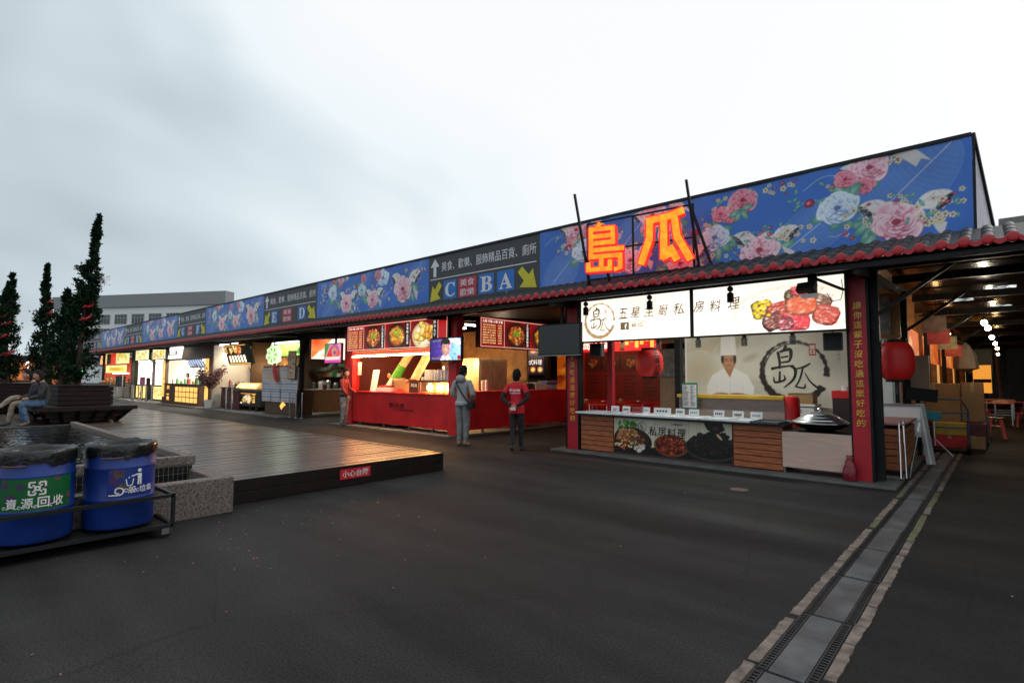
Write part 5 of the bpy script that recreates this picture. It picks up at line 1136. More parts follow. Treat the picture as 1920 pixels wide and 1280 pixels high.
# two slanting ducts
DUCT = mat('yellowed_duct', (.52, .43, .27), .5, var=.15, stretch=(1, 1, 3))
for i, (a, b, lb_) in enumerate((((-14.05, 9.95, 1.15), (-13.1, 10.4, 2.75), 'left slanting yellowed pipe with a green sleeve in the red stall'), ((-13.05, 9.95, 1.1), (-12.25, 10.35, 2.7), 'right slanting yellowed pipe behind the boxes in the red stall'))):
    t = thing('slanting_duct', lb_, 'pipe', a); MB().cyl(a, b, .125, n=20).obj('pipe', DUCT, t, smooth='auto')
    va, vb = Vector(a), Vector(b)
    if i == 0: MB().cyl(va.lerp(vb, .18), va.lerp(vb, .44), .14, n=20).obj('sleeve', mat('green_sleeve', (.06, .30, .03), .5, var=.3, scale=9), t, smooth='auto'); MB().cyl(va.lerp(vb, -.02), va.lerp(vb, .17), .132, n=20).obj('collar', PAPER, t, smooth='auto')
    MB().box(a[0]-.2, a[0]+.2, a[1]-.2, a[1]+.2, .04, a[2]-.02).obj('base', STEEL, t)
# warm display with three lamps, cups on top
dx0, dx1 = -12.30, -10.60
dp = thing('warming_display', 'glass warming cabinet with three glowing lamps on the red counter', 'display', (-11.6, 9.6, 1.06))
MB().box(dx0, dx1, 9.40, 9.82, 1.36, 1.40).obj('top', STEEL, dp); MB().box(dx0, dx1, 9.78, 9.82, 1.06, 1.358).obj('back', mat('warm_steel', (.5, .4, .3), .4, metal=.6), dp)
MB().box(dx0, dx0+.42, 9.385, 9.40, 1.06, 1.40).obj('sign_panel', mat('brown_sign', (.06, .02, .012), .5), dp); letters(MB(), front(dx0+.08, 9.383, 1.10), '御品香', .0, .12, .28, .12, .003, .01, wob=.01).obj('lettering', PAPER, dp)
for i in range(3):
    xc = dx0+.68+.40*i; MB().box(xc-.19, xc-.18, 9.385, 9.40, 1.06, 1.36).obj('mullion', REDD, dp)
    l_ = MB().lathe((xc, 9.58, 1.19), [(0, -.07), (.05, -.06), (.08, -.02), (.085, .04), (.05, .1), (.03, .13)], 14).obj('heat_lamp', glow('heat', (1, .48, .10), 45), dp, smooth=True)
    point('heat_light', (xc, 9.55, 1.22), .07, 55, (1, .50, .16), dp)
MB().box(dx0+.44, dx1, 9.41, 9.77, 1.062, 1.09).obj('tray', mat('amber_tray', (.6, .35, .12), .35, metal=.5), dp)
for r_ in range(9):
    xc = dx0+.36+.135*r_; hn = [.10, .30, .30, .30, .29, .30, .30, .40, .26][r_]
    t = thing('cup_stack', f'stack of white paper cups on the warming cabinet, {ordn(r_)} from the left', 'cups', (xc, 9.6, 1.40), 'cup stacks on the warming cabinet')
    n = int(hn/.02); pf = [(.0, 0)]
    for k in range(n): pf += [(.052, .02*k), (.06, .02*k+.018)]
    MB().lathe((xc, 9.6, 1.402), pf+[(0, .02*n)], 16).obj('cups', PAPER, t)
for (x_, y_, z_, lb_) in ((-11.55, 10.3, 1.95, 'bare warm bulb hanging above the cups, right one'), (-12.2, 10.6, 1.78, 'bare warm bulb hanging above the cups, left one')):
    t = thing('bulb', lb_, 'bulb', (x_, y_, z_)); MB().ball((x_, y_, z_), .045).obj('glass', BULBW, t, smooth=True); MB().cyl((x_, y_, z_+.04), (x_, y_, 3.0), .006, n=5).obj('cord', BLACK, t); point('bulb_light', (x_, y_, z_-.06), .04, 60, (1, .58, .22), t)
# things on the red counter
t = thing('menu_stand', 'white printed stand leaning on the red counter', 'sign', (-14.1, 9.5, 1.06)); MB().rbox((-14.08, 9.45, 1.38), (.32, .012, .66), 0, rad(-10)).obj('board', PAPER, t)
fr = Fr((-14.24, 9.395, 1.06), (1, 0, 0), (0, .18, 1)); mb = MB(); g = random.Random(1)
for i in range(9): quad(mb, fr, .04, .06+.062*i, .04+g.uniform(.12, .25), .085+.062*i, .003)
mb.obj('print', mat('grey_print', (.3, .3, .3), .6), t)
for nm, bx, m_, lb_, ct_ in (('open_carton', (-13.15, -12.62, 9.5, 9.8, 1.06, 1.42), CARD, 'opened brown carton beside the warming cabinet on the red counter', 'carton'), ('plastic_basin', (-13.95, -13.3, 9.42, 9.8, 1.06, 1.18), WHITE, 'low white basin on the red counter', 'basin'), ('metal_pot', (-13.75, -13.35, 9.83, 10.1, 1.06, 1.42), GREYM, 'squat steel pot behind the white basin', 'pot')):
    t = thing(nm, lb_, ct_, ((bx[0]+bx[1])/2, (bx[2]+bx[3])/2, bx[4])); MB().box(*bx).obj('body', m_, t, bevel=.01)
    if nm == 'open_carton':
        MB().rbox((bx[0]-.06, 9.65, 1.40), (.20, .3, .006), 0, .5, 'Y').obj('flap', CARD, t); MB().rbox((bx[1]+.07, 9.65, 1.38), (.20, .3, .006), 0, -.6, 'Y').obj('flap', CARD, t); MB().box(-13.02, -12.75, 9.49, 9.498, 1.1, 1.16).obj('print', SRED, t)
    if nm == 'plastic_basin': MB().box(-13.9, -13.35, 9.46, 9.78, 1.181, 1.24).obj('red_bag', REDP, t, bevel=.02)
    if nm == 'metal_pot': MB().lathe((-13.55, 9.96, 1.42), [(.2, .0), (.2, .03), (.03, .07), (0, .09)], 18).obj('lid', ALU, t)
# fridges and side of the stall
t = thing('steel_fridge', 'tall steel cabinet with yellow lamp light in its colour, inside the red stall side', 'fridge', (-11.5, 11.6, 0)); MB().box(-12.0, -11.05, 10.9, 12.1, .05, 2.05).obj('body', mat('lamp_tinted_fridge', (.55, .44, .26), .35, metal=.5), t, bevel=.02); MB().box(-11.045, -11.02, 10.95, 11.48, .4, 2.0).obj('door', mat('lamp_tinted_fridge', (.5, .4, .25), .35), t, bevel=.01); MB().box(-11.045, -11.02, 11.5, 12.05, .4, 2.0).obj('door', mat('lamp_tinted_fridge', (.5, .4, .25), .35), t, bevel=.01); MB().bar((-11.0, 11.45, .9), (-11.0, 11.45, 1.6), .02).obj('handle', CHROME, t)  # yellow of the stall lamps is put into the steel colour
t = thing('paper_cups_pair', 'pair of tall clear cup stacks by the side counter', 'cups', (-10.7, 10.9, 1.12))
for y_ in (10.72, 10.86): MB().lathe((-10.7, y_, 1.126), [(0, 0)]+[(.045 if k % 2 else .05, .02*k) for k in range(15)]+[(0, .3)], 14).obj('cup_column', PAPER, t)
t = thing('blue_lidded_tub', 'translucent blue lidded tub at the end of the red side counter', 'tub', (-10.7, 13.6, 1.13)); MB().box(-10.9, -10.5, 13.35, 13.9, 1.127, 1.27).obj('body', mat('milky_plastic', (.45, .47, .52), .4), t, bevel=.03); MB().box(-10.91, -10.49, 13.34, 13.91, 1.272, 1.40).obj('lid', mat('blue_plastic_lid', (.16, .18, .34), .25), t, bevel=.05)
for i, (y_, w_, h_, c_) in enumerate(((12.75, .34, .19, (.62, .58, .5)), (13.08, .2, .16, (.7, .6, .42)))):
    t = thing('food_tub', f'{"larger grey" if i == 0 else "smaller cream"} lidded tub on the red side counter', 'tub', (-10.65, y_, 1.13)); MB().box(-10.46, -10.5, y_, y_+w_, 1.127, 1.127+h_).obj('body', mat(f'tub_{i}', c_, .5), t, bevel=.02); MB().box(-10.83, -10.49, y_-.01, y_+w_+.01, 1.129+h_, 1.16+h_).obj('lid', WHITE, t, bevel=.01)
tube_lamp((-10.9, 10.2, 2.95), (-10.9, 11.6, 2.95), 'tube lamp over the side counter of the red stall', 14, (1, .78, .48), TUBEW)
# screens
cv = Cv(1.14, .54, 90, '4a2a86'); cv.grad(0, 0, .5, .54, '32207a', '5a3a9a', False); cv.grad(.62, 0, 1.14, .54, '6ab4e0', 'b8dcf0', False); cv.poly([(.5, 0), (.7, 0), (.85, .54), (.5, .54)], 'd8b0c8'); cv.ell(.9, .5, .3, .08, -.4, 'e6f2fa')
cv.ell(.58, .44, .17, .12, 0, '140f10'); cv.ell(.58, .30, .135, .19, 0, 'd8a48c', 'b8806a', g=3); cv.ell(.58, .46, .15, .07, 0, '140f10'); cv.poly([(.38, 0), (.46, .13), (.58, .08), (.70, .13), (.82, 0)], 'e2e0ea')
for s_ in (-1, 1): cv.ell(.58+s_*.05, .33, .022, .01, 0, '2a1a16'); cv.line([(.58+s_*.03, .36), (.58+s_*.08, .365)], .012, '2a1a16')
cv.ell(.58, .21, .04, .012, 0, '9a4a48'); cv.line([(.58, .32), (.59, .26)], .012, 'b07a64'); cv.rect(.05, .03, .5, .07, 'c0a040', .5); cv.ell(1.08, .06, .06, .06, 0, 'b01c2c'); cv.rect(.42, .0, .8, .05, 'cfd0dc', .6); cv.line([(.1, .48), (.4, .5)], .03, '6a9a50', .7); cv.ell(.62, .28, .07, .12, 0, 'e6b8a0', 'd8a48c', al=.6); cv.ell(.50, .30, .05, .15, 0, '9a6450', al=.45); cv.mottle(.10, .05, 5)
def screen(name, x0, x1, y, z0, z1, label, cvs=None, m=None):
    t = thing(name, label, 'television', ((x0+x1)/2, y, z0)); MB().box(x0-.03, x1+.03, y, y+.07, z0-.035, z1+.03).obj('casing', BLACK, t, bevel=.008)
    if cvs: cvs.obj('picture', front(x0, y-.002, z0), 0, m, t)
    else: MB().box(x0, x1, y-.004, y-.001, z0, z1).obj('screen', mat('dark_screen', (.006, .007, .008), .18), t); MB().box(x0-.03, x1+.03, y-.006, y-.001, z0-.036, z0-.018).obj('bezel_strip', GREYM, t)
    xm = (x0+x1)/2
    MB().bar((xm, y+.1, z1-.1), (xm, y+.12, 3.02), .05).obj('hanger', BLACK, t)
screen('television', -10.80, -9.66, 8.9, 1.92, 2.46, 'television showing a talking man, hung under the eave of the red stall', cv, printmat('screen_picture', .9, .2))
screen('television', -7.19, -6.16, 8.88, 1.98, 2.58, 'switched-off black television hung beside the corner stall')
# ================================================================= red dining corner and rear stalls seen through the passages
dn = thing('dining_wall', 'red rear wall with bowl menus behind the corner stall', 'wall', (-9.4, 16, 0))
MB().box(-11.0, -7.75, 16.0, 16.1, 0, 3.0).obj('wall', REDP, dn); MB().box(-7.9, -7.7, 15.85, 16.12, 0, 3.1).obj('corner_post', MAROON, dn)
cv = Cv(3.0, 1.9, 40, '8a140f'); cv.rect(.0, .95, 3.0, 1.55, '5a0f0c')
for k in range(4):
    cv.rect(.05+.75*k, 1.0, .75+.75*k, 1.52, '701410'); bowl(cv, .33+.75*k, 1.25, .24, 'c8a060', GOLD if k % 2 else ORN, 26, 60+k, False); cv.rect(.62+.75*k, 1.02, .71+.75*k, 1.5, '180808')
g = random.Random(5)
for r_ in range(6):
    for c_ in range(4): cv.rect(.1+.72*c_, .78-.12*r_, .1+.72*c_+g.uniform(.3, .5), .83-.12*r_, '5a0c0a')
cv.obj('menu_print', front(-10.85, 15.99, .75), 0, PR, dn)
t = thing('shop_header', 'red backlit header with large white characters behind the corner stall', 'sign', (-9.4, 15.7, 2.6)); MB().box(-11.0, -7.85, 15.62, 15.8, 2.38, 2.98).obj('case', glow('red_header', (.75, .02, .02), .7), t); letters(MB(), front(-10.7, 15.61, 2.46), '御品香', 0, 0, 1.3, .45, .004, .012, .15, wob=.02).obj('lettering', WB, t); 
g = random.Random(6); mb = MB(); fr = front(-9.2, 15.61, 2.42); [quad(mb, fr, .18*k, .05+.1*(k % 3), .18*k+.13, .3+.1*(k % 2), .004) for k in range(7)]; mb.obj('dish_pictures', OSIGN, t)
point('header_light', (-9.4, 14.9, 2.75), .15, 16, (1, .6, .4), t)
for i, (x_, y_) in enumerate(((-9.6, 14.2), (-8.6, 13.6), (-8.9, 15.1), (-7.9, 14.4))):
    t = thing('dining_table', f'small red-topped dining table, {ordn(i)} from the left, in the red dining corner', 'table', (x_, y_, 0), 'tables in the red dining corner'); MB().box(x_-.35, x_+.35, y_-.3, y_+.3, .70, .73).obj('top', REDP, t, bevel=.005)
    for a, b in ((-.3, -.25), (.3, -.25), (-.3, .25), (.3, .25)): MB().cyl((x_+a, y_+b, 0), (x_+a*.8, y_+b*.8, .70), .014, n=6).obj('leg', CHROME, t)
    s_ = thing('condiment_bowl', f'bright condiment bowl on the {ordn(i)} small red dining table', 'bowl', (x_, y_, .73), 'bowls in the red dining corner'); MB().lathe((x_, y_, .732), [(.05, 0), (.1, .07), (.09, .07), (0, .05)], 14).obj('bowl', mat(f'bowl_{i%2}', (.5, .04, .03) if i % 2 else (.35, .5, .12), .4), s_); MB().ball((x_, y_, .80), .06, sc=(1, 1, .6)).obj('food', mat('pale_food', (.7, .55, .4), .6), s_)
    for s2 in (-1, 1):
        u_ = thing('stool', f'red stool {"left" if s2 < 0 else "right"} of the {ordn(i)} small red dining table', 'stool', (x_+s2*.5, y_-.15, 0), 'stools in the red dining corner'); MB().lathe((x_+s2*.5, y_-.15, 0), [(.16, 0), (.13, .42), (.15, .43), (.15, .46), (0, .46)], 12).obj('body', REDP, u_)
t = thing('drape_panel', 'grey plastic-wrapped partition between the red dining corner and the painted wall', 'partition', (-6.4, 14, 0)); MB().box(-7.0, -5.6, 14.0, 14.06, 0, 1.5).obj('panel', mat('beige_partition', (.35, .27, .2), .6), t); MB().box(-7.0, -5.6, 13.98, 14.0, 1.52, 2.3).obj('plastic', mat('crinkled_plastic', (.20, .21, .2), .15, var=.6, scale=5, bump=.8, bscale=9), t); MB().box(-7.05, -5.55, 13.9, 14.0, 2.45, 2.75).obj('roller_shutter', mat('brass_shutter', (.32, .22, .06), .4, var=.2, stretch=(12, 1, 1)), t)
# rear thai stall
bk = thing('rear_stall', 'dark rear stall with rows of round dish menus seen down the passage', 'stall', (-14, 16.6, 0))
MB().box(-16.5, -12.2, 16.6, 16.7, 0, 3.2).obj('back_wall', mat('aubergine_wall', (.03, .012, .02), .6), bk); MB().box(-16.4, -12.3, 15.6, 16.2, 0, 1.05).obj('counter', WOODC, bk)
cv = Cv(3.2, .95, 44, '1c0d18')
for k in range(9):
    cv.ell(.2+.35*k, .86, .13, .07, 0, 'e88a3a', '8a3a12', g=2); cv.ell(.2+.35*k, .18, .14, .12, 0, 'e0a050' if k % 2 else 'c8c0b0', '7a4018', g=2); cv.ell(.2+.35*k, .18, .08, .06, 0, 'f0c060' if k % 3 else 'd06020')
cv.rect(0, .60, 3.2, .66, '3a2030'); 
mn2 = cv.obj('menu_lightbox', front(-15.9, 15.98, 1.62), 0, PRB, bk); MB().box(-15.95, -12.65, 15.985, 16.1, 1.58, 2.6).obj('menu_case', BLACK, mn2)
letters(MB(), front(-15.8, 15.975, 1.98), '泰發泰式料理', 0, 0, 1.4, .2, .003, .006).obj('lettering', WB, mn2); letters(MB(), front(-14.1, 15.975, 1.98), '泰發泰式料理', 0, 0, 1.3, .2, .003, .006).obj('lettering', WB, mn2)
MB().box(-12.62, -12.45, 15.9, 16.07, 0, 3.3).obj('post', BLACK, bk)
point('rear_light', (-14.0, 15.0, 2.6), .1, 22, (1, .75, .5), bk)
om = thing('orange_mural_wall', 'warm orange photo wall at the end of the passage', 'wall', (-11.6, 16.5, 0)); cv = Cv(1.9, 2.9, 40, 'b8520f'); g = random.Random(3)
for k in range(60): cv.ell(g.uniform(0, 1.9), g.uniform(0, 2.9), g.uniform(.08, .3), g.uniform(.05, .16), g.uniform(-.4, .4), g.choice(['6a1f08', 'd8781e', '8a2f0c', 'e89a2e', '4a1406']), al=.55)
cv.obj('print', front(-12.4, 16.4, .1), 0, PRD, om); MB().box(-12.4, -10.5, 16.41, 16.5, 0, 3.1).obj('wall', MAROON, om)
# ================================================================= stalls farther along the hall
def stall_box(label, x0, x1, y0, y1, wallm, roofz=3.0, cm=None, cz=.95, cy=None):
    t = thing('food_stall', label, 'stall', ((x0+x1)/2, y0, 0)); 
    MB().box(x0, x1, y1, y1+.08, .03, roofz).obj('back_wall', wallm, t)
    for x_ in ((x0, x1) if 'striped' not in label else (x0,)): MB().box(x_-.05, x_+.05, y0+.1, y1, .03, roofz).obj('side_wall', wallm, t)
    if cm: MB().box(x0+.2, x1-.2, y0, y0+.5, .04, cz).obj('counter', cm, t); MB().box(x0+.15, x1-.15, y0-.04, y0+.54, cz+.002, cz+.04).obj('counter_top', STEEL, t)
    return t
def backlit(cv, name, fr, m, parent, case=.08):
    o = cv.obj(name, fr, 0, m, parent); W, H = cv.W, cv.H
    MB().prism([(-.03, -.03), (W+.03, -.03), (W+.03, H+.03), (-.03, H+.03)], fr.p(0, 0, -.003), fr.ex, fr.ey, case).obj('case', BLACK, o); return o
# -- third stall: wood counter on the passage side, striped cloth over the front
s3 = stall_box('shut stall half covered with blue striped cloth', -24.4, -19.75, 9.9, 13.5, mat('smoky_brown_wall', (.10, .06, .035), .6))
MB().box(-19.9, -19.8, 10.55, 12.6, .1, .95).obj('side_counter', WOODC, s3); MB().box(-20.3, -19.74, 10.5, 12.65, .952, .99).obj('counter_top', mat('pale_top', (.5, .42, .32), .4), s3)
cv = Cv(2.8, .85, 40, 'fff0e0'); cv.poly([(0, 0), (.9, .85), (0, .85)], 'e87a3a'); cv.ell(.2, .7, .5, .4, 0, 'd8401e', 'f0a060', al=.8); cv.poly([(1.4, 0), (2.8, .2), (2.8, .85), (1.9, .85)], 'cfe89a'); cv.ell(2.5, .5, .3, .25, 0, '8ac84a', 'cfe89a', al=.8)
for k in range(6): cv.rect(.45+.16*k, .12, .55+.16*k, .2, 'f0c060')
backlit(cv, 'side_lightbox', side(-19.66, 10.3, 2.18), PRB, s3)
cv = Cv(2.4, .5, 36, '8ab84a'); cv.ell(.2, .2, .4, .3, 0, '3a6a20', '8ab84a'); cv.ell(2.1, .2, .25, .12, .3, '2a4a18'); cv.rect(.0, .0, .4, .5, 'c8d0b0', .6)
backlit(cv, 'header_lightbox', front(-23.0, 10.45, 2.36), PRB, s3)
t = thing('cabbage_sign', 'round leafy green glowing sign above the shut stall', 'sign', (-21.6, 9.7, 2.0)); mb = MB(); g = random.Random(2); pts = []
for k in range(22): a = 2*math.pi*k/22; r_ = .50*(1+.14*math.sin(k*2.3)); pts.append((r_*1.15*math.cos(a), r_*.8*math.sin(a)))
mb.prism(pts, (-21.7, 9.72, 2.36), (1, 0, 0), (0, 0, 1), .12); mb.obj('body', glow('leaf_green', (.80, .95, .60), .85), t)
mb = MB(); fr = front(-21.7, 9.715, 2.36)
for k in range(7): a = k*.9; mb.prism([(.1*math.cos(a), .08*math.sin(a)), (.42*math.cos(a-.2), .3*math.sin(a-.2)), (.4*math.cos(a+.25), .3*math.sin(a+.25))], fr.p(0, 0, .006), fr.ex, fr.ey, .004)
mb.obj('leaf_print', glow('leaf_deep', (.25, .60, .12), .7), t)
MB().bar((-21.7, 9.78, 2.7), (-21.7, 9.78, 3.05), .04).obj('hanger', BLACK, t)
tube_lamp((-22.8, 10.2, 2.88), (-20.5, 10.2, 2.88), 'cool tube above the green sign', 20, (.95, 1, .9), TUBEC)
cw = thing('covered_counter', 'dark wooden counter under the striped cloth', 'counter', (-20.7, 9.7, 0)); MB().box(-22.0, -19.45, 9.62, 10.3, .05, 1.0).obj('body', mat('old_brown_wood', (.10, .05, .025), .5, var=.3, stretch=(5, 5, 1)), cw); MB().add([(-20.7, 9.61, .36), (-20.45, 9.61, .55), (-20.2, 9.61, .42), (-20.4, 9.61, .33), (-20.55, 9.61, .22)], [(0,1,2,3,4)]).obj('painted_mark', OSIGN, cw)
cv = Cv(2.9, 1.35, 34, 'dcd2ce'); g = random.Random(9)
for k in range(13): cv.rect(0, .04+.105*k, 2.9, .085+.105*k, '6a8ab4' if k < 7 else 'a89a98', .7)
cv.ell(.9, 1.05, .9, .4, 0, 'f0b888', 'dcd2ce', al=.6)  # orange lamp light painted over the upper part of the cloth
cl = cv.obj('striped_cloth', front(-22.1, 9.56, .52), 0, printmat('cloth_print', 0, .9), None, wave=lambda x, y: .05*np.sin(x*7+y*2)+.03*np.sin(x*17)*(1.4-y)); tag(cl, 'blue and white striped cloth draped over the shut stall front', 'cloth')
MB().bar((-22.2, 9.6, 1.88), (-19.2, 9.6, 1.88), .04).obj('cloth_rail', STEEL, s3)
sk_ = MB().prism([(0, .62), (.22, .66), (.24, .35), (.42, .1), (.46, -.05), (.36, -.1), (.2, .0), (.02, .3)], (-21.05, 9.44, 1.36), (1, 0, 0), (0, 0, 1), .05).obj('stocking', REDP, bevel=.02, origin=(-21, 9.44, 1.36)); tag(sk_, 'red felt stocking pinned on the striped cloth', 'stocking')
cv = Cv(.55, 1.0, 50, 'c8a890'); g = random.Random(12)
for k in range(14): cv.ell(g.uniform(.1, .45), .12+.06*k, .1, .05, 0, g.choice(['b83a2a', 'e0b060', '4a7a3a', 'e8e0d0', 'd87a3a']), al=.85)
ps_ = thing('hanging_poster', 'narrow food poster hanging on the dark post', 'poster', (-19.4, 9.5, 1.4)); backlit(cv, 'sheet', front(-19.75, 9.45, 1.42), PR, ps_, .02)
screen('television', -16.55, -15.55, 9.15, 1.95, 2.55, 'bright colourful television beside the red stall', (lambda c: (c.ell(.6, .35, .3, .25, 0, 'f0b030', 'a040a0'), c.poly([(0, .1), (.3, .6), (0, .6)], '3a8a2a'), c.poly([(0, .05), (.35, .55), (.5, .05)], 'd82a2a'), c.rect(0, 0, 1, .16, 'd040a0'), c.rect(.05, .1, .95, .2, 'f0d8c0'), c.ell(.62, .33, .08, .06, 0, '7a3a9a'), c.ell(.85, .3, .1, .08, 0, 'e84a2a'), c)[-1])(Cv(1.0, .6, 50, 'e890b0')), printmat('screen_picture_two', .8, .2))
for i, (x_, y_) in enumerate(((-19.35, 9.35), (-18.95, 9.4), (-18.6, 9.45))):
    t = thing('stanchion', f'steel barrier post beside the striped cloth, {ordn(i)} from the left', 'barrier post', (x_, y_, 0), 'steel barrier posts'); MB().lathe((x_, y_, .0), [(.15, 0), (.15, .015), (.03, .03), (.028, .85), (.035, .86), (.035, .9), (0, .91)], 12).obj('pole', CHROME, t)
# -- wheeled fried-food cart with tilted menu
fc = thing('food_cart', 'dark wheeled fried-food cart with glowing display and picture panels', 'cart', (-23.9, 10, 0)); cx0, cx1 = -25.5, -22.9
MB().box(cx0, cx1, 9.8, 10.6, .2, .86).obj('body', mat('cart_black', (.03, .028, .026), .35), fc, bevel=.02); MB().box(cx0-.05, cx1+.05, 9.7, 10.65, .862, .95).obj('tray', GREYM, fc)
for x_ in (cx0+.3, cx1-.3): MB().cyl((x_, 9.78, .13), (x_, 9.86, .13), .13, n=16).obj('wheel', BLACK, fc)
cv = Cv(1.9, .5, 40, '12100e'); foodpile(cv, .95, .24, .5, .13, GOLD+['f0e0c0', 'd87a2a'], 40, 3, .09); cv.ell(1.2, .25, .14, .2, 0, 'f0e8d8', 'c8a070'); cv.rect(0, .03, .5, .09, 'f0ece0'); cv.rect(0, .46, 1.9, .5, 'd89a3a'); [cv.rect(1.55, .1+.1*k, 1.8, .16+.1*k, 'e0b050') for k in range(4)]
cv.obj('panel', front(cx0+.3, 9.795, .28), .002, PRB, fc)
cv = Cv(2.3, .32, 40, 'c8862a'); [cv.poly([(.1+.23*k, .04), (.22+.23*k, .04), (.32+.23*k, .28), (.2+.23*k, .28)], 'fff0c0') for k in range(9)]
cv.obj('display', Fr((cx0+.15, 9.72, .96), (1, 0, 0), (0, .6, .8)), .0, printmat('hot_display', 1.6), fc)
MB().box(cx0, cx1, 9.95, 10.6, .952, 1.2).obj('display_back', mat('warm_steel', (.5, .4, .3), .4, metal=.6), fc)
tm_ = thing('tilted_menu', 'tilted backlit picture menu above the food cart', 'sign', (-24.5, 9.5, 2.3)); cv = Cv(2.7, .85, 44, '120c0a')
foodpile(cv, 1.3, .62, .8, .14, GOLD+['d83a1e', 'f0f0d0'], 50, 4, .1); [cv.poly([(.25+.36*k, .08), (.48+.36*k, .08), (.5+.36*k, .4), (.27+.36*k, .4)], 'fff2d0') for k in range(6)]; [cv.rect(.05, .5+.1*k, .3, .56+.1*k, 'f0c060') for k in range(3)]; cv.rect(0, .0, 2.7, .04, 'f0b050'); cv.rect(0, .81, 2.7, .85, 'f0b050')
frt = Fr((-25.6, 9.55, 2.02), (1, -.06, 0), (0, -.35, 1)); backlit(cv, 'menu_face', frt, printmat('hot_menu', 1.3), tm_, .16); MB().bar((-24.3, 9.5, 2.8), (-24.3, 9.6, 3.05), .05).obj('hanger', BLACK, tm_)
lt = thing('lattice_screen', 'dark diagonal lattice screen behind the food cart', 'lattice', (-24.6, 11, 0)); LAT = mat('lattice_wood', (.10, .05, .03), .6)
for k in range(16):
    x_ = -26.2+.22*k
    for d_ in (-1, 1): MB().bar((x_, 10.98+.02*d_, .9), (x_+d_*.8, 10.98+.02*d_, 2.0), .05, .02, (0, 1, 0)).obj('slat', LAT, lt)
MB().box(-26.8, -22.0, 11.1, 11.2, .03, 2.9).obj('backing', mat('beige_wall', (.17, .10, .055), .7), lt)
tube_lamp((-26.6, 10.2, 2.6), (-24.6, 10.2, 2.6), 'white tube over the dark maroon counter', 22, (1, .93, .82), TUBEW); tube_lamp((-28.6, 10.1, 3.02), (-26.2, 10.1, 3.02), 'upper white tube left of the tilted menu', 12, (1, .95, .85), TUBEW)
tube_lamp((-28.8, 10.0, 2.55), (-26.4, 10.0, 2.55), 'lower white tube left of the tilted menu', 12, (1, .95, .85), TUBEW)
wsg = thing('white_shop_sign', 'white backlit sign with dark characters beside the tilted menu', 'sign', (-26, 10, 2.4)); MB().box(-26.9, -25.6, 9.9, 10.0, 2.62, 2.98).obj('case', WSIGN, wsg); letters(MB(), front(-26.7, 9.896, 2.68), '平口百', 0, 0, .8, .24, .003, .01).obj('lettering', INK, wsg) if False else None
mc = thing('maroon_counter', 'dark maroon counter beside the pink blossom tree', 'counter', (-26, 10, 0)); MB().box(-27.0, -24.9, 9.75, 10.4, .04, .95).obj('body', MAROON, mc); MB().box(-27.05, -24.85, 9.7, 10.45, .952, .99).obj('top', BLACK, mc)
for i, (x_, y_) in enumerate(((-25.15, 9.3), (-24.65, 9.35))):
    t = thing('stanchion', f'steel barrier post before the maroon counter, {"left" if i == 0 else "right"} one', 'barrier post', (x_, y_, 0), 'steel barrier posts'); MB().lathe((x_, y_, 0), [(.16, 0), (.16, .015), (.04, .03), (.035, .9), (.045, .91), (.045, .97), (0, .98)], 12).obj('pole', CHROME, t)
# -- pink blossom tree in a pot
bt = thing('potted_blossom_tree', 'artificial pink blossom tree in a white pot', 'plant', (-27.1, 9.25, 0)); MB().lathe((-27.1, 9.25, .035), [(.13, 0), (.19, .36), (.2, .38), (.17, .38), (0, .34)], 18).obj('pot', WHITE, bt)
trk = MB(); bl = MB(); g = random.Random(4)
trk.tube([(-27.1, 9.25, .3), (-27.05, 9.25, .8), (-27.12, 9.22, 1.2)], [.04, .03, .025], 7)
for k in range(16):
    a = g.uniform(0, 6.28); h_ = g.uniform(.9, 1.25); l2 = g.uniform(.45, 1.0); e_ = Vector((-27.1+l2*.75*math.cos(a), 9.25+l2*.6*math.sin(a), h_+l2*.75+g.uniform(-.2, .2))); s0 = Vector((-27.1, 9.24, h_-.1)); trk.tube([s0, s0.lerp(e_, .5)+Vector((0, 0, .08)), e_], [.014, .009, .004], 4)
    for q in range(85):
        p = s0.lerp(e_, g.uniform(.25, 1.05))+Vector((g.gauss(0, .08), g.gauss(0, .08), g.gauss(0, .08))); s_ = g.uniform(.02, .04); u = Vector((g.gauss(0, 1), g.gauss(0, 1), g.gauss(0, 1))).normalized(); v = u.orthogonal().normalized()*s_; w_ = u.cross(v)
        bl.add([p-v-w_, p+v-w_, p+v+w_, p-v+w_], [(0,1,2,3)])
trk.obj('trunk', mat('dark_bark', (.05, .03, .02), .8), bt); bl.obj('crown', mat('pink_blossom', (.26, .14, .14), .8, var=.4, scale=6), bt)
# -- glowing lattice-front booth
gb = stall_box('booth with glowing amber grid counter and lit pillars', -34.6, -27.4, 9.4, 13, mat('cream_lit_wall', (.7, .66, .56), .6, var=.05), 2.95)
MB().box(-34.2, -28.9, 9.4, 9.95, .05, 1.05).obj('counter', mat('walnut_panel', (.10, .04, .018), .45, var=.2), gb); MB().box(-34.3, -28.8, 9.36, 10.0, 1.052, 1.09).obj('counter_top', BLACK, gb)
AMB = mat('amber_glow_panel', (1, .50, .12), .5, var=.2, scale=3, emit=1.0)
for r_ in range(3):
    for c_ in range(6): x_ = -32.35+.56*c_; MB().box(x_+.05, x_+.49, 9.385, 9.398, .17+.27*r_, .40+.27*r_).obj('glow_pane', AMB, gb)
for r_ in range(3): letters(MB(), front(-33.75, 9.398, .20+.29*r_), '煮一滷'[r_], 0, 0, .42, .22 if r_ != 1 else .06, .005, .05).obj('lettering', AMB, gb)
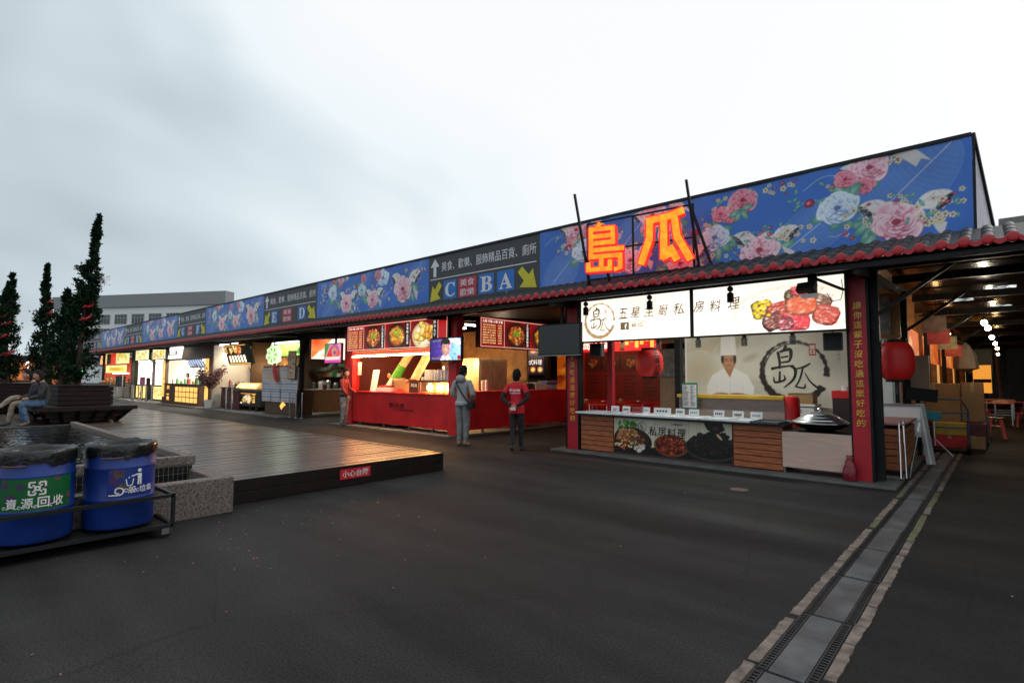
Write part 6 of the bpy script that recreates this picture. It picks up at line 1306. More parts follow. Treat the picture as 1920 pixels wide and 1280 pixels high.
for x_ in (-34.55, -28.0): 
    for z_ in (.35, 1.35): MB().box(x_, x_+.34, 9.36, 9.5, z_+.02, z_+.98).obj('lit_pillar', AMB, gb)
    MB().box(x_-.05, x_+.39, 9.40, 9.56, .03, 2.4).obj('pillar_frame', mat('walnut_panel', (.10, .04, .018), .45), gb)
MB().box(-34.6, -27.4, 9.6, 9.75, 2.36, 3.0).obj('header', mat('brown_header', (.09, .05, .03), .6), gb)
MB().rbox((-32.2, 9.3, 2.72), (1.9, .1, .62), 0, rad(-8)).obj('name_sign', WSIGN, gb); letters(MB(), Fr((-32.9, 9.2, 2.55), (1, 0, 0), (0, -.14, 1)), '煮上心滷', 0, 0, 1.45, .3, .03, .02).obj('lettering', INK, gb)
cv = Cv(2.2, .5, 30, '20242c'); [cv.poly([(.15+.34*k, .06), (.38+.34*k, .06), (.34+.34*k, .44), (.1+.34*k, .44)], 'b8c8e8') for k in range(6)]
cv.obj('drink_menu', Fr((-30.6, 9.55, 1.92), (1, 0, 0), (0, -.5, .9)), .0, printmat('cool_menu', 1.0), gb)
area('booth_light', (-31, 10.8, 2.9), 4, 1, 480, (1, .94, .82), (0, 0, 0), gb)
tube_lamp((-33.8, 10.2, 2.3), (-30.8, 10.2, 2.3), 'white tube inside the amber grid booth', 12, (1, .95, .85), TUBEW)
# -- white booths with yellow lit counters
for i, (xa, xb) in enumerate(((-38.3, -35.5), (-42.0, -38.9))):
    wb = stall_box(f'white-walled booth with yellow glowing front, {"nearer" if i == 0 else "farther"} one', xa, xb, 9.9, 12, mat('bright_white_wall', (.82, .80, .74), .6, var=.03), 2.5)
    MB().box(xa+.3, xb-.3, 9.85, 10.3, .05, .95).obj('counter', BLACK, wb); cv = Cv(xb-xa-.8, .75, 30, 'f2dc88'); g = random.Random(i)
    for k in range(22): cv.ell(g.uniform(.1, 2), g.uniform(.1, .65), g.uniform(.05, .16), .06, 0, g.choice(['e87a2a', 'fff0b0', 'd84a5a', 'f0e060']), al=.7)
    cv.obj('lit_front', front(xa+.4, 9.845, .12), 0, PRB, wb)
    cv = Cv(xb-xa-.2, .62, 30, 'f0ecb8'); [cv.ell(g.uniform(.2, 2.3), g.uniform(.1, .5), .14, .08, 0, g.choice(['f0a040', 'c8d040', 'fff4a0', 'd8602a', '8a9a30']), al=.7) for k in range(24)]
    cv.obj('header_print', front(xa+.1, 9.8, 2.5), 0, PRB, wb); MB().box(xa, xb, 9.805, 9.9, 2.45, 3.12).obj('header_case', BLACK, wb)
    area('booth_light', ((xa+xb)/2, 10.9, 2.45), 2, 1, 220, (1, .95, .85), (0, 0, 0), wb)
    tube_lamp((xa+.3, 9.95, 2.42), (xb-.3, 9.95, 2.42), f'white tube at the top of the {"nearer" if i == 0 else "farther"} white booth', 8, (1, .96, .88), TUBEW)
for i, x_ in enumerate((-36.0, -37.0, -37.5, -38.6, -39.0)):
    t = thing('stanchion', f'steel barrier post before the white booths, {ordn(i)} from the right', 'barrier post', (x_, 9.0, 0), 'steel barrier posts'); MB().lathe((x_, 9.0, 0), [(.17, 0), (.17, .02), (.04, .03), (.035, .95), (0, .96)], 10).obj('pole', CHROME, t)
t = thing('picture_stand', 'pink picture stand before the white booths', 'sign', (-38.1, 9.3, 0)); MB().box(-38.6, -37.6, 9.3, 9.35, .95, 1.45).obj('picture', mat('pink_picture', (.5, .15, .25), .5, var=.8, scale=3), t); MB().cyl((-38.1, 9.33, 0), (-38.1, 9.33, .95), .03, n=8).obj('post', STEEL, t)
t = thing('picture_stand', 'black picture stand before the white booths', 'sign', (-36.9, 9.3, 0)); MB().box(-37.3, -36.6, 9.3, 9.35, .95, 1.4).obj('picture', BLACK, t); MB().cyl((-36.95, 9.33, 0), (-36.95, 9.33, .95), .03, n=8).obj('post', STEEL, t)
# -- yellow and red shop at the far end
ys = stall_box('yellow and red lit shop at the far end of the hall', -52, -43.3, 9.9, 13, mat('red_lit_wall', (.5, .08, .05), .6), 3.0, mat('pale_counter', (.5, .4, .3), .5), 1.0)
cv = Cv(8.4, .8, 20, 'd8c878'); g = random.Random(21)
for (a, b, c_) in ((0, 1.8, 'f0a060'), (2.2, 3.4, '181008'), (3.4, 4.8, 'd82818'), (5.2, 8.4, 'ece4a0')): cv.rect(a, 0, b, .8, c_)
cv.ell(.9, .4, .6, .3, 0, 'd84a2a', 'f0d8a0'); cv.ell(4.2, .45, .45, .3, 0, 'f05040', 'b01810'); [cv.ell(g.uniform(5.4, 8.2), g.uniform(.1, .7), .3, .15, 0, g.choice(['f0a040', 'a8b030', 'fff4a0']), al=.6) for k in range(12)]
cv.obj('header_print', front(-51.8, 9.8, 2.35), 0, PRB, ys)
cv = Cv(6.0, .55, 20, 'e8dc80'); [cv.rect(.15+1.5*k, .06, 1.5+1.5*k, .5, 'fff8a0') for k in range(4)]; [cv.rect(g.uniform(.2, 5.6), .15, g.uniform(.2, 5.6)+.2, .4, 'c8a020', .6) for k in range(14)]
cv.obj('menu_print', front(-51.8, 10.2, 1.72), 0, PRB, ys)
area('shop_light', (-48, 11, 2.9), 6, 1, 200, (1, .85, .6), (0, 0, 0), ys)
tube_lamp((-50.5, 10.4, 1.68), (-46, 10.4, 1.68), 'white tube under the yellow menus of the far shop', 14, (1, .95, .85), TUBEW)
cl_ = stall_box('olive panelled side of the far shop', -43.2, -42.1, 9.9, 12, mat('olive_panel', (.25, .24, .06), .6), 3.0); MB().box(-43.1, -42.2, 10.0, 10.05, .05, 2.4).obj('shutter', mat('olive_shutter', (.22, .2, .08), .6, stretch=(1, 1, 9)), cl_)
t = thing('clothes_rack', 'dark clothes rack before the olive panel', 'rack', (-42.7, 9.2, 0)); MB().bar((-43.3, 9.2, 1.55), (-42.1, 9.2, 1.55), .03).obj('rail', CHROME, t); [MB().cyl((x_, 9.2, 0), (x_, 9.2, 1.55), .02, n=6).obj('leg', CHROME, t) for x_ in (-43.3, -42.1)]; [MB().box(-43.2+.25*k, -43.05+.25*k, 9.05, 9.4, .8, 1.5).obj('garment', mat(f'garment_{k%2}', (.02, .02, .025) if k % 2 else (.12, .12, .15), .9), t) for k in range(4)]
t = thing('dessert_pile', 'heap of yellow and white goods before the far shop', 'goods', (-47, 9.4, 0)); g = random.Random(8); MB().box(-49.5, -45, 9.3, 9.8, .04, .8).obj('table', WHITE, t); [MB().ball((-49.3+.33*k, 9.5, .9+.1*g.random()), .17, 8, 5).obj('item', mat(f'goods_{k%3}', [(.7, .3, .05), (.7, .65, .5), (.5, .06, .04)][k % 3], .6), t) for k in range(13)]

# -- kitchen fittings inside the shut stall
ps3 = thing('kitchen_bench', 'steel kitchen bench with pots and ducts inside the shut stall', 'bench', (-22, 12.6, 0))
MB().box(-24.2, -20.2, 12.5, 13.1, .04, .92).obj('body', GREYM, ps3); MB().box(-24.25, -20.15, 12.45, 13.15, .922, .96).obj('top', ALU, ps3)
MB().tube([(-24.1, 12.7, 1.75), (-22.6, 12.7, 1.8), (-22.2, 12.7, 2.05), (-22.1, 12.7, 3.1)], .13, 12).obj('duct', mat('green_grey_duct', (.22, .25, .2), .35, metal=.6), ps3, smooth=True)
for k in range(6): MB().lathe((-24.0+.65*k, 12.75, .962), [(.12, 0), (.13, .2+.05*(k % 3)), (.1, .26+.05*(k % 3)), (0, .28+.05*(k % 3))], 14).obj('pot', (GREYM, PAPER, ALU)[k % 3], ps3)
MB().box(-24.2, -20.3, 13.2, 13.45, 1.45, 1.48).obj('shelf', STEEL, ps3)
for k in range(9): MB().box(-24.1+.42*k, -23.85+.42*k, 13.25, 13.42, 1.482, 1.66+.08*(k % 3)).obj('tin', mat(f'tin_{k%4}', [(.5, .1, .05), (.5, .45, .3), (.08, .25, .1), (.6, .6, .58)][k % 4], .5), ps3)
MB().box(-22.9, -22.3, 13.36, 13.47, 1.95, 2.6).obj('notice', mat('green_poster', (.10, .22, .08), .6, var=.7, scale=4), ps3)
tube_lamp((-22.8, 12.0, 2.75), (-20.8, 12.0, 2.75), 'tube lamp over the kitchen bench in the shut stall', 30, (1, .9, .7), TUBEW)
# -- small goods along the far counters
def goods(n, x0, x1, y, z, where, seed):
    g = random.Random(seed)
    for k in range(n):
        x_ = x0+(x1-x0)*(k+.5)/n+g.uniform(-.05, .05); h_ = g.uniform(.16, .34); r_ = g.uniform(.06, .11); c_ = g.choice([(.6, .1, .05), (.65, .5, .2), (.7, .68, .6), (.15, .3, .12), (.55, .28, .06), (.3, .05, .04)])
        t = thing('jar', f'small jar, {ordn(k)} from the left on {where}', 'jar', (x_, y, z), 'jars on '+where); MB().lathe((x_, y, z+.002), [(r_, 0), (r_, h_*.75), (r_*.6, h_*.9), (r_*.6, h_)], 10).obj('body', mat(f'jar_{int(c_[0]*100)}_{int(c_[1]*100)}', c_, .4), t); MB().lathe((x_, y, z+h_+.002), [(r_*.66, 0), (r_*.66, .03), (0, .03)], 10).obj('lid', WHITE, t)
goods(8, -33.9, -29.2, 9.7, 1.09, 'the amber grid booth counter', 1); goods(5, -26.9, -25.0, 10.0, .99, 'the maroon counter', 2); goods(6, -52+.6, -44, 10.1, 1.04, 'the far shop counter', 3); goods(6, -19.9-.2, -19.85, 11.0, .99, 'the wooden passage counter', 4)
for (x_, y_, z_, pw, lb_) in ((-26.0, 10.8, 2.2, 30, 'added warm bulb over the maroon counter'), (-23.6, 10.7, 2.0, 25, 'added warm bulb behind the food cart'), (-18.0, 13.0, 2.4, 30, 'added warm bulb in the second passage')):  # bulbs added to give the far stalls warmer light
    t = thing('bulb', lb_, 'bulb', (x_, y_, z_)); MB().ball((x_, y_, z_), .05).obj('glass', BULBW, t, smooth=True); MB().cyl((x_, y_, z_+.04), (x_, y_, 3.2), .006, n=5).obj('cord', BLACK, t); point('bulb_light', (x_, y_, z_-.07), .05, pw*1.5, (1, .62, .28), t)
# ================================================================= side of the hall along the lane
sc_ = thing('side_counter', 'small orange-planked counter with pink top beside the lane', 'counter', (-1.3, 10.8, 0))
MB().box(-1.54, -1.10, 10.03, 11.6, .1, .74).obj('body', MAROON, sc_); planks(-1.55, -1.08, 10.03, .12, .74, 6, sc_); planks(10.05, 11.6, -1.10, .12, .74, 6, sc_, alongx=False)
MB().box(-1.58, -1.05, 9.98, 11.65, .80, .83).obj('top', mat('pink_laminate', (.42, .16, .15), .4), sc_)
for x_, y_ in ((-1.5, 10.1), (-1.14, 10.1), (-1.14, 11.5)): MB().bar((x_, y_, .02), (x_, y_, .80), .04).obj('leg', STEEL, sc_)
t = thing('white_board', 'white panel standing upright behind the pink counter top', 'board', (-1.3, 11.7, .8)); MB().box(-1.58, -1.0, 11.68, 11.71, .5, 1.05).obj('panel', WHITE, t); MB().box(-1.59, -.99, 11.665, 11.679, 1.02, 1.06).obj('edge', GREYM, t)
t = thing('white_plank', 'long white board leaning beside the side counter', 'board', (-.95, 12.0, 0)); MB().bar((-.90, 11.9, .02), (-1.05, 12.25, 1.05), .13, .02).obj('board', mat('dull_white_board', (.42, .42, .41), .6), t); MB().bar((-.90, 11.885, .02), (-1.05, 12.235, 1.05), .03, .005).obj('rib', PAPER, t)
for i, (a, b, c_) in enumerate((((-1.08, 9.62, .02), (-1.12, 10.0, .86), 0), ((-1.03, 9.75, .02), (-1.07, 10.02, .88), 1), ((-1.01, 9.85, .02), (-.86, 9.92, .86), 2))):
    t = thing('metal_pole', f'silver mop pole leaning on the side counter, {["left", "middle", "right white-gripped"][i]} one', 'pole', a, 'poles leaning on the side counter'); MB().cyl(a, b, .014, n=10).obj('shaft', CHROME, t)
    va, vb = Vector(a), Vector(b)
    MB().cyl(va.lerp(vb, .84 if c_ == 2 else .96), vb, .017, n=10).obj('grip', WHITE if c_ == 2 else GREYM, t); MB().cyl(a, va.lerp(vb, .04), .018, n=8).obj('tip', BLACK, t)
t = thing('fire_extinguisher', 'red fire extinguisher with white label on the kerb', 'extinguisher', (-.98, 12.5, 0)); MB().lathe((-.98, 12.5, .02), [(.07, 0), (.075, .02), (.075, .36), (.05, .43), (.025, .45), (.025, .49), (0, .49)], 16).obj('cylinder', REDP, t, smooth='auto'); MB().lathe((-.98, 12.5, .10), [(.077, 0), (.077, .16)], 16).obj('label_band', PAPER, t); MB().box(-1.02, -.90, 12.48, 12.52, .51, .55).obj('handle', BLACK, t); MB().tube([(-.93, 12.47, .52), (-.88, 12.45, .4), (-.90, 12.44, .2)], .01, 6).obj('hose', BLACK, t)
# hand truck, tripod, boxes, gas bottle, stool
t = thing('hand_truck', 'blue tube hand truck with black wheel loaded with boxes', 'hand truck', (-1, 14.4, 0)); BLT = mat('blue_tube', (.02, .05, .16), .4)
MB().tube([(-1.15, 14.25, .15), (-1.2, 14.3, .85), (-1.1, 14.3, 1.08), (-.55, 14.35, 1.08), (-.46, 14.4, .85), (-.46, 14.4, .15)], .018, 7).obj('frame', BLT, t); MB().bar((-1.15, 14.3, .5), (-.47, 14.38, .5), .025).obj('crossbar', BLT, t); MB().bar((-1.15, 14.3, .8), (-.47, 14.38, .8), .025).obj('crossbar', BLT, t)
for x_ in (-1.15, -.46): MB().lathe((x_, 14.2, .13), [(.06, -.03), (.13, -.03), (.13, .03), (.06, .03)], 18, 'X').obj('wheel', BLACK, t)
MB().box(-1.15, -.46, 14.1, 14.5, .05, .07).obj('toe_plate', STEEL, t)
t = thing('tripod_stand', 'silver tripod stand holding a light blue case', 'tripod', (-.95, 13.5, 0))
for a in (0, 2.1, 4.2): MB().bar((-.95, 13.5, .34), (-.95+.28*math.cos(a), 13.5+.28*math.sin(a), .01), .02).obj('leg', ALU, t)
MB().cyl((-.95, 13.5, .2), (-.95, 13.5, .68), .018, n=8).obj('mast', ALU, t); MB().rbox((-.97, 13.5, .78), (.28, .12, .18), 0, .15, 'Y').obj('case', mat('cyan_case', (.04, .34, .45), .4), t, bevel=.02)
for nm, bx, m_, lb_, ct_ in (('cardboard_carton', (-1.5, -.62, 15.4, 16.1, .55, 1.40), CARD, 'tall brown carton behind the blue hand truck', 'carton'), ('cardboard_carton', (-.60, -.22, 15.9, 16.4, .55, 1.42), CARD, 'narrow brown carton right of the tall one', 'carton'), ('packing_crate', (-1.05, -.5, 14.55, 15.0, .08, .33), REDP, 'red crate at the foot of the hand truck', 'crate'), ('packing_crate', (-1.05, -.5, 14.56, 15.0, .335, .58), mat('yellow_crate', (.5, .35, .03), .5), 'yellow crate on the red crate of the hand truck', 'crate'), ('cardboard_carton', (-.60, -.22, 15.3, 15.7, .01, .27), CARD, 'small open carton on the lane before the gas bottle', 'carton'), ('plinth', (-1.55, -.2, 15.35, 16.5, .01, .54), MAROON, 'low dark platform under the tall cartons', 'platform')):
    t = thing(nm, lb_, ct_, ((bx[0]+bx[1])/2, (bx[2]+bx[3])/2, bx[4])); MB().box(*bx).obj('body', m_, t, bevel=.008); xm = (bx[0]+bx[1])/2
    MB().box(xm-.03, xm+.03, bx[2]-.004, bx[3], bx[5]-.25*(bx[5]-bx[4]), bx[5]+.003).obj('tape', mat('parcel_tape', (.4, .28, .14), .3), t)
t = thing('gas_cylinder', 'grey gas bottle standing by the cartons', 'gas bottle', (-.30, 16.8, 0)); MB().lathe((-.32, 16.7, .02), [(.15, 0), (.16, .03), (.16, .55), (.11, .66), (.05, .69), (.05, .74), (0, .74)], 18).obj('bottle', mat('grey_enamel', (.16, .17, .18), .45), t, smooth='auto'); MB().lathe((-.32, 16.7, .70), [(.09, 0), (.09, .12)], 14).obj('collar', GREYM, t)
t = thing('stool', 'red plastic stool standing alone on the lane', 'stool', (-.05, 18.5, 0)); MB().lathe((-.05, 18.5, .5), [(0, .03), (.17, .03), (.18, .015), (.17, 0), (0, 0)], 20).obj('seat', mat('dark_seat_pad', (.03, .012, .012), .4), t)
for a in (.78, 2.36, 3.93, 5.5): MB().bar((-.05+.13*math.cos(a), 18.5+.13*math.sin(a), .5), (-.05+.23*math.cos(a), 18.5+.23*math.sin(a), .0), .07, .03).obj('leg', mat('red_plastic', (.5, .02, .02), .4), t)
MB().lathe((-.05, 18.5, .28), [(.17, 0), (.18, .04), (.16, .04)], 4).obj('brace', mat('red_plastic', (.5, .02, .02), .4), t)
for i, (x_, y_) in enumerate(((.0, 24), (.35, 25.6), (.1, 27.5))):
    t = thing('dining_table', f'red folding table on the lane, {ordn(i)} from the camera', 'table', (x_, y_, 0), 'red tables along the lane'); MB().box(x_-.5, x_+.4, y_-.4, y_+.4, .70, .73).obj('top', mat('red_plastic', (.5, .02, .02), .4), t)
    for a, b in ((-.42, -.35), (.34, -.35), (-.42, .35), (.34, .35)): MB().bar((x_+a, y_+b, 0), (x_+a, y_+b, .7), .03).obj('leg', CHROME, t)
    MB().bar((x_-.42, y_-.35, .35), (x_+.34, y_-.35, .35), .02).obj('rail', CHROME, t)
# lit side stalls along the lane
COLS = ['e8781e', 'd8301e', 'f0b050', 'b8401a', 'e8c890']
for i, (y0, y1) in enumerate(((13.1, 17.2), (17.7, 23.2), (23.8, 31.5), (32.3, 44))):
    t = thing('lane_stall', f'open stall with orange lit panels facing the lane, {ordn(i)} from the corner', 'stall', (-1.8, (y0+y1)/2, 0), 'stalls facing the lane')
    g = random.Random(40+i); MB().box(-3.2, -3.1, y0-.3, y1+.6, 0, 3.95).obj('back_wall', mat('amber_wall', (.42, .22, .08), .6, var=.3), t); MB().box(-3.1, -1.5, y1-.05, y1+.02, 0, 3.9).obj('end_wall', mat('amber_wall', (.42, .22, .08), .6), t)
    MB().box(-1.75, -1.4, y0+.2, y1-.2, .03, .9).obj('counter', mat('red_plastic', (.5, .02, .02), .4) if i % 2 else WOODC, t)
    cv = Cv(y1-y0-.5, .7, 16, 'c85a1a')
    for k in range(14): cv.ell(g.uniform(0, y1-y0), g.uniform(.05, .65), g.uniform(.1, .4), g.uniform(.08, .2), 0, g.choice(COLS), al=.7)
    cv.obj('lit_sign', side(-1.42, y0+.25, 1.95), .0, printmat('lane_sign', .6), t)
    cv = Cv(1.0, 1.0, 16, 'e8b060'); cv.rect(0, 0, 1, .4, 'd81e1e'); cv.obj('poster', side(-1.38, y1-1.6, .95), 0, printmat('lane_sign', .6), t)
    point('stall_light', (-2.2, (y0+y1)/2, 2.5), .15, 16, (1, .62, .32), t)
t = thing('wall_shelf', 'dark microwave-sized box on a beige upright by the lane', 'shelf', (-1.3, 13.6, 0)); MB().box(-1.25, -.95, 12.98, 13.2, 1.3, 1.95).obj('upright', mat('beige_upright', (.42, .28, .2), .6), t); MB().rbox((-1.1, 13.0, 1.2), (.5, .3, .24), .2, .1, 'Y').obj('box', BLACK, t, bevel=.01); MB().bar((-1.15, 13.1, .02), (-1.15, 13.1, 1.3), .06).obj('post', STEEL, t)
t = thing('umbrella_bundle', 'folded pale parasol canopy under the corridor roof', 'parasol', (-.75, 24, 2.4)); MB().lathe((-.75, 24, 1.75), [(.05, 0), (.35, .1), (.3, .55), (.12, .9), (.02, 1.0)], 9).obj('canopy', mat('pale_canvas', (.45, .35, .25), .8), t); MB().cyl((-.75, 24, .0), (-.75, 24, 1.8), .025, n=6).obj('mast', STEEL, t)
# bulbs on a cord down the lane
for i, (x_, y_, m_, c_) in enumerate(((-.13, 14.0, BULBC, (1, .86, .66)), (-.09, 15.5, BULBC, (1, .85, .6)), (-.04, 19.0, BULBC, (1, .85, .6)), (.02, 22.4, BULBC, (1, .85, .6)), (.07, 26.0, BULBW, (1, .6, .25)), (.1, 32, BULBW, (1, .6, .25)))):
    t = thing('bulb', f'bare glowing bulb over the lane, {ordn(i)} from the camera', 'bulb', (x_, y_, 2.6), 'bulbs over the lane'); MB().ball((x_, y_, 2.6), .05, sc=(1, 1, 1.15)).obj('glass', m_, t, smooth=True); MB().cyl((x_, y_, 2.65), (x_, y_, 2.72), .025, n=8).obj('socket', BLACK, t); MB().cyl((x_, y_, 2.72), (x_, y_, 3.4), .006, n=5).obj('cord', BLACK, t)
    point('bulb_light', (x_, y_, 2.50), .05, 9 if i < 5 else 14, c_, t)
# far end of the lane
t = thing('blue_sign', 'dull blue sheet hung across the far end of the lane', 'sign', (-.6, 34, 2)); MB().box(-1.0, -.1, 34, 34.05, 1.75, 2.9).obj('sheet', mat('blue_sheet', (.05, .10, .17), .6), t); MB().bar((-1.1, 34.02, 2.93), (0, 34.02, 2.93), .05).obj('rail', STEEL, t)
t = thing('orange_banner_stand', 'orange and white upright stand at the far end of the lane', 'sign', (-.4, 31, 0)); MB().box(-.75, -.15, 31, 31.05, .9, 2.1).obj('panel', glow('orange_stand', (1, .42, .06), .6), t); MB().box(-.74, -.16, 30.985, 30.995, 1.35, 1.5).obj('band', BLACK, t); MB().bar((-.45, 31.02, 0), (-.45, 31.02, .9), .05).obj('post', STEEL, t)
t = thing('utility_pole', 'slim grey pole at the far end of the lane', 'pole', (.15, 42, 0)); MB().cyl((.2, 42, 0), (.05, 42, 3.5), .11, .09, 10).obj('shaft', mat('grey_pole', (.22, .21, .2), .7), t); MB().lathe((.2, 42, 0), [(.2, 0), (.2, .1), (.12, .12)], 10).obj('foot', CONC, t)
fw = thing('dark_lane_end', 'added dark block standing in for the darkness at the lane end', 'shed', (4, 75, 0)); MB().box(-8, 30, 75, 85, 0, 3.6).obj('wall', mat('far_dark_wall', (.02, .022, .024), .8), fw); MB().add([(-8.5, 74, 3.6), (30, 74, 3.6), (30, 80, 4.6), (-8.5, 80, 4.6)], [(0,1,2,3)]).obj('roof', ROOFM, fw);  # dark block added to stand for the darkness beyond the lane
for k in range(5): MB().box(-1+2.2*k, .6+2.2*k, 74.96, 74.99, .4, 2.2).obj('shutter', mat('grey_shutter', (.06, .065, .07), .5, stretch=(1, 1, 8)), fw)
ow = thing('lane_light_blocker', 'added unseen wall and roof keeping side light out of the lane', 'building', (8, 30, 0)); MB().box(6.2, 6.4, 8.6, 75, 0, 3.3).obj('wall', mat('far_dark_wall', (.02, .022, .024), .8), ow); MB().add([(4.6, 8.4, 3.45), (9, 8.4, 3.45), (9, 74, 3.45), (4.6, 74, 3.45)], [(0,1,2,3)]).obj('roof', ROOFM, ow)  # out of view, added to stop light entering from the open side
t = thing('parked_awning', 'pale low awning far right beyond the lane', 'awning', (3, 60, 0)); MB().rbox((3.2, 60, 1.6), (3.5, .2, .12), 0, .1).obj('canopy', mat('pale_canvas', (.45, .35, .25), .8), t); [MB().cyl((x_, 60, 0), (x_, 60, 1.6), .03, n=6).obj('leg', GREYM, t) for x_ in (1.7, 4.7)]
# ================================================================= buildings behind
wb = thing('white_office_block', 'white office block with grey parapet behind the hall', 'building', (-125, 30, 0))
pR = Vector((-112, 40.6, 0)); dW = Vector((-19.1, -10.5, 0)).normalized(); nW = Vector((dW.y, -dW.x, 0)); nW = nW if nW.dot(-pR) > 0 else -nW
fb = Fr(pR+dW*43, -dW, (0, 0, 1)); LW = 43
WW = mat('office_white', (.80, .80, .79), .7, var=.04); GP = mat('parapet_grey', (.27, .28, .29), .7, var=.08)
def fbox(m, x0, x1, z0, z1, d0, d1): return m.add([fb.p(x0, z0, d0), fb.p(x1, z0, d0), fb.p(x1, z1, d0), fb.p(x0, z1, d0), fb.p(x0, z0, d1), fb.p(x1, z0, d1), fb.p(x1, z1, d1), fb.p(x0, z1, d1)], [(0,1,2,3),(7,6,5,4),(0,4,5,1),(1,5,6,2),(2,6,7,3),(3,7,4,0)])
fbox(MB(), 0, LW, 0, 15.6, 0, -2).obj('wall', WW, wb); fbox(MB(), -.2, LW+.2, 15.6, 18.2, .35, -2).obj('parapet', GP, wb)
FRM = mat('window_frame_grey', (.45, .46, .46), .6); PANE = mat('dull_window_pane', (.07, .08, .085), .25, var=.4, scale=.6)
for r_, z0 in enumerate((12.2, 9.3, 6.4, 3.5)):
    for k in range(9):
        x0 = LW-2.2-4.3*k-3.0
        if r_ > 1 and k < 6: continue
        w0 = fbox(MB(), x0-.1, x0+3.1, z0-.1, z0+2.0, .06, -.05).obj('window', FRM, wb)
        for c_ in range(4):
            for q, (a, b) in enumerate(((0, 1.15), (1.22, 1.9))): fbox(MB(), x0+.05+.75*c_, x0+.70+.75*c_, z0+a, z0+b, .075, .03).obj('pane', PANE, w0)
low = thing('low_annex', 'pale roof slab just right of the office block', 'building', (-105, 48, 0)); fbox(MB(), LW+.5, LW+12, 0, 15.0, -6, -14).obj('wall', WW, low); fbox(MB(), LW+.4, LW+12.2, 15.0, 15.6, -5.6, -14).obj('roof_slab', WW, low)
gr = thing('grey_tower_block', 'grey stepped rooftop block behind the corridor roof', 'building', (3, 55, 0)); MB().box(.62, 12, 54, 66, 0, 13.5).obj('wall', mat('tower_grey', (.20, .19, .18), .7), gr); MB().box(-.5, .60, 55, 66, 0, 13.1).obj('wall', mat('tower_grey', (.20, .19, .18), .7), gr); [MB().box(1.6+1.4*k, 2.4+1.4*k, 53.95, 53.99, 11.0, 12.6).obj('window', PANE, gr) for k in range(4)]
sh = thing('grey_low_shed', 'low grey-roofed shed behind the trees at far left', 'shed', (-60, -2, 0)); MB().box(-75, -55, -14, 4.2, 0, 3.6).obj('wall', mat('shed_wall', (.30, .29, .28), .7), sh); MB().add([(-76, -15, 3.6), (-54, -15, 3.6), (-54, 4.6, 3.6), (-76, 4.6, 3.6), (-65, -15, 5.3), (-65, 4.6, 5.3)], [(0,1,4),(1,2,5,4),(2,3,5),(3,0,4,5)]).obj('roof', mat('shed_roof', (.06, .065, .07), .6), sh); [MB().box(-54.99, -54.95, -9+3*k, -7.2+3*k, .8, 2.4).obj('window', PANE, sh) for k in range(4)]
t = thing('far_kiosk', 'dim reddish kiosk with small lights behind the bench trees', 'kiosk', (-47, 4.5, 0)); MB().box(-52, -46, 3.2, 7.6, 0, 2.6).obj('wall', mat('kiosk_brown', (.08, .03, .02), .7), t); MB().box(-52.4, -45.7, 3.0, 7.8, 2.6, 2.75).obj('roof', STEEL, t); MB().box(-45.98, -45.95, 4.2, 5.4, 1.2, 2.3).obj('lit_panel', mat('kiosk_glow', (.5, .14, .04), .6, var=.6, scale=4, emit=.4), t); MB().box(-45.98, -45.95, 6.2, 7.2, .7, 2.1).obj('lit_panel', mat('kiosk_glow', (.5, .14, .04), .6, var=.6, scale=4, emit=.4), t)
nt_ = thing('neon_swan_light', 'small white curved neon light behind the trees', 'neon light', (-45.5, 5.0, 1.9)); MB().tube([(-45.7, 5.0, 2.35), (-45.7, 4.9, 2.3), (-45.7, 4.88, 2.1), (-45.7, 5.0, 1.95), (-45.7, 5.3, 1.93), (-45.7, 5.6, 2.0), (-45.7, 5.8, 1.98)], .05, 6).obj('tube', glow('neon', (.9, .9, 1), 2), nt_); MB().bar((-45.75, 5.3, 1.9), (-45.75, 5.3, 2.6), .03).obj('hanger', BLACK, nt_)

for i, (x_, y_) in enumerate(((-.35, 22.9), (.55, 23.4), (-.3, 25.0), (.95, 25.9), (.75, 27.9))):
    t = thing('stool', f'red stool by the lane tables, {ordn(i)} from the camera', 'stool', (x_, y_, 0), 'stools by the lane tables'); MB().lathe((x_, y_, .42), [(0, .03), (.15, .03), (.155, .0), (0, 0)], 14).obj('seat', mat('red_plastic', (.5, .02, .02), .4), t)
    for a in (.78, 2.36, 3.93, 5.5): MB().bar((x_+.11*math.cos(a), y_+.11*math.sin(a), .42), (x_+.17*math.cos(a), y_+.17*math.sin(a), 0), .05, .03).obj('leg', mat('red_plastic', (.5, .02, .02), .4), t)
for i, y_ in enumerate((16.4, 20.8, 29)):
    t = thing('bulb', f'small amber bulb under the stall eave along the lane, {ordn(i)} from the corner', 'bulb', (-1.0, y_, 2.9), 'amber bulbs under the stall eave'); MB().ball((-1.0, y_, 2.85), .035).obj('glass', BULBW, t, smooth=True); MB().cyl((-1.0, y_, 2.88), (-1.0, y_, 3.3), .005, n=5).obj('cord', BLACK, t); point('bulb_light', (-1.0, y_, 2.79), .04, 3, (1, .55, .2), t)

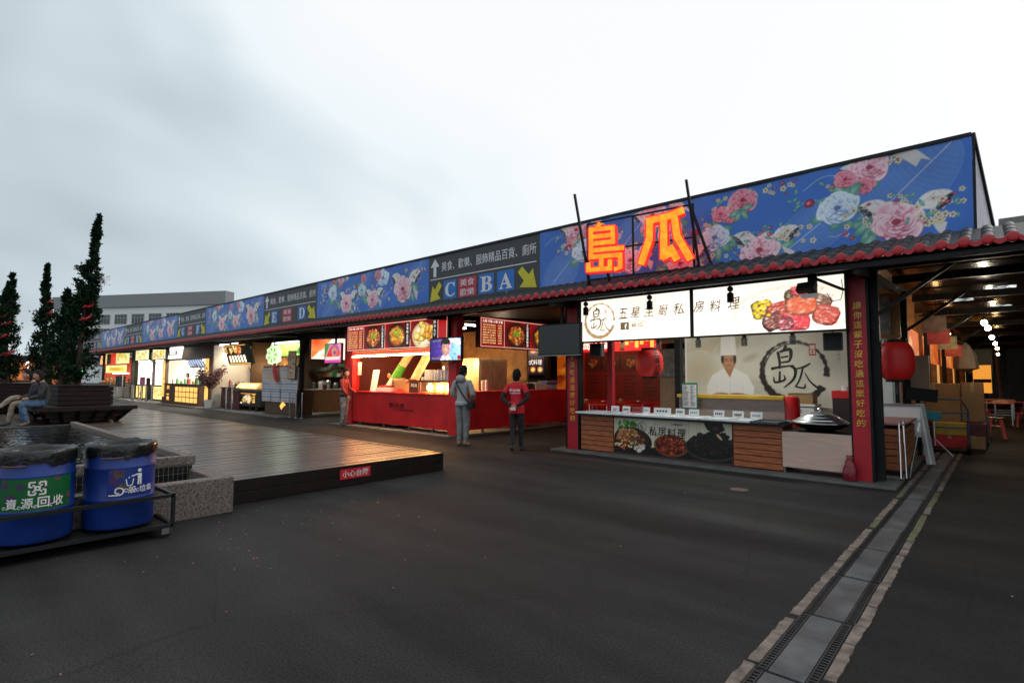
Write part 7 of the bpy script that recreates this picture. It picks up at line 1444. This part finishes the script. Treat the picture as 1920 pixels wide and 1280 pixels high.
g = random.Random(77)
for i in range(7):
    x_ = -1.0+g.uniform(-.1, .25); y_ = 17.6+1.05*i; lv = i % 3
    c_ = [(.45, .05, .04), (.05, .16, .35), (.5, .36, .06), (.3, .3, .3), (.06, .25, .12)][i % 5]
    t = thing('plastic_crate', f'plastic crate stacked along the lane stalls, {ordn(i)} from the hand truck', 'crate', (x_, y_, 0), 'plastic crates along the lane')
    for q in range(1+lv):
        MB().rbox((x_+g.uniform(-.03, .03), y_, .16+.31*q), (.48, .36, .29), g.uniform(-.1, .1)).obj('tub', mat(f'crate_{i%5}', c_, .5), t, bevel=.02)
for i, (y_, z_, c_) in enumerate(((14.6, 2.5, (.16, .10, .06)), (15.8, 2.3, (.35, .05, .04)), (18.6, 2.3, (.6, .5, .2)), (21.5, 2.2, (.5, .1, .06)), (26, 2.3, (.55, .5, .4)))):
    t = thing('hanging_board', f'small hanging stall board over the lane, {ordn(i)} from the corner', 'sign', (-1.0, y_, z_), 'hanging boards along the lane')
    MB().box(-1.16, -.74, y_, y_+.03, z_, z_+.34).obj('board', mat(f'board_{i}', c_, .6, var=.5, scale=5, emit=.12), t); MB().bar((-1.2, y_+.015, z_+.37), (-.7, y_+.015, z_+.37), .03).obj('rail', STEEL, t); MB().cyl((-.9, y_+.015, z_+.37), (-.9, y_+.015, 3.4), .008, n=5).obj('wire', BLACK, t)
# ================================================================= benches round the trees
def bench(loc, label, lx=3.4, ly=2.5):
    b = thing('tree_bench', label, 'bench', loc, 'timber benches round the deck trees'); x0, y0, z0 = loc; DW = DARKW
    xf, xb, ya, yb = x0, x0-lx, y0-ly/2, y0+ly/2; zs = z0+.44
    for k in range(4):      # front and rear seat slats
        for xs in (xf-.145*(k+1), xb+.145*k+.005): MB().box(xs, xs+.14, ya, yb, zs-.045, zs).obj('seat_slat', DW, b, bevel=.006)
    for k in range(4):
        for ys in (ya+.145*k, yb-.145*(k+1)+.005): MB().box(xb+.585, xf-.585, ys, ys+.14, zs-.045, zs-.001).obj('seat_slat', DW, b, bevel=.006)
    MB().box(xb, xf+.012, ya-.02, ya-.002, zs-.10, zs-.01).obj('seat_edge', DW, b); MB().box(xb, xf+.012, yb+.002, yb+.02, zs-.10, zs-.01).obj('seat_edge', DW, b); MB().box(xf+.002, xf+.02, ya, yb, zs-.10, zs-.01).obj('seat_edge', DW, b)
    # inward-leaning apron and legs
    for (xq, s_) in ((xf, -1), (xb, 1)):
        for k in range(6):
            yy = ya+.1+(ly-.2)*k/5; t_ = (k/5-.5)*.8
            MB().bar((xq+s_*.03, yy, zs-.05), (xq+s_*.62, yy-t_*.6, z0+.01), .07, .10).obj('leg', DW, b)
        for q in range(3):
            MB().bar((xq+s_*(.14+.17*q), ya+.1+.12*q, zs-.10-.12*q), (xq+s_*(.14+.17*q), yb-.1-.12*q, zs-.10-.12*q), .03, .11).obj('apron_board', DW, b)
    # planter box with boarded backrest
    for k in range(4):
        z_ = zs+.02+.12*k; o_ = .60
        MB().box(xf-o_-.03, xf-o_, ya+.5, yb-.4, z_, z_+.105).obj('back_board', DW, b, bevel=.004); MB().box(xb+o_, xb+o_+.03, ya+.5, yb-.4, z_, z_+.105).obj('back_board', DW, b)
        MB().box(xb+o_+.032, xf-o_-.032, ya+.5, ya+.53, z_, z_+.105).obj('back_board', DW, b); MB().box(xb+o_+.032, xf-o_-.032, yb-.43, yb-.4, z_, z_+.105).obj('back_board', DW, b)
    MB().box(xb+o_-.02, xf-o_+.02, ya+.48, yb-.38, zs+.502, zs+.535).box(xb+o_+.12, xf-o_-.12, ya+.6, yb-.5, zs+.49, zs+.50).obj('cap_board', DW, b)
    MB().box(xb+o_+.04, xf-o_-.04, ya+.54, yb-.44, z0+.01, zs+.45).obj('soil_box', mat('bare_soil', (.02, .012, .008), .95, bump=.5), b)
    return b
bench((-17.25, 3.08, DZ), 'nearest dark timber bench boxed round a tree, two people on it', 3.4, 2.06)
bench((-23.2, 2.1, DZ), 'second dark timber bench boxed round trees, farther back')
bench((-22.5, -1.2, DZ), 'dark timber bench at the left edge behind the seated pair')
LEAFM = mat('dark_conifer', (.010, .030, .013), .85, var=.6, scale=7, spec=.1)
def conifer(loc, h, prof, label, seed, n=6500, lean=(0, 0), deco=True):
    t = thing('conifer_tree', label, 'tree', loc, 'conifers planted in the deck benches'); g = np.random.default_rng(seed); x0, y0, z0 = loc
    axis = lambda s: np.array([x0+lean[0]*s**2+.05*np.sin(s*5+seed)*s, y0+lean[1]*s**2+.04*np.sin(s*7+seed)*s, z0+h*s])
    MB().tube([axis(s) for s in np.linspace(0, .97, 12)], [.075*(1-s)+.008 for s in np.linspace(0, 1, 12)], 8).obj('trunk', mat('dark_bark', (.05, .03, .02), .8), t)
    ps = np.array(prof); nb = 260; V = []; Fc = []
    lim = MB()
    # sprays: each twig carries many small blades
    for i in range(nb):
        s = g.uniform(ps[0, 0], .985)**(.85); s = min(.985, max(ps[0, 0], s)); R_ = np.interp(s, ps[:, 0], ps[:, 1]); a = g.uniform(0, 2*np.pi)
        R_ *= .74*(1+.30*math.sin(a*2+s*23+seed)+g.uniform(-.25, .15)); c = axis(s); tip = c+np.array([R_*math.cos(a), R_*math.sin(a), g.uniform(.1, .38)*min(1, R_*2.2)+.03])
        if i % 5 == 0: lim.tube([c, (c+tip)/2+np.array([0, 0, -.03]), tip], [.012, .008, .004], 4)
        m = int(n/nb)
        tt = g.uniform(.15, 1.05, m)**.6; P = c+(tip-c)*tt[:, None]+g.normal(size=(m, 3))*np.array([.04, .04, .06])*(.35+.65*min(1, R_*2.5))
        d = g.normal(size=(m, 3))+np.array([math.cos(a)*.6, math.sin(a)*.6, .9]); d /= np.linalg.norm(d, axis=1)[:, None]
        sd_ = np.cross(d, g.normal(size=(m, 3))); sd_ /= np.linalg.norm(sd_, axis=1)[:, None]; ln = g.uniform(.04, .09, m)[:, None]; wd = ln*.32
        for k in range(m):
            b = len(V); V += [tuple(P[k]-sd_[k]*wd[k]), tuple(P[k]+sd_[k]*wd[k]), tuple(P[k]+d[k]*ln[k]+sd_[k]*wd[k]*.4), tuple(P[k]+d[k]*ln[k]-sd_[k]*wd[k]*.4)]; Fc.append((b, b+1, b+2, b+3))
    lim.obj('limbs', mat('dark_bark', (.05, .03, .02), .8), t)['kind'] = 'stuff'; MB().add(V, Fc).obj('crown', LEAFM, t)
    if deco:
        rg = random.Random(seed)
        for k in range((5 if 'ribbons' in label else 2)):
            s = rg.uniform(.3, .8); R_ = float(np.interp(s, ps[:, 0], ps[:, 1])); c = axis(s); a0 = rg.uniform(-1.2, 0.2)
            pts = [(c[0]+R_*.75*math.cos(a0+.22*q), c[1]+R_*.75*math.sin(a0+.22*q), c[2]+.03*q+.03*math.sin(q*2)) for q in range(6)]
            MB().tube(pts, [.01, .035, .03, .045, .03, .012], 5).obj('ribbon', mat('red_ribbon', (.35, .012, .02), .5), t)
        for k in range(3): s = rg.uniform(.15, .6); R_ = float(np.interp(s, ps[:, 0], ps[:, 1])); c = axis(s); a = rg.uniform(-1.2, .3); MB().ball((c[0]+R_*.8*math.cos(a), c[1]+R_*.8*math.sin(a), c[2]), .014, 6, 4).obj('fairy_light', glow('green_led', (.05, 1, .2), 1.2) if k % 2 else mat('dark_bauble', (.25, .01, .015), .3), t)
    return t
P1 = [(.06, .42), (.2, .50), (.33, .40), (.45, .40), (.58, .33), (.66, .30), (.72, .14), (.8, .10), (.9, .07), (1, .03)]
conifer((-19.0, 3.12, .8), 5.3, P1, 'tallest dark conifer with a thin crooked top, nearest the hall', 3, 15000, (.0, .28))
conifer((-24.6, 3.05, .8), 4.6, [(.06, .45), (.3, .52), (.5, .42), (.62, .27), (.75, .12), (.82, .14), (.9, .05), (1, .02)], 'middle dark conifer with a bare pointed tip', 5, 11000)
conifer((-24.8, 2.12, .8), 4.15, [(.06, .5), (.3, .47), (.55, .36), (.7, .28), (.85, .17), (.95, .06), (1, .02)], 'leftmost dark conifer with bright red ribbons', 7, 11000)
conifer((-20.2, 2.95, .8), 3.2, [(.06, .42), (.35, .5), (.6, .34), (.85, .13), (1, .03)], 'short bushy conifer between the tallest and the middle tree', 9, 6000, deco=False)
wrapm = MB(); g = random.Random(2)
for k in range(14): p = Vector((-18.75+g.uniform(-.05, .1), 3.45+g.uniform(-.1, .15), 4.2+g.uniform(-.15, .12))); q = p+Vector((g.uniform(-.1, .1), g.uniform(-.08, .12), g.uniform(-.15, .05))); wrapm.tube([p, p.lerp(q, .5)+Vector((0, .05, .04)), q], .006, 4)
tag(wrapm.obj('tinsel_tangle', mat('pale_tinsel', (.55, .57, .58), .3), origin=(-18.7, 3.6, 4.2)), 'pale tangle of tinsel caught on the tallest tree', 'tinsel')

# ================================================================= people
def skin_body(J, Eg, sub=2):
    """one continuous body grown on a skeleton; returns verts, faces, and the tag of each face"""
    names = list(J); me = bpy.data.meshes.new('b'); me.from_pydata([J[n][:3] for n in names], [(names.index(a), names.index(b)) for a, b, _ in Eg], [])
    o = bpy.data.objects.new('b', me); COL.objects.link(o); o.modifiers.new('s', 'SKIN')
    for i, n in enumerate(names):
        r = J[n][3:]; me.skin_vertices[0].data[i].radius = (r[0], r[1] if len(r) > 1 else r[0]); me.skin_vertices[0].data[i].use_root = (n == 'pelvis')
    o.modifiers['s'].branch_smoothing = .6
    sb = o.modifiers.new('u', 'SUBSURF'); sb.levels = sub; sb.render_levels = sub
    dg = bpy.context.evaluated_depsgraph_get(); dg.update(); m2 = bpy.data.meshes.new_from_object(o.evaluated_get(dg))
    V = np.array([v.co[:] for v in m2.vertices]); Fs = [tuple(p.vertices) for p in m2.polygons]
    COL.objects.unlink(o); bpy.data.objects.remove(o); bpy.data.meshes.remove(m2); bpy.data.meshes.remove(me)
    nrm_ = np.zeros_like(V)
    for f in Fs:
        q = V[list(f)]; fn = np.cross(q[1]-q[0], q[2]-q[0]); nrm_[list(f)] += fn
    nrm_ /= np.linalg.norm(nrm_, axis=1)[:, None]+1e-9; X_, Y_, Z_ = V.T
    V = V+nrm_*(.0045*np.sin(31*Z_+9*np.sin(17*X_)+5*Y_)+.0035*np.sin(53*Z_-23*X_+19*Y_)+.003*np.sin(41*X_+37*Y_))[:, None]
    C = np.array([V[list(f)].mean(0) for f in Fs]); best = np.full(len(C), 1e9); tg = np.zeros(len(C), int); tags = []
    for a, b, tname in Eg:
        A = np.array(J[a][:3]); B = np.array(J[b][:3]); ab = B-A; tt = np.clip(((C-A)@ab)/(ab@ab+1e-9), 0, 1); d = np.linalg.norm(C-A-tt[:, None]*ab, axis=1)-.5*(J[a][3]*(1-tt)+J[b][3]*tt)
        if tname not in tags: tags.append(tname)
        k = d < best; best[k] = d[k]; tg[k] = tags.index(tname)
    return V, Fs, [tags[i] for i in tg]
def head_mesh(c, s_=1., yaw=0, pitch=0):
    m = MB().ball((0, 0, 0), 1, 18, 14); out = []
    Rm = Matrix.Rotation(yaw, 3, 'Z') @ Matrix.Rotation(pitch, 3, 'X')
    for x, y, z in m.v:
        X = x*.078; Y = y*.096; Zz = z*.118
        if z < 0: X *= 1-.28*z*z; Y = Y*(1-.12*z*z)+.012*(-z)
        if y > .75 and abs(x) < .3 and -.35 < z < .15: Y += .022*(1-abs(x)/.3)*(1-abs(z+.15)/.3 if abs(z+.15) < .3 else 0)
        if y > .7 and .1 < z < .35 and .2 < abs(x) < .5: Y -= .008
        out.append(Vector(c)+Rm@Vector((X, Y, Zz))*s_)
    f = list(m.f); k = len(out)
    for sx in (-1, 1):
        e_ = MB().ball((sx*.08, -.005, -.005), 1, 6, 5, (.012, .022, .032)); out += [Vector(c)+Rm@Vector(p)*s_ for p in e_.v]; f += [tuple(i+k for i in q) for q in e_.f]; k = len(out)
    return [tuple(p) for p in out], f, Rm
def hand_mesh(w, d, nrm, s_=1., curl=.5, side_=1):
    """palm with four fingers and a side thumb; w wrist, d direction of the hand, nrm palm normal"""
    w = Vector(w); d = Vector(d).normalized(); nrm = (Vector(nrm)-d*Vector(nrm).dot(d)).normalized(); lat = d.cross(nrm)
    m = MB(); cpt = w+d*.045*s_
    pv = MB().ball((0, 0, 0), 1, 10, 7); m.add([cpt+lat*p[0]*.040*s_+d*p[1]*.052*s_+nrm*p[2]*.017*s_ for p in pv.v], pv.f)
    for i, (o_, ln) in enumerate(((-.028, .062), (-.010, .074), (.010, .070), (.027, .054))):
        a = cpt+lat*o_*s_+d*.038*s_; b = a+(d*math.cos(curl*.5)+nrm*math.sin(curl*.5))*ln*.45*s_; c = b+(d*math.cos(curl*1.6)+nrm*math.sin(curl*1.6))*ln*.55*s_
        m.tube([a, b, c], [.010*s_, .009*s_, .007*s_], 6)
    a = cpt-lat*.032*s_*side_-d*.018*s_; b = a+(-lat*side_*.6+d*.8+nrm*.3).normalized()*.035*s_; c = b+(d*.9+nrm*.5-lat*side_*.1).normalized()*.03*s_; m.tube([a, b, c], [.012*s_, .0105*s_, .008*s_], 6)
    return m.v, m.f
def person(label, loc, rz, J, Eg, mats, head, hands, hairspec, scale=1., group=None):
    V, Fs, tg = skin_body(J, Eg); hv, hf, Rm = head_mesh(head['c'], 1., head.get('yaw', 0), head.get('pitch', 0))
    allV = [tuple(v) for v in V]; allF = list(Fs); tags = list(tg); k = len(allV); allV += hv; allF += [tuple(i+k for i in f) for f in hf]; tags += ['skin']*len(hf)
    for h in hands:
        v, f = hand_mesh(*h); k = len(allV); allV += [tuple(p) for p in v]; allF += [tuple(i+k for i in q) for q in f]; tags += ['skin']*len(f)
    t = thing('person', label, 'person', loc, group); M3 = Matrix.Rotation(rz, 4, 'Z') @ Matrix.Scale(scale, 4)
    def put(name, V_, F_, m_, smooth=True, tg_=None):
        me = bpy.data.meshes.new(name); me.from_pydata([tuple(M3@Vector(p)) for p in V_], [], F_); o = bpy.data.objects.new(name, me); COL.objects.link(o); o.parent = t; ORG[o.name] = Vector(loc)
        if tg_:
            ks = list(dict.fromkeys(tg_)); [me.materials.append(mats[q]) for q in ks]; me.polygons.foreach_set('material_index', [ks.index(q) for q in tg_])
        else: me.materials.append(m_)
        me.polygons.foreach_set('use_smooth', [smooth]*len(me.polygons)); return o
    put('body', allV, allF, None, True, tags)
    hc = Vector(head['c']); m = MB().ball((0, 0, 0), 1, 20, 14); HV = []; HF = []
    ln = hairspec.get('len', 0); g = random.Random(len(label))
    for x, y, z in m.v:
        r_ = 1.10+.05*math.sin(x*9+z*7)+.03*math.sin(y*13); X = x*.080*r_*hairspec.get('w', 1); Y = y*.098*r_-.006; Zz = z*.122*r_+.008
        if z < 0 and y < .3: Zz -= ln*(-z)
        HV.append(hc+Rm@Vector((X, Y, Zz)))
    for f in m.f:
        cx = sum((Vector(m.v[i]) for i in f), Vector())/len(f)
        if cx.y > .15 and cx.z < .45+.1*math.sin(cx.x*8): continue
        if cx.z < -.62 and ln < .02: continue
        if cx.y > -.15 and cx.z < -.05: continue
        HF.append(f)
    put('hair', HV, HF, hairspec.get('m', HAIR))
    # eyes and mouth
    for sx in (-1, 1):
        e_ = MB().ball((0, 0, 0), 1, 8, 6, (.011, .006, .006)); put('eye', [hc+Rm@(Vector((sx*.03, .088, .012))+Vector(p)) for p in e_.v], e_.f, INK)
    e_ = MB().ball((0, 0, 0), 1, 8, 5, (.022, .006, .005)); put('mouth', [hc+Rm@(Vector((0, .088, -.058))+Vector(p)) for p in e_.v], e_.f, mat('lips', (.30, .11, .09), .5))
    t['_put'] = 0; del t['_put']
    return t, put
def std(arms, sho=.165, wx=1., leg=None, hgt=1.):
    J = dict(pelvis=(0, 0, .94, .145*wx, .112*wx), waist=(0, .0, 1.08, .135*wx, .10*wx), chest=(0, .0, 1.27, .165*wx, .115*wx), upper=(0, -.012, 1.39, .13*wx, .09*wx), neckb=(0, -.012, 1.455, .062, .06), neck=(0, .0, 1.53, .052, .052),
             hipL=(-.085, 0, .88, .10*wx, .10*wx), kneeL=(-.09, .02, .49, .068*wx, .07*wx), ankL=(-.09, -.015, .10, .05, .052), heelL=(-.09, -.03, .045, .04, .035), toeL=(-.105, .15, .03, .042, .026),
             hipR=(.085, 0, .88, .10*wx, .10*wx), kneeR=(.09, .02, .49, .068*wx, .07*wx), ankR=(.09, -.015, .10, .05, .052), heelR=(.09, -.03, .045, .04, .035), toeR=(.105, .15, .03, .042, .026))
    J.update(shL=(-sho, -.012, 1.39, .072*wx, .075*wx), shR=(sho, -.012, 1.39, .072*wx, .075*wx)); J.update(arms)
    if leg: J.update(leg)
    return J
EGS = [('pelvis', 'waist', 'top'), ('waist', 'chest', 'top'), ('chest', 'upper', 'top'), ('upper', 'neckb', 'top'), ('neckb', 'neck', 'skin'), ('upper', 'shL', 'top'), ('upper', 'shR', 'top'), ('shL', 'elL', 'sleeve'), ('elL', 'wrL', 'fore'), ('shR', 'elR', 'sleeve'), ('elR', 'wrR', 'fore'),
       ('pelvis', 'hipL', 'legs'), ('hipL', 'kneeL', 'legs'), ('kneeL', 'ankL', 'legs'), ('ankL', 'heelL', 'shoe'), ('heelL', 'toeL', 'shoe'), ('pelvis', 'hipR', 'legs'), ('hipR', 'kneeR', 'legs'), ('kneeR', 'ankR', 'legs'), ('ankR', 'heelR', 'shoe'), ('heelR', 'toeR', 'shoe')]
HOOD = mat('grey_sweatshirt', (.34, .345, .35), .9, var=.15, scale=5, bump=.25, bscale=30); SWP = mat('grey_sweatpants', (.19, .195, .195), .9, var=.15, scale=5, bump=.25, bscale=24)
TRED = mat('red_tshirt', (.58, .012, .025), .8, var=.15, bump=.2, bscale=20); BLK = mat('black_cloth', (.014, .014, .016), .85, var=.3, bump=.2, bscale=20)
JKT = mat('dark_red_jacket', (.16, .012, .018), .7, var=.2, bump=.25, bscale=18); JEAN = mat('washed_jeans', (.05, .07, .11), .85, var=.2, scale=9, col2=(.28, .30, .34)); SHOE = mat('dark_shoe', (.03, .03, .032), .6)
# man in grey hooded top
J = std(dict(elL=(-.27, -.03, 1.13, .064, .064), wrL=(-.16, .17, 1.0, .046, .046), elR=(.27, -.03, 1.13, .064, .064), wrR=(.16, .17, 1.0, .046, .046)), .175, 1.12, dict(ankL=(-.06, -.03, .10, .055, .055), heelL=(-.06, -.05, .045, .04, .035), toeL=(-.09, .12, .03, .042, .026), ankR=(.085, .0, .10, .055, .055), heelR=(.085, -.02, .045, .04, .035), toeR=(.11, .15, .03, .042, .026), kneeL=(-.075, .03, .49, .078, .08), kneeR=(.085, .03, .49, .078, .08)))
t, put = person('person in grey hooded top and sweatpants with a black shoulder bag, seen from behind', (-8.82, 8.2, .0), rad(18), J, EGS, dict(top=HOOD, sleeve=HOOD, fore=HOOD, skin=SKIN, legs=SWP, shoe=SKIN), dict(c=(0, .03, 1.625), yaw=-.25, pitch=-.12), [((-.16, .17, 1.0), (.8, .5, -.1), (0, -1, 0), 1, .6, 1), ((.16, .17, 1.0), (-.8, .5, -.1), (0, -1, 0), 1, .6, -1)], dict(len=.03))
m = MB().ball((0, -.085, 1.44), 1, 16, 10, (.125, .075, .085)); put('hood', [(x, y, z+(.03 if y < -.1 else 0)) for x, y, z in m.v], m.f, HOOD)
m = MB().lathe((0, 0, .90), [(.165, -.03), (.178, 0), (.175, .05), (.16, .07)], 20); put('hem_band', [(x, y*.78, z) for x, y, z in m.v], m.f, HOOD)
for sx in (-1, 1): m = MB().rbox((sx*.075, .04, .012), (.085, .26, .022)); put('sandal', m.v, m.f, SHOE, False)
bgp = thing('shoulder_bag', 'black shoulder bag on a diagonal strap worn by the grey-topped person', 'bag', (-8.62, 8.05, 1.0)); Rz = Matrix.Rotation(rad(18), 3, 'Z'); B_ = Vector((-8.82, 8.2, 0))
W_ = lambda p: B_+Rz@Vector(p)
pts = [(-.09, .12, 1.40), (-.12, .0, 1.475), (-.11, -.115, 1.40), (-.03, -.155, 1.28), (.06, -.155, 1.15), (.15, -.14, 1.02), (.21, -.12, .96)]
mb = MB()
for a, b in zip(pts[:-1], pts[1:]): mb.bar(W_(a), W_(b), .008, .032, (Rz@Vector((.6, 0, .8))))
mb.obj('strap', BLK, bgp)
m = MB().ball((0, 0, 0), 1, 16, 10, (1, 1, 1)); MB().add([W_((.255+.055*max(-.9, min(.9, x*1.3)), -.06+.13*max(-.85, min(.85, y*1.3)), .89+.10*max(-.8, min(.8, z*1.2)))) for x, y, z in m.v], m.f).obj('pouch', BLK, bgp, smooth=True)
# person in red T-shirt, hands clasped behind
J = std(dict(elL=(-.30, -.10, 1.13, .05, .05), wrL=(-.06, -.19, .97, .037, .037), elR=(.30, -.10, 1.13, .05, .05), wrR=(.06, -.19, .96, .037, .037)), .17, 1.02, dict(kneeL=(-.075, .0, .49, .066, .068), ankL=(-.06, -.16, .13, .046, .048), heelL=(-.06, -.20, .08, .036, .03), toeL=(-.065, -.05, .03, .038, .024), kneeR=(.08, .07, .49, .066, .068), ankR=(.05, .12, .09, .046, .048), heelR=(.05, .10, .04, .038, .032), toeR=(.06, .28, .03, .04, .025)))
EG2 = [(a, b, ('sleeve' if (a, b) in (('shL', 'elL'), ('shR', 'elR')) else c)) for a, b, c in EGS]
J['mdL'] = (-.245, -.06, 1.24, .066, .066); J['mdR'] = (.245, -.06, 1.24, .066, .066)
EG2 = [e_ for e_ in EG2 if (e_[0], e_[1]) not in (('shL', 'elL'), ('shR', 'elR'))]+[('shL', 'mdL', 'top'), ('mdL', 'elL', 'fore'), ('shR', 'mdR', 'top'), ('mdR', 'elR', 'fore')]
J['waist'] = (0, 0, 1.06, .15, .112); J['pelvis'] = (0, 0, .93, .158, .122)
t, put = person('person in red T-shirt over black sleeves with hands clasped behind the back', (-7.33, 8.32, 0), rad(22), J, EG2, dict(top=TRED, sleeve=TRED, fore=BLK, skin=SKIN, legs=BLK, shoe=SHOE), dict(c=(0, .01, 1.615), pitch=-.05), [((-.05, -.195, .965), (.8, -.1, -.25), (0, -1, .1), 1, .7, 1), ((.05, -.2, .95), (-.7, -.2, -.4), (0, -1, .1), 1, .5, -1)], dict(len=.03, w=1.08), .955)
m = MB().lathe((0, 0, .80), [(.17, 0), (.178, .01), (.172, .12), (.155, .24)], 20); put('shirt_hem', [(x, y*.78, z) for x, y, z in m.v], m.f, TRED)
mb = MB(); Zb = Fr((.13, -.138, 1.27), (-1, 0, 0), (0, 0, 1)); Zb = Fr((-.13, -.142, 1.24), (1, 0, 0), (0, -.04, 1)); letters(mb, Zb, '御品香', 0, .03, .26, .095, .0, .02, .1, wob=.008); letters(mb, Zb, '正宗重慶麻辣燙', .01, -.02, .25, .03, .0, .01)
V2 = []
for x, y, z in mb.v: V2.append((x, -.128-.012*math.cos(x*9), z))
put('shirt_print', V2, mb.f, PAPER, False)
m = MB().rbox((.01, -.265, .905), (.11, .02, .05), 0, .3); put('held_paper', m.v, m.f, PAPER, False)
# person in dark red jacket at the counter
J = std(dict(elL=(-.20, .05, 1.13, .058, .058), wrL=(-.16, .27, 1.04, .042, .042), elR=(.21, .06, 1.13, .058, .058), wrR=(.17, .22, .92, .042, .042)), .165, 1.05)
t, put = person('person in dark red jacket and faded jeans standing at the red counter', (-15.0, 8.98, .0), rad(-62), J, EGS, dict(top=JKT, sleeve=JKT, fore=JKT, skin=SKIN, legs=JEAN, shoe=SHOE), dict(c=(0, .05, 1.615), pitch=-.15), [((-.16, .27, 1.04), (.1, .9, -.2), (0, 0, -1), 1, .4, 1), ((.17, .22, .92), (0, .5, -.9), (-1, 0, 0), 1, .5, -1)], dict(len=.01))
m = MB().lathe((0, 0, .93), [(.155, -.05), (.17, -.04), (.168, .03), (.15, .04)], 18); put('jacket_hem', [(x, y*.78, z) for x, y, z in m.v], m.f, BLK)
# vendors
J = std(dict(elL=(-.2, .02, 1.12, .055, .055), wrL=(-.12, .24, 1.10, .04, .04), elR=(.2, .02, 1.12, .055, .055), wrR=(.12, .24, 1.10, .04, .04)))
HN = [((-.12, .24, 1.10), (.2, .9, 0), (0, 0, -1), 1, .6, 1), ((.12, .24, 1.10), (-.2, .9, 0), (0, 0, -1), 1, .6, -1)]
for (lb_, loc, rz_, top, legs, hs) in (('vendor in red top behind the menu stand of the red stall', (-14.25, 10.15, .035), rad(160), TRED, BLK, dict(len=.06)), ('vendor in bright red shirt inside the amber grid booth, back turned', (-31.6, 10.4, .035), rad(20), mat('bright_red_shirt', (.5, .02, .02), .8), BLK, dict(len=.05)), ('vendor in dark top beside the red-shirted one in the amber grid booth', (-30.4, 10.9, .035), rad(-40), BLK, BLK, dict(len=.02)), ('vendor in black and white top at the left of the amber grid booth', (-33.6, 10.35, .035), rad(150), mat('patterned_top', (.05, .05, .06), .8, var=.9, scale=12, col2=(.5, .5, .52)), BLK, dict(len=.04)), ('person with dark hair seated behind the rear stall counter', (-13.0, 15.35, -.25), rad(170), BLK, BLK, dict(len=.05)), ('person in yellow top behind the rear stall counter', (-12.4, 15.1, -.32), rad(190), mat('yellow_top', (.5, .36, .05), .8), BLK, dict(len=.02)), ('small figure in red top walking at the far end of the lane', (.62, 56.5, 0), rad(10), mat('bright_red_shirt', (.5, .02, .02), .8), BLK, dict(len=.02))):
    person(lb_, loc, rz_, J, EGS, dict(top=top, sleeve=top, fore=top if 'yellow' not in lb_ else SKIN, skin=SKIN, legs=legs, shoe=SHOE), dict(c=(0, .02, 1.62)), HN, hs, .93)
# seated pair on the bench end, facing -Y (left)
zs = .44
def seated(cross):
    J = dict(pelvis=(0, 0, zs+.10, .155, .135), waist=(0, -.01, zs+.24, .145, .115), chest=(0, .05, zs+.43, .17, .12), upper=(0, .08, zs+.55, .13, .095), neckb=(0, .10, zs+.615, .062, .06), neck=(0, .13, zs+.68, .052, .052), shL=(-.165, .08, zs+.54, .075, .075), shR=(.165, .08, zs+.54, .075, .075), elL=(-.22, .13, zs+.28, .058, .058), wrL=(-.08, .33, zs+.22, .042, .042), elR=(.22, .13, zs+.28, .058, .058), wrR=(.08, .33, zs+.24, .042, .042))
    if cross: J.update(hipL=(-.09, .06, zs+.09, .10, .10), kneeL=(-.07, .46, zs+.10, .075, .075), ankL=(-.05, .52, .10, .05, .05), heelL=(-.05, .50, .045, .04, .034), toeL=(-.06, .68, .03, .042, .026), hipR=(.09, .06, zs+.10, .10, .10), kneeR=(.02, .45, zs+.25, .075, .075), ankR=(-.06, .70, zs+.02, .05, .05), heelR=(-.06, .72, zs-.03, .04, .034), toeR=(-.08, .86, zs+.05, .042, .028))
    else: J.update(hipL=(-.09, .06, zs+.09, .10, .10), kneeL=(-.10, .45, zs+.10, .078, .078), ankL=(-.10, .34, .13, .05, .05), heelL=(-.10, .30, .10, .04, .034), toeL=(-.11, .46, .03, .042, .026), hipR=(.09, .06, zs+.09, .10, .10), kneeR=(.10, .47, zs+.11, .078, .078), ankR=(.10, .40, .11, .05, .05), heelR=(.10, .37, .06, .04, .034), toeR=(.11, .54, .03, .042, .026))
    return J
DJ = mat('dark_green_grey_jacket', (.02, .026, .028), .75, var=.25, bump=.3, bscale=16); BJ = mat('blue_jeans', (.04, .10, .20), .85, var=.2, scale=8, col2=(.10, .18, .30)); BEI = mat('beige_trousers', (.30, .24, .18), .85, var=.12); NAV = mat('navy_top', (.02, .02, .035), .8)
hs_ = [((-.08, .33, zs+.22), (.4, .9, -.1), (0, 0, -1), 1, .5, 1), ((.08, .33, zs+.24), (-.4, .9, 0), (0, 0, -1), 1, .5, -1)]
person('seated person in dark jacket and blue jeans on the bench end', (-17.42, 2.28, DZ), rad(172), seated(False), EGS, dict(top=DJ, sleeve=DJ, fore=DJ, skin=SKIN, legs=BJ, shoe=mat('tan_shoe', (.18, .13, .10), .7)), dict(c=(0, .19, zs+.78), pitch=-.2, yaw=.1), hs_, dict(len=.05, w=1.12))
person('seated person in beige trousers with crossed legs, behind the one in jeans', (-18.0, 2.18, DZ), rad(176), seated(True), EGS, dict(top=NAV, sleeve=NAV, fore=NAV, skin=SKIN, legs=BEI, shoe=SHOE), dict(c=(0, .22, zs+.79), pitch=-.1), hs_, dict(len=.02))
